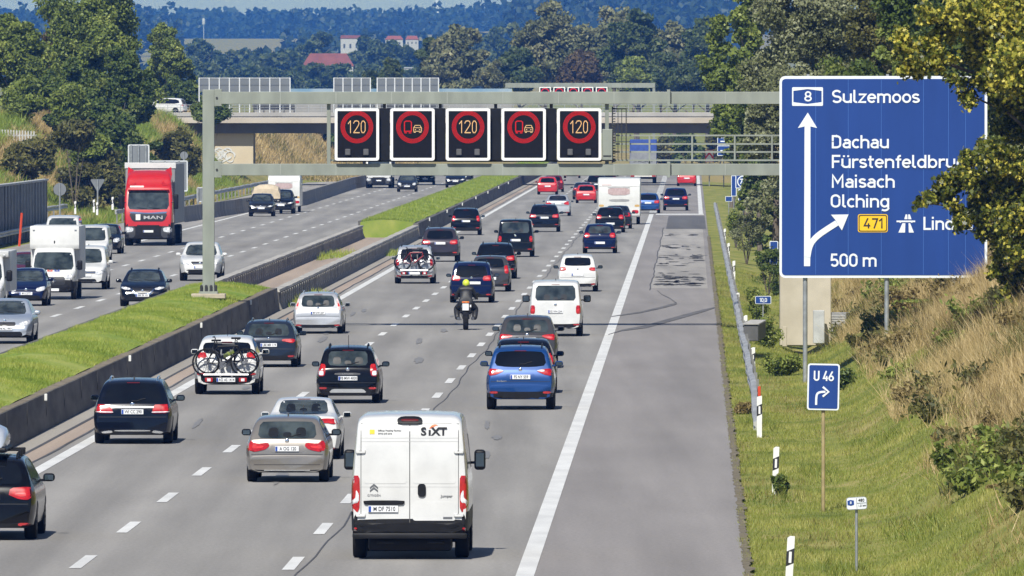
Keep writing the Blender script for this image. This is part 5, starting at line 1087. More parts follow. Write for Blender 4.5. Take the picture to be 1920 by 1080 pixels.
for k in range(5):
    xc = 669.5+104.1*k; cx_, cz_ = gx(xc), gz(252); hw_, hh_ = 41.5/gs, 49/gs; shows = '120' if k % 2 == 0 else 'a lorry overtaking ban'
    t = empty('led_sign', (cx_, GD-.5, cz_-hh_), 0, 'black LED sign showing %s, %s' % (shows, names[k]), 'traffic sign', 'LED signs on the gantry'); cz = hh_
    bm = bmesh.new(); box(bm, (0, .2, cz), (hw_*2-.05, .4, hh_*2-.05), .03); obj('housing', bm, PB, t)
    bm = bmesh.new(); ring_poly(bm, rrect(-hw_, hw_, 0, 2*hh_, .08), rrect(-hw_+.095, hw_-.095, .095, 2*hh_-.095, .03), -.02, .05); obj('frame', bm, PW, t)
    bm = bmesh.new(); plate_poly(bm, rrect(-hw_+.09, hw_-.09, .09, 2*hh_-.09, .03), -.006, .004); fc = obj('face', bm, PB, t)
    rc = (cz_-hh_); zc = gz(238)-cz_+hh_; r1, r0 = 29.8/gs, 23.0/gs
    # ring and figures are drawn by separate lamps
    bm = bmesh.new()
    for ri, rad_ in enumerate(np.linspace(r0, r1, 5)):
        nn = int(2*math.pi*rad_/.027)
        for q in range(nn):
            a = 2*math.pi*(q+.5*(ri % 2))/nn; x, z_ = rad_*math.cos(a), zc+rad_*math.sin(a); w_ = .0105
            bm.faces.new([bm.verts.new((x+dx, -.014, z_+dz)) for dx, dz in ((-w_,-w_),(w_,-w_),(w_,w_),(-w_,w_))])
    o = obj('led_ring', bm, LED_R, t); o['kind'] = 'stuff'
    def leds(name, lines, m, w_=.011, step=.03):
        bm = bmesh.new()
        for P in lines:
            for a, b_ in zip(P, P[1:]):
                L_ = math.dist(a, b_); nn = max(1, round(L_/step))
                for q in range(nn+1):
                    x, z_ = a[0]+(b_[0]-a[0])*q/nn, zc+a[1]+(b_[1]-a[1])*q/nn
                    bm.faces.new([bm.verts.new((x+dx, -.015, z_+dz)) for dx, dz in ((-w_,-w_),(w_,-w_),(w_,w_),(-w_,w_))])
        o = obj(name, bm, m, t); o['kind'] = 'stuff'
    u = 1/gs
    if k % 2 == 0:
        for off in (0, .014):
            leds('led_digits', [[(-16*u, 6*u+off), (-12*u, 11*u+off), (-12*u, -11*u+off)], [(-6*u, 7*u+off), (-4*u, 10.5*u+off), (0, 11.3*u+off), (3*u, 10*u+off), (4*u, 6*u+off), (2*u, 1*u+off), (-6*u, -11*u+off), (4.5*u, -11*u+off)], [(8*u, 6*u+off), (10*u, 10.5*u+off), (13*u, 10.8*u+off), (15.5*u, 7*u+off), (15.5*u, -7*u+off), (13*u, -11*u+off), (10*u, -11*u+off), (8*u, -7*u+off), (8*u, 6*u+off)]], LED_A)
    else:
        leds('led_lorry', [[(-15*u, -8*u), (-15*u, 9*u), (-12*u, 11*u), (-5*u, 11*u), (-2*u, 9*u), (-2*u, -8*u), (-15*u, -8*u)], [(-14*u, -9.5*u), (-14*u, -11*u), (-11.5*u, -11*u)], [(-6*u, -11*u), (-3*u, -11*u)]], LED_R, .017, .028)
        leds('led_car', [[(2*u, -8*u), (2*u, -2*u), (5*u, 3*u), (14*u, 3*u), (17*u, -2*u), (17*u, -8*u), (2*u, -8*u)], [(4*u, -1.5*u), (15.5*u, -1.5*u)], [(3*u, -10*u), (5.5*u, -10*u)], [(13*u, -10*u), (16*u, -10*u)], [(5*u, -5*u), (6*u, -5*u)], [(13*u, -5*u), (14*u, -5*u)]], LED_A, .011, .03)
    if k != 1 and k != 3:
        for x in (-17*u, 17*u):
            bm = bmesh.new(); box(bm, (x, -.05, gz(285)-cz_+hh_), (10*u, .12, 12*u), .02); obj('warning_lamp', bm, mat('lamp_grey', (.10,.10,.105), .4, var=.1), t)
# concrete pillar of the gantry on the bank, and its neighbours
PIL = mat('pillar_concrete', (.42,.375,.29), .9, col2=(.5,.45,.36), scale=1.2, bump=.15)
bm = bmesh.new(); box(bm, (gx(1510), GD+.1, (gz(648)+gz(490))/2), (96/gs, 1.0, gz(490)-gz(648)), .03); tag(obj('pillar', bm, PIL), 'beige concrete pillar under the big blue sign', 'pillar')
bm = bmesh.new(); box(bm, (gx(1534), GD-1.0, gz(612)), (21/gs, .35, 62/gs), .02); tag(obj('slab', bm, mat('pale_concrete', (.42,.43,.43), .9, var=.1, bump=.1)), 'narrow upright grey concrete slab before the beige pillar', 'slab')
cb = empty('cabinet', (gx(1566), GD-.3, gz(634)), R(-14), 'grey slatted roadside cabinet right of the beige pillar', 'cabinet')
bm = bmesh.new(); box(bm, (0, .3, .45), (.78, .6, .9), .02); obj('case', bm, mat('cabinet_grey', (.24,.24,.24), .6, var=.1), cb)
for k in range(9):
    bm = bmesh.new(); box(bm, (0, -.012, .1+.085*k), (.7, .02, .06), .006); obj('slat', bm, mat('slat_grey', (.36,.355,.34), .6, var=.12), cb)
bm = bmesh.new(); box(bm, (gx(1470), GD-1.2, gz(630)), (.16, .16, .7), .02); tag(obj('post', bm, PIL), 'short beige concrete post at the left foot of the pillar', 'post')
bm = bmesh.new(); box(bm, (gx(391), GD, gz(555)), (64/gs, 1.3, 9/gs), .02); tag(obj('foundation_slab', bm, mat('foundation_concrete', (.42,.36,.28), .9, var=.12)), 'pale concrete footing under the gantry post in the grass', 'footing')

# ------------------------------------------------------------------ signs
BL = mat('sign_blue', (.013,.050,.225), .5, spec=.3, var=.07, scale=.9, stretch=(1.5,1,.25)); SW = mat('sign_white', (.72,.76,.80), .4, var=.02); BK = ink(); YEL = mat('sign_yellow', (.82,.50,.01), .45, var=.03); SBK = mat('sign_back', (.20,.215,.23), .5, .3, var=.12, scale=.6)
SD = 364.0; sp = F/SD
bs = empty('direction_sign', (0, SD, 0), 0, 'large blue motorway direction sign half covered by maple leaves', 'traffic sign')
def lx(x): return (x-CX)/sp
def lz(y): return H-(y-HY)/sp
bm = bmesh.new(); plate_poly(bm, rrect(lx(1461.5), lx(1851), lz(521), lz(142.5), .16), 0, .06); pn = obj('panel', bm, SW, bs)
bm = bmesh.new(); plate_poly(bm, rrect(lx(1466), lx(1846), lz(516), lz(148), .10), -.012, .008); face = obj('blue_face', bm, BL, bs)
for x in (1529, 1590, 1652, 1731, 1778, 1810):
    bm = bmesh.new(); plate_poly(bm, [(lx(x), lz(515)), (lx(x+.7), lz(515)), (lx(x+.7), lz(149)), (lx(x), lz(149))], -.016, .003); obj('panel_joint', bm, mat('joint_blue', (.05,.14,.43), .45, var=.03), pn)
for x, y in ((1510, 700), (1663, 632), (1790, 560)):
    bm = lathe(bmesh.new(), [(lz(y)-.5, .065), (lz(150), .065)], 'Z', 12, (lx(x), .14, 0)); obj('post', bm, galv(), bs, True)
for y in (200, 330, 460): boxes('cross_rail', [((lx(1656), .075, lz(y)), (380/sp, .03, .08))], galv(), bs)
for x in (1515, 1664): boxes('clip', [((lx(x), .06, lz(141)), (.08, .05, .06))], galv(), bs)
TY = -.02
def st(name, s, x0, y, cap, sx=.93, m=SW, align='LEFT', bold=.012): return text(name, s, cap/.72/sp, m, face, (lx(x0), TY, lz(y)), sx=sx, align=align, bold=bold)
# the lettering is set so that every word has the length it has on the sign
def word(s, x0, x1, ybase, cap, m=SW, sw=.15): return din(s, cap/sp, m, face, lx(x0), lx(x1), lz(ybase), TY, sw)
word('Sulzemoos', 1559, 1722, 193, 24.5); word('Dachau', 1559, 1665, 278, 24.5); word('Fürstenfeldbruck', 1559, 1824, 315, 24.5)
word('Maisach', 1559, 1676, 352, 24.5); word('Olching', 1557, 1666, 389, 24.5); word('Lindau', 1731, 1822, 431, 24.5)
word('500', 1557, 1607, 500, 24.5); word('m', 1617, 1642, 500, 24.5)
bm = bmesh.new(); ring_poly(bm, rrect(lx(1485), lx(1543), lz(198.5), lz(163.5), .03), [(p[0], p[1]) for p in rrect(lx(1487.5), lx(1540.5), lz(196), lz(166), .05)], TY, .006); obj('route_frame', bm, SW, face)
for a, b_ in (((1487, 196), (1541, 196)), ((1487, 166), (1541, 166))):
    y = a[1]; k = -1 if y > 180 else 1
    bm = bmesh.new(); plate_poly(bm, [(lx(1487), lz(y)), (lx(1541), lz(y)), (lx(1541), lz(y+k*4.5)), (lx(1514), lz(y+k*1)), (lx(1487), lz(y+k*4.5))], TY-.001, .004); obj('route_frame', bm, SW, face)
word('8', 1508, 1521, 190, 19)
bm = bmesh.new(); plate_poly(bm, [(lx(x), lz(y)) for x, y in ((1507.5, 499), (1519, 499), (1519.5, 470), (1519.5, 237), (1532, 240), (1514.5, 211), (1496, 240), (1508.5, 237))], TY, .006); obj('arrow', bm, SW, face)
bm = bmesh.new(); c = [(1514, 482), (1517, 464), (1523, 452), (1534, 441), (1550, 430), (1569, 418)]
ribbon(bm, [(lx(x), lz(y)) for x, y in chaikin(c, 2)], 11/sp, TY-.008, .005); plate_poly(bm, [(lx(x), lz(y)) for x, y in ((1558, 402.5), (1591, 402), (1578.5, 432), (1571, 421), (1566, 412))], TY-.016, .005); obj('exit_arrow', bm, SW, face)
bm = bmesh.new(); plate_poly(bm, rrect(lx(1608.5), lx(1664.5), lz(435.5), lz(401.5), .06), TY, .006); rf = obj('route_plate', bm, YEL, face)
bm = bmesh.new(); ring_poly(bm, rrect(lx(1610), lx(1663), lz(434), lz(403), .05), rrect(lx(1611.6), lx(1661.4), lz(432.4), lz(404.6), .04), TY-.006, .004); obj('route_border', bm, BK, face)
o = word('471', 1619, 1655, 428, 19, BK, .14); o.location.y -= .008
for P in ([(1698, 402), (1701, 402), (1701.6, 411), (1695.5, 411)], [(1703, 402), (1706, 402), (1709, 411), (1702.8, 411)], [(1692, 418.5), (1697.5, 418.5), (1697, 436), (1684.5, 436)], [(1703.5, 418.5), (1706.5, 418.5), (1713.5, 436), (1704, 436)]):
    bm = bmesh.new(); plate_poly(bm, [(lx(x-3 if P[0][0] < 1 else x), lz(y)) for x, y in P], TY, .005); obj('motorway_symbol', bm, SW, face)
bm = bmesh.new(); plate_poly(bm, [(lx(x), lz(y)) for x, y in ((1681, 413.5), (1716, 413.5), (1716, 416.5), (1711, 416.5), (1710, 418), (1708, 416.5), (1690, 416.5), (1688, 418), (1686, 416.5), (1681, 416.5))], TY, .005); obj('motorway_symbol', bm, SW, face)

def small_sign(name, x0, x1, y0, y1, D, ybase, label, pm, bm_, post=.04, tilt=0, cat='traffic sign', px=None, border=.03):
    s_ = F/D; X0, X1, Z0, Z1 = (x0-CX)/s_, (x1-CX)/s_, H-(y1-HY)/s_, H-(y0-HY)/s_; xc = (X0+X1)/2; zb = H-(ybase-HY)/s_
    t = empty(name, (xc if px is None else (px-CX)/s_, D, zb), 0, label, cat); off = xc-t.location.x
    w_, h_ = X1-X0, Z1-Z0; z0 = Z0-zb
    bm = bmesh.new(); plate_poly(bm, rrect(-w_/2, w_/2, -h_/2, h_/2, .05), 0, .02); pn = obj('panel', bm, bm_, t); pn.location = (off, 0, z0+h_/2); pn.rotation_euler = (0, R(tilt), 0)
    bm = bmesh.new(); plate_poly(bm, rrect(-w_/2+border, w_/2-border, -h_/2+border, h_/2-border, .03), -.006, .004); fc = obj('face', bm, pm, pn)
    bm = lathe(bmesh.new(), [(-.3, post), (z0+h_*.8, post)], 'Z', 10, (0, .05+post, 0)); po = obj('post', bm, galv(), t, True)
    return t, fc, w_, h_, po
t, fc, w_, h_, po = small_sign('detour_sign', 1514, 1574, 682, 769, 252, 957, 'small blue U 46 detour sign with bent arrow on a brownish post', BL, SW, .035, 1.2)
po.data.materials[0] = mat('post_ochre', (.33,.26,.13), .6, var=.15, scale=6)
din('U 46', h_*.215, SW, fc, 0, None, h_*.13, -.012, .155)
bm = bmesh.new(); q = h_/87; ribbon(bm, [(x*q, z_*q) for x, z_ in chaikin([(-13, -34), (-13, -18), (-11, -12), (-5, -9.5), (4, -9)], 2)], 4*q, -.012, .005); obj('arrow', bm, SW, fc)
bm = bmesh.new(); ribbon(bm, [(-1*q, 0), (10*q, -9*q), (-1*q, -18*q)], 4*q, -.02, .005); obj('arrow', bm, SW, fc)
t, fc, w_, h_, po = small_sign('distance_plate', 1587, 1626, 932, 956, 219.4, 1072, 'small white distance plate on a short grey post in the grass', SW, galv(), .025, -3, 'sign', None, .012)
bm = bmesh.new(); plate_poly(bm, [(-.155, -.02), (-.10, -.035), (-.045, -.02), (-.045, .05), (-.10, .065), (-.155, .05)], -.012, .004); obj('route_shield', bm, BL, fc)
text('lettering', '8', .06, SW, fc, (-.10, -.016, .015), bold=.02); text('lettering', '480', .07, BK, fc, (.08, -.012, .05), bold=.01); text('lettering', '1,5 km', .05, BK, fc, (.09, -.012, -.04), bold=.01)
bm = bmesh.new(); plate_poly(bm, [(-.002, -.09), (.004, -.09), (.004, .09), (-.002, .09)], -.012, .003); plate_poly(bm, [(.006, .0), (.16, .0), (.16, .006), (.006, .006)], -.012, .003); obj('divider', bm, BK, fc)
t, fc, w_, h_, po = small_sign('kilometre_sign', 1416, 1446, 555, 570, 475, 600, 'tiny blue kilometre sign reading 10,0 behind the guardrail', BL, SW, .03, 0, 'sign', None, .02)
din('10,0', .15, SW, fc, 0, None, -.075, -.012, .16)
t, fc, w_, h_, po = small_sign('exit_sign', 1379, 1408, 328, 353, 900, 420, 'blue exit number sign with 76 in a white ring', BL, SW, .04, 0, 'traffic sign', None, .05)
bm = bmesh.new(); ring_poly(bm, [(.42*math.cos(a), .42*math.sin(a)) for a in np.linspace(0, 2*math.pi, 24, False)], [(.35*math.cos(a), .35*math.sin(a)) for a in np.linspace(0, 2*math.pi, 24, False)], -.012, .004); obj('ring', bm, SW, fc)
text('lettering', '76', .5, SW, fc, (0, -.013, 0), bold=.02)
t, fc, w_, h_, po = small_sign('exit_sign', 1384, 1407, 355, 378, 899, 420, 'blue exit plate hanging below the 76 sign', BL, SW, .02, 0, 'traffic sign', None, .05)
bm = bmesh.new(); ribbon(bm, [(-.2, -.25), (.15, .2)], .06, -.012, .004); plate_poly(bm, [(.0, .22), (.25, .28), (.2, 0)], -.02, .004); obj('arrow', bm, SW, fc)
small_sign('blue_sign', 1371, 1381, 329, 368, 905, 420, 'narrow blue sign partly behind the 76 sign', BL, SW, .03, 0, 'traffic sign', None, .04)
small_sign('blue_sign', 1360, 1373, 368, 378, 895, 420, 'tiny blue plate low beside the guardrail', BL, SW, .03, 0, 'traffic sign', None, .03)
for y0, y1, lab in ((258, 272, 'distant blue direction plate right of the bridge opening, upper one'), (273, 292, 'distant blue direction plate right of the bridge opening, lower one')):
    t, fc, w_, h_, po = small_sign('direction_sign', 1345, 1369, y0, y1, 1150, 345, lab, BL, SW, .05, 0, 'traffic sign', None, .05)
    bm = bmesh.new(); plate_poly(bm, [(-.3, -.05), (.3, -.05), (.3, .05), (-.3, .05)], -.012, .004); obj('lettering_line', bm, SW, fc)
t, fc, w_, h_, po = small_sign('exit_arrow_sign', 1443, 1459, 452, 496, 560, 575, 'blue sign with white slant behind the large direction sign edge', BL, SW, .04, 0, 'traffic sign', None, .03)
bm = bmesh.new(); ribbon(bm, [(-.12, -.15), (.14, .1)], .12, -.012, .004); obj('arrow', bm, SW, fc)
t, fc, w_, h_, po = small_sign('chevron_board', 1322, 1338, 281, 304, 1190, 345, 'red and white chevron board at the exit gore', SW, mat('sign_red', (.6,.03,.03), .5, var=.05), .05, 0, 'traffic sign', None, .05)
bm = bmesh.new(); plate_poly(bm, [(-.35, -.3), (0, .15), (.35, -.3), (.35, -.05), (0, .4), (-.35, -.05)], -.012, .004); obj('chevron', bm, MATS['sign_red'], fc)
# delineators
def delineator(x, y1, y0, label, red=False, group='white roadside posts', tilt=0):
    D = dist(y1, .02); s_ = F/D; h_ = (y1-y0)/s_; t = empty('delineator_post', ((x-CX)/s_, D, .0), R(6), label, 'roadside post', group); t.rotation_euler = (0, R(tilt), R(6))
    hh = h_ if not red else h_*.80; bm = bmesh.new(); w_ = .12
    A = [bm.verts.new((px, py, -.1)) for px, py in ((-w_/2, 0), (w_/2, 0), (0, .1))]; B = [bm.verts.new((px, py, hh-(.03 if px < 0 else 0))) for px, py in ((-w_/2, 0), (w_/2, 0), (0, .1))]
    bm.faces.new(A); bm.faces.new(B[::-1])
    for i in range(3): bm.faces.new((A[i], B[i], B[(i+1)%3], A[(i+1)%3]))
    o = obj('shaft', bm, mat('post_white', (.75,.75,.73), .5, var=.06, scale=6), t)
    bm = bmesh.new(); z = hh*.80; plate_poly(bm, [(-w_/2-.003, z-.30), (w_/2+.003, z-.24), (w_/2+.003, z), (-w_/2-.003, z-.06)], -.004, .006); bd = obj('black_band', bm, ink(), t)
    bm = bmesh.new(); plate_poly(bm, [(-.022, z-.24), (.022, z-.24), (.022, z-.06), (-.022, z-.06)], -.01, .005); obj('reflector', bm, PW, bd)
    if red:
        bm = bmesh.new(); box(bm, (0, .03, hh+h_*.09), (.07, .03, h_*.2), .008); obj('red_stake', bm, mat('stake_red', (.55,.06,.02), .5, var=.08), t)
    return t
delineator(1478, 1114, 1003, 'white roadside post cut by the bottom edge, closest of all', tilt=3)
delineator(1453, 922, 836, 'white roadside post in the grass left of the ochre sign pole', tilt=2)
delineator(1424, 815, 722, 'white roadside post with a red stake at the guardrail end', True)
for x, y1, y0, lab in ((1412, 694, 650, 'beside the slatted box'), (1398, 632, 590, 'in front of the slatted box'), (1383.5, 580, 548, 'level with the kilometre sign'), (1376, 522, 488, 'second beyond the kilometre sign'), (1366, 475, 455, 'third beyond the kilometre sign'), (1359, 448, 428, 'fourth beyond the kilometre sign')):
    delineator(x, y1+8, y0, 'white post along the right guardrail, '+lab)
# right guardrail
GR = mat('guardrail_zinc', (.46,.46,.45), .5, .2, col2=(.30,.30,.29), scale=3, stretch=(1,.2,1))
def guardrail(label, u, D0, D1, hgt=.78, ends=True, zf=lambda d: 0, side=1):
    r = empty('guardrail', rd(u, D0, 0), 0, label, 'guardrail'); o0 = r.location
    bm = bmesh.new(); prev = None; N = int((D1-D0)/4)
    for k in range(N+1):
        d = D0+(D1-D0)*k/N; h_ = hgt*(min(1, (d-D0)/22+.25) if ends else 1)+zf(d)
        jx, jz = random.uniform(-.02, .02), random.uniform(-.025, .025); ring = [bm.verts.new(rd(u+dx*side+jx, d, h_+dz+jz)-o0) for dx, dz in ((0, 0), (-.07, -.04), (-.07, -.10), (-.01, -.155), (-.07, -.21), (-.07, -.27), (0, -.31), (.05, -.31), (.07, 0))]
        if prev:
            for j in range(9): bm.faces.new((prev[j], prev[(j+1)%9], ring[(j+1)%9], ring[j]))
        else: bm.faces.new(ring)
        prev = ring
    bm.faces.new(prev[::-1]); bmesh.ops.recalc_face_normals(bm, faces=bm.faces); obj('rail', bm, GR, r)
    for k, d in enumerate(np.arange(D0+4, D1, 8.0)):
        if k >= 90: break
        p = rd(u+.12*side, d, 0)-o0; h_ = hgt*(min(1, (d-D0)/22+.25) if ends else 1)+zf(d); bm = bmesh.new(); box(bm, (0, 0, h_/2-.05), (.10, .12, h_+.06), 0); obj('rail_post', bm, mat('rail_post_zinc', (.2,.2,.2), .6, .2, var=.2), r, loc=p)
    return r
guardrail('long zinc guardrail in the right verge', 1.55, 314, 900)
guardrail('zinc guardrail on the near left slip road edge', -37.3, 540, 760, .8, False, side=-1); guardrail('zinc guardrail behind the near left one', -38.6, 590, 800, 1.5, False, side=-1); guardrail('dark guardrail on the left slip road towards the bridge', -36.9, 830, 1160, .85, False, side=-1)
# slatted box behind the guardrail
t = empty('slatted_box', at(1408, 655, 400), R(-3), 'low weathered slatted box behind the right guardrail', 'box')
bm = bmesh.new(); box(bm, (0, 3.5, .5), (.46, 7.0, .5), .02); obj('case', bm, mat('slat_dark', (.10,.10,.10), .8, var=.2), t)
for k in range(14):
    bm = bmesh.new(); box(bm, (.0, .1+.5*k, .78), (.5, .3, .04), .006); obj('slat', bm, mat('slat_wood', (.36,.35,.33), .8, var=.2), t)

# ------------------------------------------------------------------ overpass
BD = 1185.0; bp_ = F/BD
def bx_(x): return (x-CX)/bp_
def bz_(y): return H-(y-HY)/bp_
CONC = mat('bridge_concrete', (.40,.35,.29), .85, col2=(.47,.42,.36), scale=.4, bump=.1); GREY = mat('bridge_grey', (.36,.345,.33), .85, var=.1, scale=.5); BEI = mat('abutment_beige', (.50,.42,.30), .9, col2=(.56,.49,.37), scale=.3)
br = empty('road_bridge', (0, BD, 0), 0, 'concrete road bridge crossing the whole motorway behind the gantry', 'bridge')
def bb(name, x0, x1, y0, y1, d0, d1, m, par=br, bev=.02):
    bm = bmesh.new(); box(bm, (bx_((x0+x1)/2), (d0+d1)/2, bz_((y0+y1)/2)), ((x1-x0)/bp_, d1-d0, (y1-y0)/bp_), bev); return obj(name, bm, m, par)
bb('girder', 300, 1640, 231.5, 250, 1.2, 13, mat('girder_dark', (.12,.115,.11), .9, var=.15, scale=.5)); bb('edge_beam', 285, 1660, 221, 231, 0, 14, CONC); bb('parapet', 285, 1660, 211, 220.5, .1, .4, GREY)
bb('edge_cap', 285, 1660, 216, 218, .03, .08, GREY)
rl = bb('hand_rail', 285, 1660, 196, 197.2, .2, .3, galv(), br, 0)
for y in (201, 206): bb('hand_rail', 285, 1660, y, y+.8, .22, .28, galv(), br, 0)
for k in range(56): bb('rail_post', 290+24*k, 291+24*k, 196, 211, .19, .31, galv(), rl, 0)
bb('parapet', 285, 1660, 211, 220.5, 13.6, 13.9, GREY)
pil = bb('abutment', 386, 474, 250, 320, 2, 12, BEI)
for k in range(7):
    bm = bmesh.new(); ring_poly(bm, [(bx_(400+5*k)+.5*math.cos(a)*(1+.2*math.sin(3*a+k)), bz_(294-3*(k % 3))+.55*math.sin(a)) for a in np.linspace(0, 6.283, 18, False)], [(bx_(400+5*k)+.4*math.cos(a), bz_(294-3*(k % 3))+.44*math.sin(a)) for a in np.linspace(0, 6.283, 18, False)], 1.96-.004*k, .002); obj('graffiti', bm, mat('graffiti_grey', (.55,.56,.56), .8, var=.1), pil)
bm = bmesh.new(); vs_ = [(296, 232), (386, 250), (386, 330), (372, 330), (300, 262)]; plate_poly(bm, [(bx_(x), bz_(y)) for x, y in vs_], 3, 8); obj('wing_slope', bm, mat('slope_white', (.58,.57,.54), .9, col2=(.42,.41,.4), scale=.5), br)
bb('abutment', 1560, 1700, 250, 340, 2, 12, BEI)
# screens standing on the bridge
SCR = mat('screen_grey', (.15,.165,.18), .5, .2, var=.08, scale=.3); FR = mat('screen_frame', (.62,.64,.66), .5, .3, var=.05)
def screen(x0, x1, n_, label, d=11.0):
    t = empty('bridge_screen', (bx_((x0+x1)/2), BD+d, bz_(221)), 0, label, 'screen', 'screens on the bridge'); c = bx_((x0+x1)/2)
    zt, zb = bz_(146)-bz_(221), bz_(171)-bz_(221)
    bm = bmesh.new(); box(bm, (0, 0, (zt+zb)/2), ((x1-x0)/bp_, .06, zt-zb), 0); obj('panel', bm, SCR, t)
    for k in range(n_+1):
        bm = bmesh.new(); box(bm, (-(x1-x0)/2/bp_+k*(x1-x0)/bp_/n_, -.06, zt/2+.02), (.1, .08, zt+.04), 0); obj('post', bm, FR, t)
    for z_ in (zt, (zt+zb)/2, zb):
        bm = bmesh.new(); box(bm, (0, -.05, z_), ((x1-x0)/bp_, .05, .06), 0); obj('rail', bm, FR if z_ == zt else SCR, t)
screen(368, 540, 9, 'long grey framed screen on the bridge above the gantry post'); screen(623, 692, 4, 'short grey framed screen on the bridge, middle of three'); screen(705, 821, 7, 'grey framed screen on the bridge, nearest the pale broad tree')
_b = bb('bridge_barrier', 470, 960, 174, 222, 12.5, 12.7, mat('barrier_grey', (.25,.245,.235), .8, var=.15, scale=.4), None, 0); _b.location.y = BD; bb('blue_panel', 470, 960, 166, 174, 12.52, 12.68, mat('barrier_blue', (.14,.25,.36), .5, col2=(.30,.37,.42), scale=.4, stretch=(1,1,.1)), _b, 0); tag(_b, 'grey barrier with a pale blue top strip along the far side of the bridge', 'barrier')
# white car on the bridge (side view, parked across our line of sight)
bo = [o for o in bpy.data.objects if o.name == 'road_bridge']
zc = bz_(214)
rw_, bv_, S_ = V('mpv', 278, 345, 700, P_white, 'white people carrier crossing the bridge, seen from its side', 'car', group='cars on the bridge', sc=1.0, rails=0)
rw_.location = (bx_(345), BD+5, zc); rw_.rotation_euler = (0, 0, R(76)); rw_.scale = (.86,)*3
# ------------------------------------------------------------------ second gantry beyond the bridge
D2 = 1640.; s2 = F/D2; f2 = lambda x: (x-CX)/s2; h2 = lambda y: H-(y-HY)/s2
g2 = empty('sign_gantry', (0, 0, 0), 0, 'second grey gantry beyond the bridge, only its top showing', 'gantry')
boxes('beam', [((f2(1088), D2, h2(160)), (280/s2, .6, 9/s2))], GS, g2); 
for x in (950, 1226): boxes('post', [((f2(x), D2, (h2(156)-.05)/2), (5/s2, .5, h2(156)+.05))], GS, g2)
for k in range(5):
    x = 1022+26.5*k; t = empty('led_sign', (f2(x), D2-.6, h2(190)), 0, 'tiny LED sign top on the far gantry, number %s from the bridge screens side' % ('one', 'two', 'three', 'four', 'five')[k], 'traffic sign', 'LED signs on the far gantry')
    hh = h2(163)-h2(190); bm = bmesh.new(); box(bm, (0, .1, hh/2), (20/s2, .3, hh), 0); obj('housing', bm, PB, t)
    bm = bmesh.new(); wq = 11/s2; ring_poly(bm, rrect(-wq, wq, 0, hh, .1), rrect(-wq+.13, wq-.13, .13, hh-.13, .05), -.08, .02); obj('frame', bm, PW, t)
    bm = bmesh.new(); ring_poly(bm, [(.55*math.cos(a), hh*.62+.55*math.sin(a)) for a in np.linspace(0, 6.283, 20, False)], [(.42*math.cos(a), hh*.62+.42*math.sin(a)) for a in np.linspace(0, 6.283, 20, False)], -.09, .01); obj('led_ring', bm, LED_R, t)
# ------------------------------------------------------------------ left roadside
def pole_sign(name, x, D, ytop, ybase, shape, label, m=SBK, w_=None):
    s_ = F/D; zb = H-(ybase-HY)/s_; zt = H-(ytop-HY)/s_; t = empty(name, ((x-CX)/s_, D, zb), 0, label, 'traffic sign'); h_ = zt-zb
    bm = lathe(bmesh.new(), [(-.4, .05), (h_, .05)], 'Z', 8, (0, -.06, 0)); obj('post', bm, galv(), t, True); bm = bmesh.new()
    if shape == 'disc': plate_poly(bm, [(w_/2*math.cos(a), h_-w_/2+w_/2*math.sin(a)) for a in np.linspace(0, 6.283, 24, False)], 0, .03)
    elif shape == 'tri': plate_poly(bm, chaikin([(-w_/2, h_), (w_/2, h_), (0, h_-w_*.87)], 1, True, .08), 0, .03)
    else: plate_poly(bm, rrect(-w_/2, w_/2, h_-shape, h_, .05), 0, .03)
    obj('panel', bm, m, t); return t
pole_sign('round_sign', 112, 760, 343, 412, 'disc', 'round traffic sign seen from its grey back, beside the noise wall', w_=.75)
pole_sign('triangle_sign', 183, 810, 336, 390, 'tri', 'triangular give-way sign seen from its grey back', w_=.95)
pole_sign('lamp_post_sign', 345, 900, 284, 412, 'disc', 'tall pole with small round grey sign back right of the red lorry', w_=.55)
def back_sign(x0, x1, y0, y1, D, ybase, n_, label):
    s_ = F/D; zb = H-(ybase-HY)/s_; t = empty('sign_board', (((x0+x1)/2-CX)/s_, D, zb), 0, label, 'traffic sign'); z0, z1 = H-(y1-HY)/s_-zb, H-(y0-HY)/s_-zb; w_ = (x1-x0)/s_
    bm = bmesh.new(); plate_poly(bm, rrect(-w_/2, w_/2, z0, z1, .1), 0, .06); p = obj('panel', bm, SBK, t)
    bm = bmesh.new(); ring_poly(bm, rrect(-w_/2-.04, w_/2+.04, z0-.04, z1+.04, .1), rrect(-w_/2+.04, w_/2-.04, z0+.04, z1-.04, .06), -.02, .03); obj('rim', bm, FR, t)
    for k in range(n_): bm = lathe(bmesh.new(), [(-.3, .06), (z1, .06)], 'Z', 8, (-w_*.36+k*w_*.72/max(1, n_-1), -.09, 0)); obj('post', bm, galv(), t, True)
back_sign(241, 279, 272, 320, 838, 410, 3, 'upper grey sign board seen from behind above the red lorry'); back_sign(241, 351, 302, 358, 842, 410, 4, 'wide grey sign board seen from behind, behind the red lorry')
back_sign(370, 381, 352, 378, 900, 400, 2, 'small grey sign board seen from behind beside the gantry post')
pole_sign('round_sign', 540, 1500, 277, 310, 'disc', 'small round sign under the bridge next to the orange bin', m=mat('faded_blue', (.18,.25,.36), .5, var=.1), w_=.75)
pole_sign('direction_board', 556, 1500, 255, 310, 1.5, 'grey-blue sign board seen under the bridge', m=MATS['faded_blue'], w_=.95)
bm = bmesh.new(); box(bm, (0, 0, .5), (.45, .4, .95), .08, 2); bo_ = obj('litter_bin', bm, mat('bin_orange', (.75,.17,.03), .5, var=.1), loc=at(531, 306, 1480)); tag(bo_, 'orange bin standing under the bridge', 'bin')
bm = bmesh.new(); box(bm, (0, 0, .98), (.3, .3, .08), .02); obj('bin_lid', bm, mat('bin_lid', (.5,.12,.03), .5, var=.1), bo_)
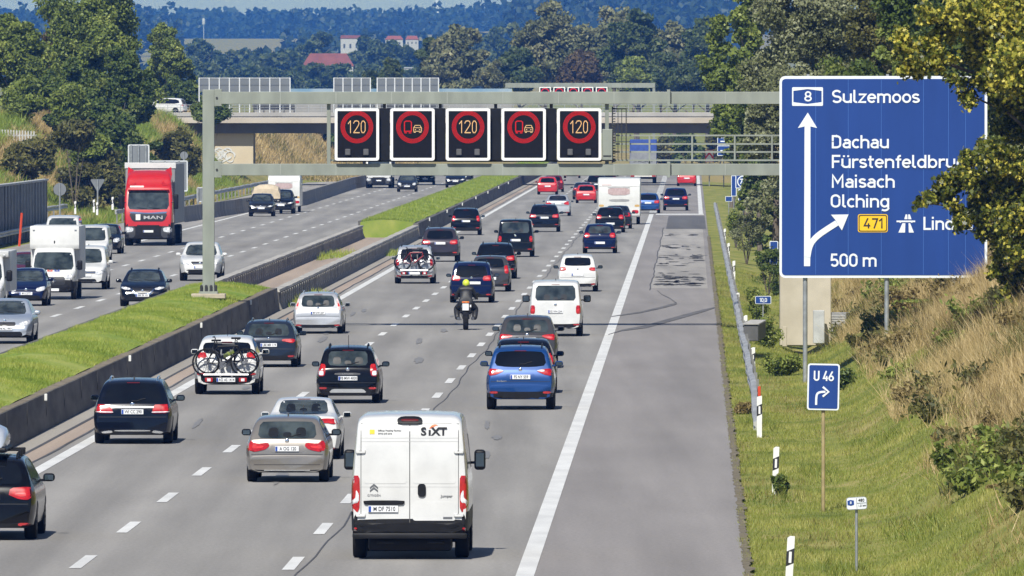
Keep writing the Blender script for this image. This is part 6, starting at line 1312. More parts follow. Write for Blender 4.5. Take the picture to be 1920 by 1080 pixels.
for x, y1, y0, lab in ((141, 398, 380, 'near the end of the noise wall'), (176, 395, 378, 'under the triangular sign'), (182, 400, 383, 'in front of the triangular sign'), (211, 390, 372, 'between triangular sign and red lorry')):
    t = delineator(x, 440, 419, 'small white post on the left verge, '+lab, group='white posts on the left verge'); s_ = F/760; t.location = ((x-CX)/s_, 760, H-(y1-HY)/s_)
bm = bmesh.new(); tube(bm, [(0, 0, 0), (.12, 0, 1.55)], .06, 6); tag(obj('marker_pole', bm, mat('stake_red', (.55,.06,.02)), loc=at(36, 462, 600)), 'slanting red-orange marker pole by the left guardrail', 'pole')
# noise wall
t = empty('noise_wall', rd(-37.9, 640, .6), -math.atan(TX), 'dark ribbed noise barrier with pale top edge at the far left', 'wall')
NWM = mat('noise_wall_dark', (.065,.067,.07), .8, col2=(.13,.13,.132), scale=1.0, stretch=(1,.8,.12)); bm = bmesh.new(); prev = None
for k in range(160):
    y_ = k*.75; x_ = .12 if k % 2 else 0; ring = [bm.verts.new((x_, y_, -1)), bm.verts.new((x_, y_, 2.55)), bm.verts.new((x_-.2, y_, 2.55)), bm.verts.new((x_-.2, y_, -1))]
    if prev:
        for j in range(4): bm.faces.new((prev[j], prev[(j+1)%4], ring[(j+1)%4], ring[j]))
    else: bm.faces.new(ring)
    prev = ring
bm.faces.new(prev); bmesh.ops.recalc_face_normals(bm, faces=bm.faces); obj('wall_panels', bm, NWM, t)
for k in range(36):
    bm = bmesh.new(); box(bm, (.1, 3.3*k+.2, 1.05), (.2, .2, 3.3), .02); obj('wall_post', bm, mat('wall_post_grey', (.33,.34,.34), .6, var=.1), t)
bm = bmesh.new(); box(bm, (0, 59.6, 2.62), (.4, 119.4, .12), .02); obj('wall_cap', bm, mat('wall_post_grey', (.33,)*3), t)
# small pale fence on the left bank
t = empty('picket_fence', at(26, 262, 900), 0, 'pale picket fence on the left bank above the noise wall', 'fence')
for k in range(16):
    bm = bmesh.new(); box(bm, (-1.6+.2*k, 0, .25), (.1, .06, 1.0-.02*k), 0); obj('picket', bm, mat('fence_pale', (.42,.42,.4), .8, var=.15), t)
bm = bmesh.new(); box(bm, (-.1, .07, .3), (3.4, .05, .1)); obj('fence_rail', bm, mat('fence_pale', (.42,)*3), t)
# ------------------------------------------------------------------ vegetation
def leaf_mesh(name, C, size, tint, aspect=1.5, up=.25, droop=0, fold=.0):
    N = len(C); a = rng.normal(size=(N, 3)); a /= np.linalg.norm(a, axis=1)[:, None]
    nrm = rng.normal(size=(N, 3)); nrm[:, 2] += up; nrm[:, 1] -= up*.6; b = np.cross(nrm, a); b /= np.linalg.norm(b, axis=1)[:, None]+1e-9
    a[:, 2] -= droop; a /= np.linalg.norm(a, axis=1)[:, None]
    s = np.broadcast_to(size, (N,))[:, None]*.5; A = a*s*aspect; B = b*s
    V = np.stack([C-A*1.0, C-A*.1-B, C+A, C-A*.1+B], 1).reshape(-1, 3); idx = np.arange(N*4)
    return np_mesh(name, V, N, idx, np.arange(N)*4, np.repeat(np.clip(tint, 0, 1), 4))
def clumps(K, cen, rad, shell=.55, lump=.34):
    """clump centres spread through an ellipsoid, denser at its skin"""
    d = rng.normal(size=(K, 3)); d /= np.linalg.norm(d, axis=1)[:, None]; r = shell+(1-shell)*rng.random(K)**.7
    ph = rng.random(3)*6; wob = 1+.16*np.sin(d[:, 0]*4+ph[0])+.12*np.sin(d[:, 2]*6+ph[1])+.1*np.sin(d[:, 1]*7+ph[2])
    return np.array(cen)+d*(r*wob)[:, None]*np.array(rad)
def crown_points(ells, K, n, lump, squash=.75):
    out = []; ti = []
    for cen, rad in ells:
        kk = max(3, int(K*(rad[0]*rad[2])/sum(e[1][0]*e[1][2] for e in ells))); nl = max(4, int(5+kk/16))
        lobes = clumps(nl, cen, rad, .5); lt = rng.random(nl); li = rng.integers(0, nl, kk)   # boughs, and leaf clumps along each
        d0 = rng.normal(size=(kk, 3)); d0 /= np.linalg.norm(d0, axis=1)[:, None]
        cc = lobes[li]+d0*(.35+.65*rng.random(kk)**.5)[:, None]*np.array(rad)*.36; tt = .5*lt[li]+.5*rng.random(kk)
        for c, t in zip(cc, tt):
            d = rng.normal(size=(n, 3)); d /= np.linalg.norm(d, axis=1)[:, None]; rr = rng.random(n)**.45
            out.append(c+d*rr[:, None]*lump*(.5+.8*rng.random())*np.array([1, 1, squash])); ti.append(.15+.55*t+.3*rng.random(n))
    return np.concatenate(out), np.concatenate(ti)
def trunk_mesh(h, r, cr, seed):
    rr = random.Random(seed); bm = bmesh.new(); P = [Vector((0, 0, -.3))]
    for k in range(1, 7): P.append(Vector((rr.uniform(-.05, .05)*h*.3, rr.uniform(-.05, .05)*h*.3, h*.8*k/6)))
    tube(bm, P, [r*(1-.13*k) for k in range(7)], 8)
    for k in range(7):
        b = P[2+k % 4]; a = rr.uniform(0, 6.28); L = cr*rr.uniform(.6, .95)
        q = [b, b+Vector((math.cos(a)*L*.5, math.sin(a)*L*.5, L*.35)), b+Vector((math.cos(a)*L, math.sin(a)*L, L*.8))]; tube(bm, q, [r*.45, r*.28, r*.1], 6)
    return bm
BARK = mat('bark', (.10,.08,.06), .95, col2=(.18,.15,.12), scale=6, stretch=(1,1,.3)); BIRCH = mat('pale_bark', (.35,.33,.3), .9, var=.25, scale=4)
LM = {
 'green': leaf_mat('leaf_green', (.040,.062,.011), (.18,.23,.038), (.36,.39,.10)),
 'dark': leaf_mat('leaf_dark', (.025,.045,.009), (.10,.145,.027), (.24,.27,.065)),
 'willow': leaf_mat('leaf_willow', (.05,.065,.02), (.17,.185,.075), (.40,.41,.26), .2),
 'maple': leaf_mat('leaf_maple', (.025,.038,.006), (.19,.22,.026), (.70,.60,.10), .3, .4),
 'far': leaf_mat('leaf_far', (.03,.055,.018), (.085,.12,.035), (.18,.20,.08)),
 'farpale': leaf_mat('leaf_farpale', (.06,.08,.03), (.19,.20,.09), (.36,.33,.18)),
 'rust': leaf_mat('leaf_rust', (.06,.05,.022), (.13,.095,.042), (.2,.14,.06)),
 'olive': leaf_mat('leaf_olive', (.03,.04,.010), (.12,.12,.03), (.26,.23,.07)),
 'brown': leaf_mat('leaf_brown', (.08,.065,.02), (.23,.175,.06), (.40,.31,.14)),
 'straw': leaf_mat('leaf_straw', (.28,.19,.07), (.48,.36,.16), (.62,.50,.28)),
 'grass': leaf_mat('leaf_grass', (.12,.19,.02), (.27,.34,.05), (.47,.46,.11)),
 'verge': leaf_mat('leaf_verge', (.10,.15,.022), (.25,.28,.05), (.46,.42,.13)),
 'wood': leaf_mat('leaf_wood', (.014,.03,.012), (.026,.046,.017), (.042,.064,.024), 0),
}
def bush_points(w, h, D0, n, rr):
    P = []; T = []; ns = 26
    for k in range(ns):
        a = rng.random()*6.283; b0 = np.array([math.cos(a), math.sin(a), 0])*w*.35*rng.random(); a2 = a+rng.normal()*.5; L = h*rng.uniform(.45, 1.08)
        e = b0+np.array([math.cos(a2)*w*rng.uniform(.2, .85), math.sin(a2)*w*rng.uniform(.2, .85), L]); t = rng.random(n//ns)**.7; sag = np.stack([0*t, 0*t, .25*L*t*(1-t)*2], 1)
        P.append(b0+(e-b0)*t[:, None]+sag+rng.normal(size=(len(t), 3))*w*.10*(.4+t[:, None])); T.append(np.clip(.1+.45*rng.random()+.5*rng.random(len(t)), 0, 1))
    return np.concatenate(P), np.concatenate(T)
def tree(label, x, D, ytop, ybot, hw, sp, name='tree', K=130, n=60, leaf=.3, shape=None, group=None, zg=None, trunkm=None, lump=None, cat='tree', depth=1.0):
    s = F/D; X = (x-CX)/s; zg = float(ground_z(X-TX*D, D)) if zg is None else zg
    zt = H-(ytop-HY)/s-zg; zb = max(.1, H-(ybot-HY)/s-zg); w = hw/s; h = zt-zb
    t = empty(name, (X, D, zg), 0, label, cat, group)
    ells = shape or [((0, 0, .38), (1, .36)), ((-.25, .1, .72), (.62, .28)), ((.3, -.1, .66), (.6, .28)), ((0, 0, .86), (.42, .15))]
    E = [((c[0]*w, c[1]*w, zb+c[2]*h), (r[0]*w, r[0]*w*depth, r[1]*h)) for c, r in ells]
    C, T = crown_points(E, K, n, lump or max(.3, w*.22)) if name == 'tree' or D > 500 else bush_points(w, zt, D, int(4600*max(.6, w)), rng); C[:, 2] = np.maximum(C[:, 2], .05)
    link('crown', leaf_mesh('crown', C, leaf*(.7+.6*rng.random(len(C))), T, 1.5 if name == 'tree' else 2.1), LM[sp], t)
    if name == 'tree': obj('trunk', trunk_mesh(zt, max(.08, zt*.02), w*.7, int(x*7+D)), trunkm or BARK, t, True)
    else:
        bm = bmesh.new()
        for k in range(5): a = k*1.3; tube(bm, [(0, 0, -.1), (math.cos(a)*w*.3, math.sin(a)*w*.3, zt*.4), (math.cos(a)*w*.6, math.sin(a)*w*.6, zt*.75)], [.03, .02, .008], 5)
        obj('stems', bm, BARK, t)
    return t
COL_ = [((0,0,.3),(.9,.32)), ((0,0,.6),(.8,.3)), ((0,0,.85),(.5,.2))]
# right bank, near to far
tree('tall green tree leaning over the exit lane beyond the gantry', 1400, 790, -60, 300, 78, 'green', K=287, n=147, leaf=0.177)
tree('grey-green willow with shimmering leaves above the blue sign', 1535, 600, -80, 300, 128, 'willow', K=525, n=168, leaf=0.116)
tree('dull willow filling the gap left of the blue sign', 1452, 640, 100, 440, 74, 'willow', K=300, n=147, leaf=0.116)
tree('olive tree between the willow and the yellowing maple', 1650, 560, -80, 330, 80, 'olive', K=300, n=147, leaf=0.109)
tree('bright green tree top behind the upper sign edge', 1722, 520, -60, 190, 66, 'green', K=300, n=147, leaf=0.116)
tree('dark tree behind the right end of the blue sign', 1800, 470, -80, 560, 130, 'dark', K=525, n=168, leaf=0.116)
tree('dark tree behind the pillar and the exit signs', 1425, 690, 215, 470, 50, 'dark', K=187, n=147, leaf=0.122)
tree('green bank tree behind the far guardrail', 1372, 960, 120, 330, 42, 'green', K=150, n=126, leaf=0.170)
tree('dark tree behind the middle of the blue sign', 1600, 520, 120, 480, 110, 'dark', K=375, n=147, leaf=0.122)
for x, D, y0, y1, hw, sp, lab in ((1440, 560, 470, 560, 32, 'dark', 'dark green bush left of the beige pillar'), (1400, 640, 400, 470, 30, 'willow', 'grey-green bush under the exit signs'), (1380, 700, 395, 440, 18, 'green', 'low green bush at the foot of the exit signs'), (1420, 480, 545, 620, 26, 'green', 'green bush beside the kilometre sign'), (1440, 430, 600, 660, 34, 'green', 'green weeds behind the slatted box'),
        (1465, 375, 672, 728, 34, 'green', 'low dark green bush left of the detour sign'), (1745, 372, 585, 672, 48, 'green', 'bright green bush between the sign posts on the bank'), (1690, 374, 545, 620, 40, 'brown', 'brown weedy bush behind the middle sign post'), (1680, 350, 640, 730, 46, 'brown', 'tall brown weeds under the middle sign post'), (1640, 368, 590, 650, 30, 'dark', 'dark weeds beside the middle sign post'),
        (1830, 352, 560, 640, 42, 'brown', 'brown bush below the sign corner'), (1785, 262, 812, 905, 46, 'brown', 'brown drooping bush at the edge of the mown grass'), (1905, 250, 880, 1000, 50, 'brown', 'brown bush at the right photo edge, upper one'), (1900, 225, 960, 1080, 40, 'brown', 'brown bush at the lower right corner'), (1845, 240, 905, 960, 26, 'dark', 'dark low bush beside the brown bushes'),
        (1885, 300, 650, 735, 26, 'dark', 'slender dark sapling in the straw grass'), (1395, 330, 760, 805, 20, 'brown', 'grassy clump at the guardrail end'), (1465, 262, 896, 925, 14, 'dark', 'dark grass clump beside the roadside post'), (1560, 345, 700, 735, 40, 'dark', 'dark low growth behind the detour sign'), (1720, 300, 730, 790, 50, 'brown', 'brown weeds where mown and tall grass meet')):
    tree(lab, x, D, y0, y1, hw, sp, 'shrub', K=max(40, int(hw*1.8)), n=70, leaf=.055, cat='shrub', group='shrubs on the right bank', lump=.28)
# maple in front of the sign: branches reach out from a trunk just outside the frame
MD = 318.; ms = F/MD
mt = empty('maple_tree', ((2010-CX)/ms, MD, 2.8), 0, 'yellowing maple hanging over the right end of the blue sign', 'tree')
reg = [(1905, 40, 95), (1850, 90, 50), (1905, 130, 70), (1960, 200, 90), (1850, 40, 50), (1800, 20, 42), (1775, 55, 28), (1840, 150, 26), (1890, 230, 42), (1870, 190, 24), (1790, 155, 10), (1800, 175, 13), (1803, 190, 9), (1768, 146, 10), (1815, 150, 14), (1850, 300, 42), (1900, 330, 55), (1830, 285, 24), (1800, 300, 22), (1785, 330, 24), (1760, 345, 22), (1745, 350, 16), (1728, 372, 14), (1712, 377, 8), (1755, 372, 16), (1775, 385, 10), (1810, 345, 34), (1845, 370, 40), (1880, 400, 52), (1820, 400, 30), (1795, 405, 20), (1790, 420, 15), (1830, 430, 14), (1822, 438, 10), (1870, 450, 34), (1900, 470, 38), (1890, 520, 34), (1862, 480, 16), (1905, 560, 40), (1850, 505, 12), (1910, 600, 20), (1738, 30, 24), (1748, 78, 22), (1700, 100, 26), (1690, 70, 20), (1725, 125, 24), (1700, 130, 16), (1760, 115, 26), (1960, 400, 80), (1970, 80, 90), (2040, 20, 90), (2110, 90, 100), (2040, 190, 110), (2120, 200, 100), (2070, 340, 100), (2020, 480, 70), (2110, 430, 70)]
P = []; T = []
for x, y, r_ in reg:
    if y > 140 and x < 1900: x += 14
    nn = int(r_*r_*1.05)+14; c = at(x, y, MD); rr = r_/ms
    for _ in range(1):
        ncl = max(2, nn//40); cc = rng.normal(size=(ncl, 3)); cc /= np.linalg.norm(cc, axis=1)[:, None]; cc = cc*(rng.random(ncl)**.5)[:, None]*rr*np.array([.78, 1.6, .78]); tc_ = rng.random(ncl)
        k = rng.integers(0, ncl, nn); d = rng.normal(size=(nn, 3))*max(.08, rr*.17)
        P.append(np.array(c)+np.array([0, rng.uniform(-2, 2) if r_ > 30 else 0, 0])+cc[k]+d); up_ = .75 if y < 140 else .36
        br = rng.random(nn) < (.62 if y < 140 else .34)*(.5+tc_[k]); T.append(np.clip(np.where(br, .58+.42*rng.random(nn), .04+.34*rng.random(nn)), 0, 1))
P = np.concatenate(P)-np.array(mt.location); T = np.concatenate(T)
def maple_leaves(name, C, size, tint):
    shp = np.array([(-.5, 0), (-.15, -.28), (-.1, -.55), (.15, -.25), (.55, -.32), (.42, -.06), (.8, 0), (.42, .06), (.55, .32), (.15, .25), (-.1, .55), (-.15, .28)])
    N = len(C); a = rng.normal(size=(N, 3)); a[:, 2] -= .5; a /= np.linalg.norm(a, axis=1)[:, None]; nn = rng.normal(size=(N, 3)); nn[:, 2] += .5; nn[:, 1] -= .5; b = np.cross(nn, a); b /= np.linalg.norm(b, axis=1)[:, None]+1e-9
    V = C[:, None, :]+(a[:, None, :]*shp[None, :, 0:1]+b[:, None, :]*shp[None, :, 1:2])*size[:, None, None]; k = len(shp)
    return np_mesh(name, V.reshape(-1, 3), N, np.arange(N*k), np.arange(N)*k, np.repeat(tint, k))
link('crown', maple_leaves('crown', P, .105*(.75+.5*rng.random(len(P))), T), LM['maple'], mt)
bm = bmesh.new(); tube(bm, [(0, 0, -.6), (.05, .1, 2), (-.1, .2, 4.2), (-.2, 0, 6.6), (-.1, 0, 8.6)], [.24, .22, .17, .11, .03], 10)
for x, y in ((1715, 378), (1790, 400), (1800, 170), (1700, 95), (1850, 300), (1890, 520), (1830, 435), (1780, 330), (1760, 110), (1880, 180), (1850, 480)):
    e_ = at(x, y, MD)-mt.location; b0 = Vector((-.1, .1, max(1.5, e_.z-1.6+.1*e_.x))); m_ = b0.lerp(e_, .55)+Vector((0, .15, .3)); tube(bm, [b0, m_, e_], [.07, .04, .012], 6)
obj('trunk', bm, BARK, mt, True)
# left bank group
for x, D, y0, y1, hw, sp, lab, kw in (
  (20, 960, 38, 300, 66, 'green', 'green tree at the far left of the bank', {}), (180, 980, -12, 230, 96, 'green', 'big green tree towering over the left bank', dict(K=420)), (118, 990, 20, 200, 42, 'rust', 'rusty-leaved tree at the left flank of the big green tree', {}),
  (228, 955, 95, 290, 52, 'dark', 'dark tree below the right side of the big green tree', {}), (312, 1260, 52, 225, 46, 'green', 'slim green tree behind the white car on the bridge', {}), (150, 930, 130, 270, 60, 'dark', 'dark round tree low in the left group', {}), (70, 985, 110, 235, 50, 'dark', 'dark tree between the far left tree and the big one', {}),
  (335, 1255, 150, 225, 34, 'dark', 'low dark tree left of the bridge screens', {})):
    tree(lab, x, D, y0, y1, hw, sp, K=kw.get('K', 300), n=170, leaf=.18, group='trees on the left bank', trunkm=BIRCH if x in (228, 118) else None)
for x, D, y0, y1, hw, sp, lab in ((215, 900, 200, 345, 48, 'dark', 'big dark bush above the red lorry'), (185, 880, 280, 398, 58, 'olive', 'olive feathery bush behind the triangular sign'), (285, 885, 270, 400, 50, 'dark', 'dark bush behind the sign boards'), (330, 960, 250, 330, 40, 'olive', 'olive bush on the slope below the bridge end'), (50, 930, 150, 215, 36, 'green', 'bright green bush under the left trees'), (130, 920, 165, 215, 22, 'green', 'bright green sprig beside the ochre patch'), (128, 870, 350, 405, 30, 'olive', 'olive bush behind the round sign'), (140, 868, 232, 275, 34, 'olive', 'ochre weeds on the left bank'), (60, 860, 262, 320, 44, 'olive', 'olive weeds on the left bank at the photo edge'), (170, 880, 248, 300, 30, 'green', 'bright green weeds in the middle of the left bank'), (395, 1150, 190, 222, 30, 'dark', 'dark bush at the bridge end behind the gantry post')):
    tree(lab, x, D, y0, y1, hw, sp, 'shrub', K=150, n=130, leaf=.16, cat='shrub', group='shrubs on the left bank', lump=.6, shape=[((0,0,.28),(1,.32)), ((-.2,.1,.55),(.8,.3)), ((.3,-.1,.6),(.6,.3)), ((0,0,.82),(.4,.2))])
# beyond the bridge
for x, D, y0, y1, hw, sp, lab in ((858, 1850, 60, 172, 50, 'farpale', 'pale broad tree behind the bridge centre'), (822, 1860, 75, 172, 28, 'far', 'narrow tree left of the pale broad tree'), (1025, 1900, 17, 172, 60, 'farpale', 'tall domed tree behind the second gantry'), (1150, 1950, 18, 172, 62, 'farpale', 'tall pale tree right of the domed tree'), (1195, 1900, 30, 172, 50, 'far', 'dark green tree in the middle of the far clump'), (1265, 1920, 48, 172, 52, 'farpale', 'beige-topped tree in the far clump'), (1325, 1900, 40, 172, 40, 'far', 'green tree at the right end of the far clump'), (1090, 1850, 100, 172, 34, 'rust', 'brownish low tree before the far clump'), (1190, 1800, 112, 172, 26, 'green', 'fresh green low tree before the far clump'), (1240, 1830, 105, 172, 36, 'far', 'round green tree before the far clump'), (975, 1850, 95, 172, 34, 'far', 'low green tree left of the domed tree'), (735, 1850, 116, 168, 18, 'far', 'small round tree behind the bridge screens'), (700, 1900, 135, 168, 16, 'far', 'tiny green tree between the bridge screens'), (925, 1800, 122, 168, 22, 'farpale', 'yellowish small tree right of the pale broad tree'), (1300, 1750, 120, 175, 34, 'far', 'bushy green tree above the bridge right part')):
    tree(lab, x, D, y0, y1, hw*1.12, sp, K=300, n=90, leaf=.42, group='trees beyond the bridge', shape=[((0,0,.35),(1,.38)), ((-.15,0,.65),(.8,.3)), ((.1,0,.84),(.5,.2))])
for k, (x, y0) in enumerate(((345, 128), (385, 122), (430, 132), (475, 126), (520, 130), (555, 126), (590, 123), (625, 126), (660, 120), (695, 124), (730, 132), (765, 134), (790, 128))):
    tree('dark hedge tree just behind the bridge, before the village roofs', x, fd(2640+15*(k % 3)), y0, 176, 30+5*(k % 2), 'far', K=110, n=60, leaf=.9, group='hedge trees before the village', shape=[((0,0,.4),(1,.45)), ((.1,0,.75),(.7,.28))])
# mid-distance row
rowx = [(350, 90), (385, 84), (420, 88), (455, 106), (495, 102), (520, 98), (560, 85), (600, 70), (640, 112), (690, 62), (715, 78), (760, 88), (790, 105), (925, 60), (900, 85), (955, 52), (545, 120), (480, 118), (610, 125), (670, 118), (1090, 70), (1335, 60)]
for k, (x, y0) in enumerate(rowx):
    tree('blue-hazed tree in the distant row beyond the bridge', x, fd(2900+40*(k % 5)), y0, 172, 32+7*(k % 3), 'far', K=130, n=60, leaf=1.1, group='trees in the distant row', shape=[((0,0,.4),(1,.42)), ((.1,0,.75),(.7,.28))])
# forests on the hills: masses nobody could count
def forest(name, label, rows, sp, leaf):
    C = []; T = []
    for D, x0, x1, hgt, w, jit, step in rows:
        q = fd(D)/D; D = fd(D); hgt *= q; w *= q; s = F/D; x = x0
        while x < x1:
            X = (x-CX)/s; d = D+rng.uniform(-60, 60); zg = float(ground_z(X-TX*d, d)); h = hgt*rng.uniform(1-jit, 1+jit*.7); ww = w*rng.uniform(.7, 1.2); con = rng.random() < .45
            nq = 46; t = rng.random(nq); zz = zg+h*(.12+.88*t); rad = ww*((1-t)**.75 if con else np.sqrt(np.clip(1-(2*t-1)**2, 0, 1)))*np.sqrt(rng.random(nq)); a = rng.random(nq)*6.283
            C.append(np.stack([X+rad*np.cos(a), d+rad*np.sin(a), zz], 1)); T.append(np.clip(rng.random()*.6+.4*rng.random(nq), 0, 1)); x += step*rng.uniform(.6, 1.4)
    C = np.concatenate(C); T = np.concatenate(T); o = link(name, leaf_mesh(name, C, leaf*(.7+.6*rng.random(len(C))), T, 1.2), LM[sp]); tag(o, label, kind='stuff')
forest('forest', 'dark wooded ridge along the horizon', [(6500, -500, 2420, 17, 4.5, .25, 9), (6400, -500, 2420, 16, 4.5, .25, 9), (6250, -500, 2420, 15, 5, .3, 10), (6050, -500, 2420, 14, 5, .3, 11), (5800, -500, 2420, 13, 5, .3, 12), (5550, -500, 2420, 11, 5, .3, 12)], 'wood', 3.9)
forest('forest', 'blue wooded hill right of the centre', [(4800, 960, 1420, 19, 5.5, .16, 12), (4650, 985, 1130, 21, 6, .12, 13), (4600, 1150, 1420, 21, 6, .12, 13), (4450, 960, 1400, 16, 6, .2, 14), (4250, 950, 1400, 15, 6, .2, 14)], 'wood', 3.6)
forest('forest', 'wood on the lower slope behind the village', [(5200, -20, 335, 13, 5, .3, 12), (5300, 545, 980, 12, 5, .3, 11), (4400, -20, 345, 12, 5, .25, 14), (4150, 540, 990, 9, 5, .3, 14), (3700, 545, 1000, 8, 5, .35, 16), (3300, 330, 1010, 7, 5, .4, 18), (3500, -20, 1420, 6, 5, .4, 22)], 'wood', 3.2)
# village and wind turbine
def house(label, x0, x1, yr, ye, yb, D, wallc, roofc, hip=.15):
    D = fd(D); s = F/D; w = (x1-x0)/s; X = ((x0+x1)/2-CX)/s; zb = H-(yb-HY)/s; ze = H-(ye-HY)/s-zb; zr = H-(yr-HY)/s-zb; t = empty('house', (X, D, zb), 0, label, 'house', 'village houses')
    bm = bmesh.new(); box(bm, (0, 5, ze/2-2), (w*.96, 9.6, ze+4), 0); obj('wall', bm, wallc, t)
    for k in range(3):
        bm = bmesh.new(); box(bm, (w*(-.3+.3*k), .19, ze*.55), (w*.09, .06, ze*.25)); obj('window', bm, mat('far_window', (.06,.07,.09), .3, var=.1), t)
    bm = bmesh.new(); v = [bm.verts.new(p) for p in ((-w/2, 0, ze), (w/2, 0, ze), (w/2, 10, ze), (-w/2, 10, ze), (-w/2+w*hip, 5, zr), (w/2-w*hip, 5, zr))]
    for f in ((0,1,5,4), (2,3,4,5), (1,2,5), (3,0,4), (0,3,2,1)): bm.faces.new([v[i] for i in f])
    obj('roof', bm, roofc, t)
RT = mat('roof_tile', (.20,.065,.055), .8, var=.12, scale=.5); WW = mat('house_white', (.40,.40,.41), .8, var=.05)
house('long red-roofed barn below the village trees', 566, 664, 100, 124, 130, 2780, WW, RT); house('white house with a thin red roof above the barn', 638, 676, 66, 72, 104, 3250, WW, RT, .02); house('house with bright red roof among distant trees', 722, 756, 67, 74, 90, 3260, WW, mat('roof_red', (.30,.09,.07), .8, var=.1)); house('small red-roofed house at the right of the village', 760, 785, 67, 74, 88, 3280, WW, MATS['roof_red'])
house('low white shed behind the bridge', 757, 776, 126, 128, 134, 2760, WW, WW, .02)
D = fd(6450); t = empty('wind_turbine', at(820, 30, D), 0, 'slim white wind turbine tower on the horizon', 'wind turbine')
obj('tower', lathe(bmesh.new(), [(-30, 1.9), (95, 1.2)], 'Z', 16), mat('turbine_white', (.75,.75,.75), .5, var=.03), t, True)
bm = bmesh.new(); box(bm, (0, -.5, 96.5), (3.2, 9, 3.4), .6, 2); obj('nacelle', bm, MATS['turbine_white'], t, True)
for k in range(3):
    a = R(90+120*k+12); dx, dz = math.cos(a), math.sin(a); obj('blade', tube(bmesh.new(), [(0, -5.5, 96.5), (dx*8, -5.5, 96.5+dz*8), (dx*38, -5.5, 96.5+dz*38)], [.9, 1.2, .2], 8), MATS['turbine_white'], t, True)
for x, y, lab in ((307, 45, 'white mast head on the left hill'), (382, 40, 'pale round mast head on the left hill')):
    bm = lathe(bmesh.new(), [(-22, .2), (-2.3, .2), (-2, .9), (0, 1.1), (1.6, .9), (2, .2)], 'Z', 10); tag(obj('mast', bm, mat('mast_pale', (.5,.5,.5), .5, var=.05), loc=at(x, y, fd(5300))), lab, 'mast')
# ------------------------------------------------------------------ grass
def blades(name, label, n, area, hgt, w, sp, lean=.35, tb=None):
    X, Y, Zz, keep = area(n); X, Y, Zz = X[keep], Y[keep], Zz[keep]; N = len(X); h = hgt*(.45+.8*rng.random(N)); a = rng.random(N)*6.283
    cl = .5+.25*np.sin(X*1.7+Y*.33)+.25*np.sin(X*.6-Y*.71+2); h = h*(.6+.8*cl)
    dx, dy = np.cos(a)*w, np.sin(a)*w; lx_, ly_ = rng.normal(size=N)*lean*h, rng.normal(size=N)*lean*h; base = np.stack([X, Y, Zz-.02], 1)
    V = np.stack([base+np.stack([-dx, -dy, 0*dx], 1), base+np.stack([dx, dy, 0*dx], 1), base+np.stack([lx_, ly_, h], 1)], 1).reshape(-1, 3)
    T = np.clip(.15+.5*cl+.35*rng.random(N)+(0 if tb is None else tb), 0, 1)
    o = link(name, np_mesh(name, V, N, np.arange(N*3), np.arange(N)*3, np.repeat(T, 3)), LM[sp]); tag(o, label, kind='stuff')
def verge_area(u0, u1, D0, D1, pw=1.6, edge=None):
    def f(n):
        D = D0+(D1-D0)*rng.random(n)**pw; u = u0+(u1-u0)*rng.random(n); X = u+TX*D; k = np.ones(n, bool)
        if edge is not None: k = edge(u, D)
        return X, D, ground_z(u, D), k
    return f
bd = lambda D: 6.0+.8*np.sin(D*.12)+.6*np.sin(D*.31)-.004*(D-250)
patch = lambda u, D: np.sin(u*1.1+D*.07)+np.sin(u*.5-D*.19+1)+.8*np.sin(D*.043+u*2.1)+.5*np.sin(D*.5+u*1.7)
blades('grass', 'mown green grass of the right verge and ditch', 330000, verge_area(.86, 7.2, 195, 620, 1.5, lambda u, D: (u < bd(D)+.5*rng.normal(size=len(u))) & (patch(u, D) < 1.3+.6*rng.normal(size=len(u)))), .095, .010, 'verge')
blades('dry_grass', 'yellowed patches in the mown right verge', 70000, verge_area(.95, 7.2, 195, 620, 1.5, lambda u, D: (u < bd(D)+.6*rng.normal(size=len(u))) & (patch(u, D) > .9)), .12, .012, 'olive', .4, .45)
blades('grass', 'taller rough tufts scattered over the right verge', 60000, verge_area(1.1, 7.5, 195, 520, 1.4, lambda u, D: (u < bd(D)+.9) & (np.sin(u*2.3+D*.21)+np.sin(D*.11-u*1.3) > 1.3)), .2, .012, 'verge', .5, -.3)
blades('dry_grass', 'tall straw-coloured grass on the right bank', 300000, verge_area(4.6, 16, 205, 520, 1.3, lambda u, D: (u > bd(D)-.2+.6*rng.normal(size=len(u))) & (patch(u*.8, D*.8) > -.9+.5*rng.normal(size=len(u)))), .5, .010, 'straw', .5)
blades('dry_grass', 'low pale stubble on the right bank', 120000, verge_area(4.8, 16, 205, 520, 1.3, lambda u, D: u > bd(D)+.3*rng.normal(size=len(u))), .22, .012, 'brown', .7, .25)
blades('dry_grass', 'reddish seed stalks on the right bank', 26000, verge_area(5.6, 16, 205, 480, 1.3, lambda u, D: patch(u*1.3+2, D*1.2) > .5), .75, .010, 'rust', .35, .2)
blades('grass', 'green weeds spreading over the right bank', 120000, verge_area(4.6, 16, 205, 520, 1.3, lambda u, D: (u > bd(D)-.6) & (patch(u*.8, D*.8) < -.9+.5*rng.normal(size=len(u)))), .42, .018, 'olive', .6)
def weeds(name, label, n, sp, hh, mask):
    C = []; T = []
    while n:
        D = 212+270*rng.random()**1.3; u = rng.uniform(4.8, 13)
        if not mask(u, D): continue
        n -= 1; w_ = rng.uniform(.25, .7); p, t = bush_points(w_, hh*rng.uniform(.5, 1.3), 0, 420, rng); q = rd(u, D, float(ground_z(u, D))); C.append(p+np.array(q)); T.append(t)
    C = np.concatenate(C); tag(link(name, leaf_mesh(name, C, .065*(.7+.6*rng.random(len(C))), np.concatenate(T), 2.4), LM[sp]), label, kind='stuff')
weeds('weeds', 'leafy green weeds growing in drifts on the right bank', 46, 'green', .6, lambda u, D: patch(u*.8, D*.8) < -.3)
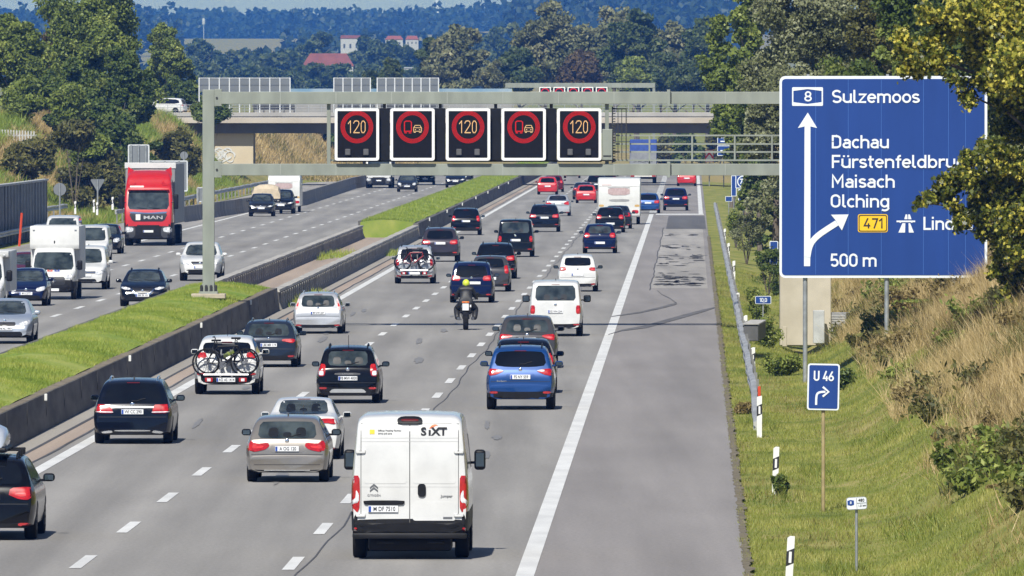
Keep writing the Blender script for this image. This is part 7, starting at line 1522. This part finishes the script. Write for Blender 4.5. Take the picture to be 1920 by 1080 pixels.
weeds('weeds', 'withered brown weeds growing here and there on the right bank', 46, 'brown', .55, lambda u, D: u > bd(D)-.3)
weeds('weeds', 'olive weeds along the foot of the right bank', 50, 'olive', .4, lambda u, D: bd(D)-1.2 < u < bd(D)+1.2)
def med_area(D0, D1):
    def f(n):
        D = D0+(D1-D0)*rng.random(n)**1.5; u = -15.95-3.0*rng.random(n); z = np.interp(-u, [15.9, 16.3, 17, 17.8, 18.5, 19.0], [.84, .93, 1.04, 1.07, 1.0, .93]); return u+TX*D, D, z, np.ones(n, bool)
    return f
blades('grass', 'lush green grass on the near median', 190000, med_area(262, 487), .10, .010, 'grass', .4, -.02); blades('grass', 'green grass on the farther median', 30000, med_area(742, 1400), .16, .02, 'grass', .35, -.1)
blades('grass', 'tufts of grass at both ends of the tan median crossing', 9000, lambda n: (lambda D, u: (u+TX*D, D, np.full(n, .02), np.where(D < 600, D < 515+12*np.sin(u*3), D > 640-6*np.sin(u*4)) & ((D < 520) | ((D > 636) & (D < 662)))))(488+180*rng.random(n), -16.2-2.3*rng.random(n)), .3, .02, 'grass')
blades('grass', 'weeds growing in the gutter by the crash barrier', 5000, lambda n: (lambda D, u: (u+TX*D, D, np.full(n, .0), ((D > 496) & (D < 528)) | ((D > 655) & (D < 668))))(490+190*rng.random(n), -15.5+.8*rng.random(n)), .28, .02, 'grass')

def lbank(mask):
    def g(n):
        D = 770+410*rng.random(n); u = -37.5-15*rng.random(n); return u+TX*D, D, ground_z(u, D), mask(u, D)
    return g
blades('dry_grass', 'ochre grass on the left bank', 90000, lbank(lambda u, D: patch(u*.6, D*.4) > -.4), .55, .03, 'straw', .5, -.2)
blades('grass', 'green growth on the left bank', 100000, lbank(lambda u, D: patch(u*.6, D*.4) < .5), .6, .035, 'grass', .5, -.3)

def meadow(n):
    D = 1240+420*rng.random(n); u = -33-32*rng.random(n); return u+TX*D, D, ground_z(u, D), np.ones(n, bool)
blades('dry_grass', 'ochre meadow seen under the bridge', 50000, meadow, .6, .05, 'straw', .5, -.1); blades('grass', 'green streaks in the meadow under the bridge', 30000, lambda n: (lambda X, D, Z, k: (X, D, Z, np.sin(D*.05+X*.2) > .1))(*meadow(n)), .7, .05, 'olive', .5)
for x, y0, y1, hw, sp, lab in ((500, 262, 300, 24, 'olive', 'olive bush in the meadow under the bridge, next to the abutment'), (585, 255, 298, 30, 'green', 'green bush in the meadow under the bridge, middle one'), (625, 250, 300, 26, 'dark', 'dark bush in the meadow behind the gantry strut'), (1285, 250, 300, 30, 'dark', 'dark bush beyond the bridge right of the blue lorry'), (1350, 240, 300, 34, 'olive', 'olive bush beyond the bridge at the exit gore'), (1250, 262, 296, 18, 'olive', 'small olive bush beyond the bridge beside the blue lorry')):
    tree(lab, x, 1560, y0, y1+14, hw, sp, 'shrub', K=90, n=80, leaf=.28, cat='shrub', group='bushes beyond the bridge', lump=.6)
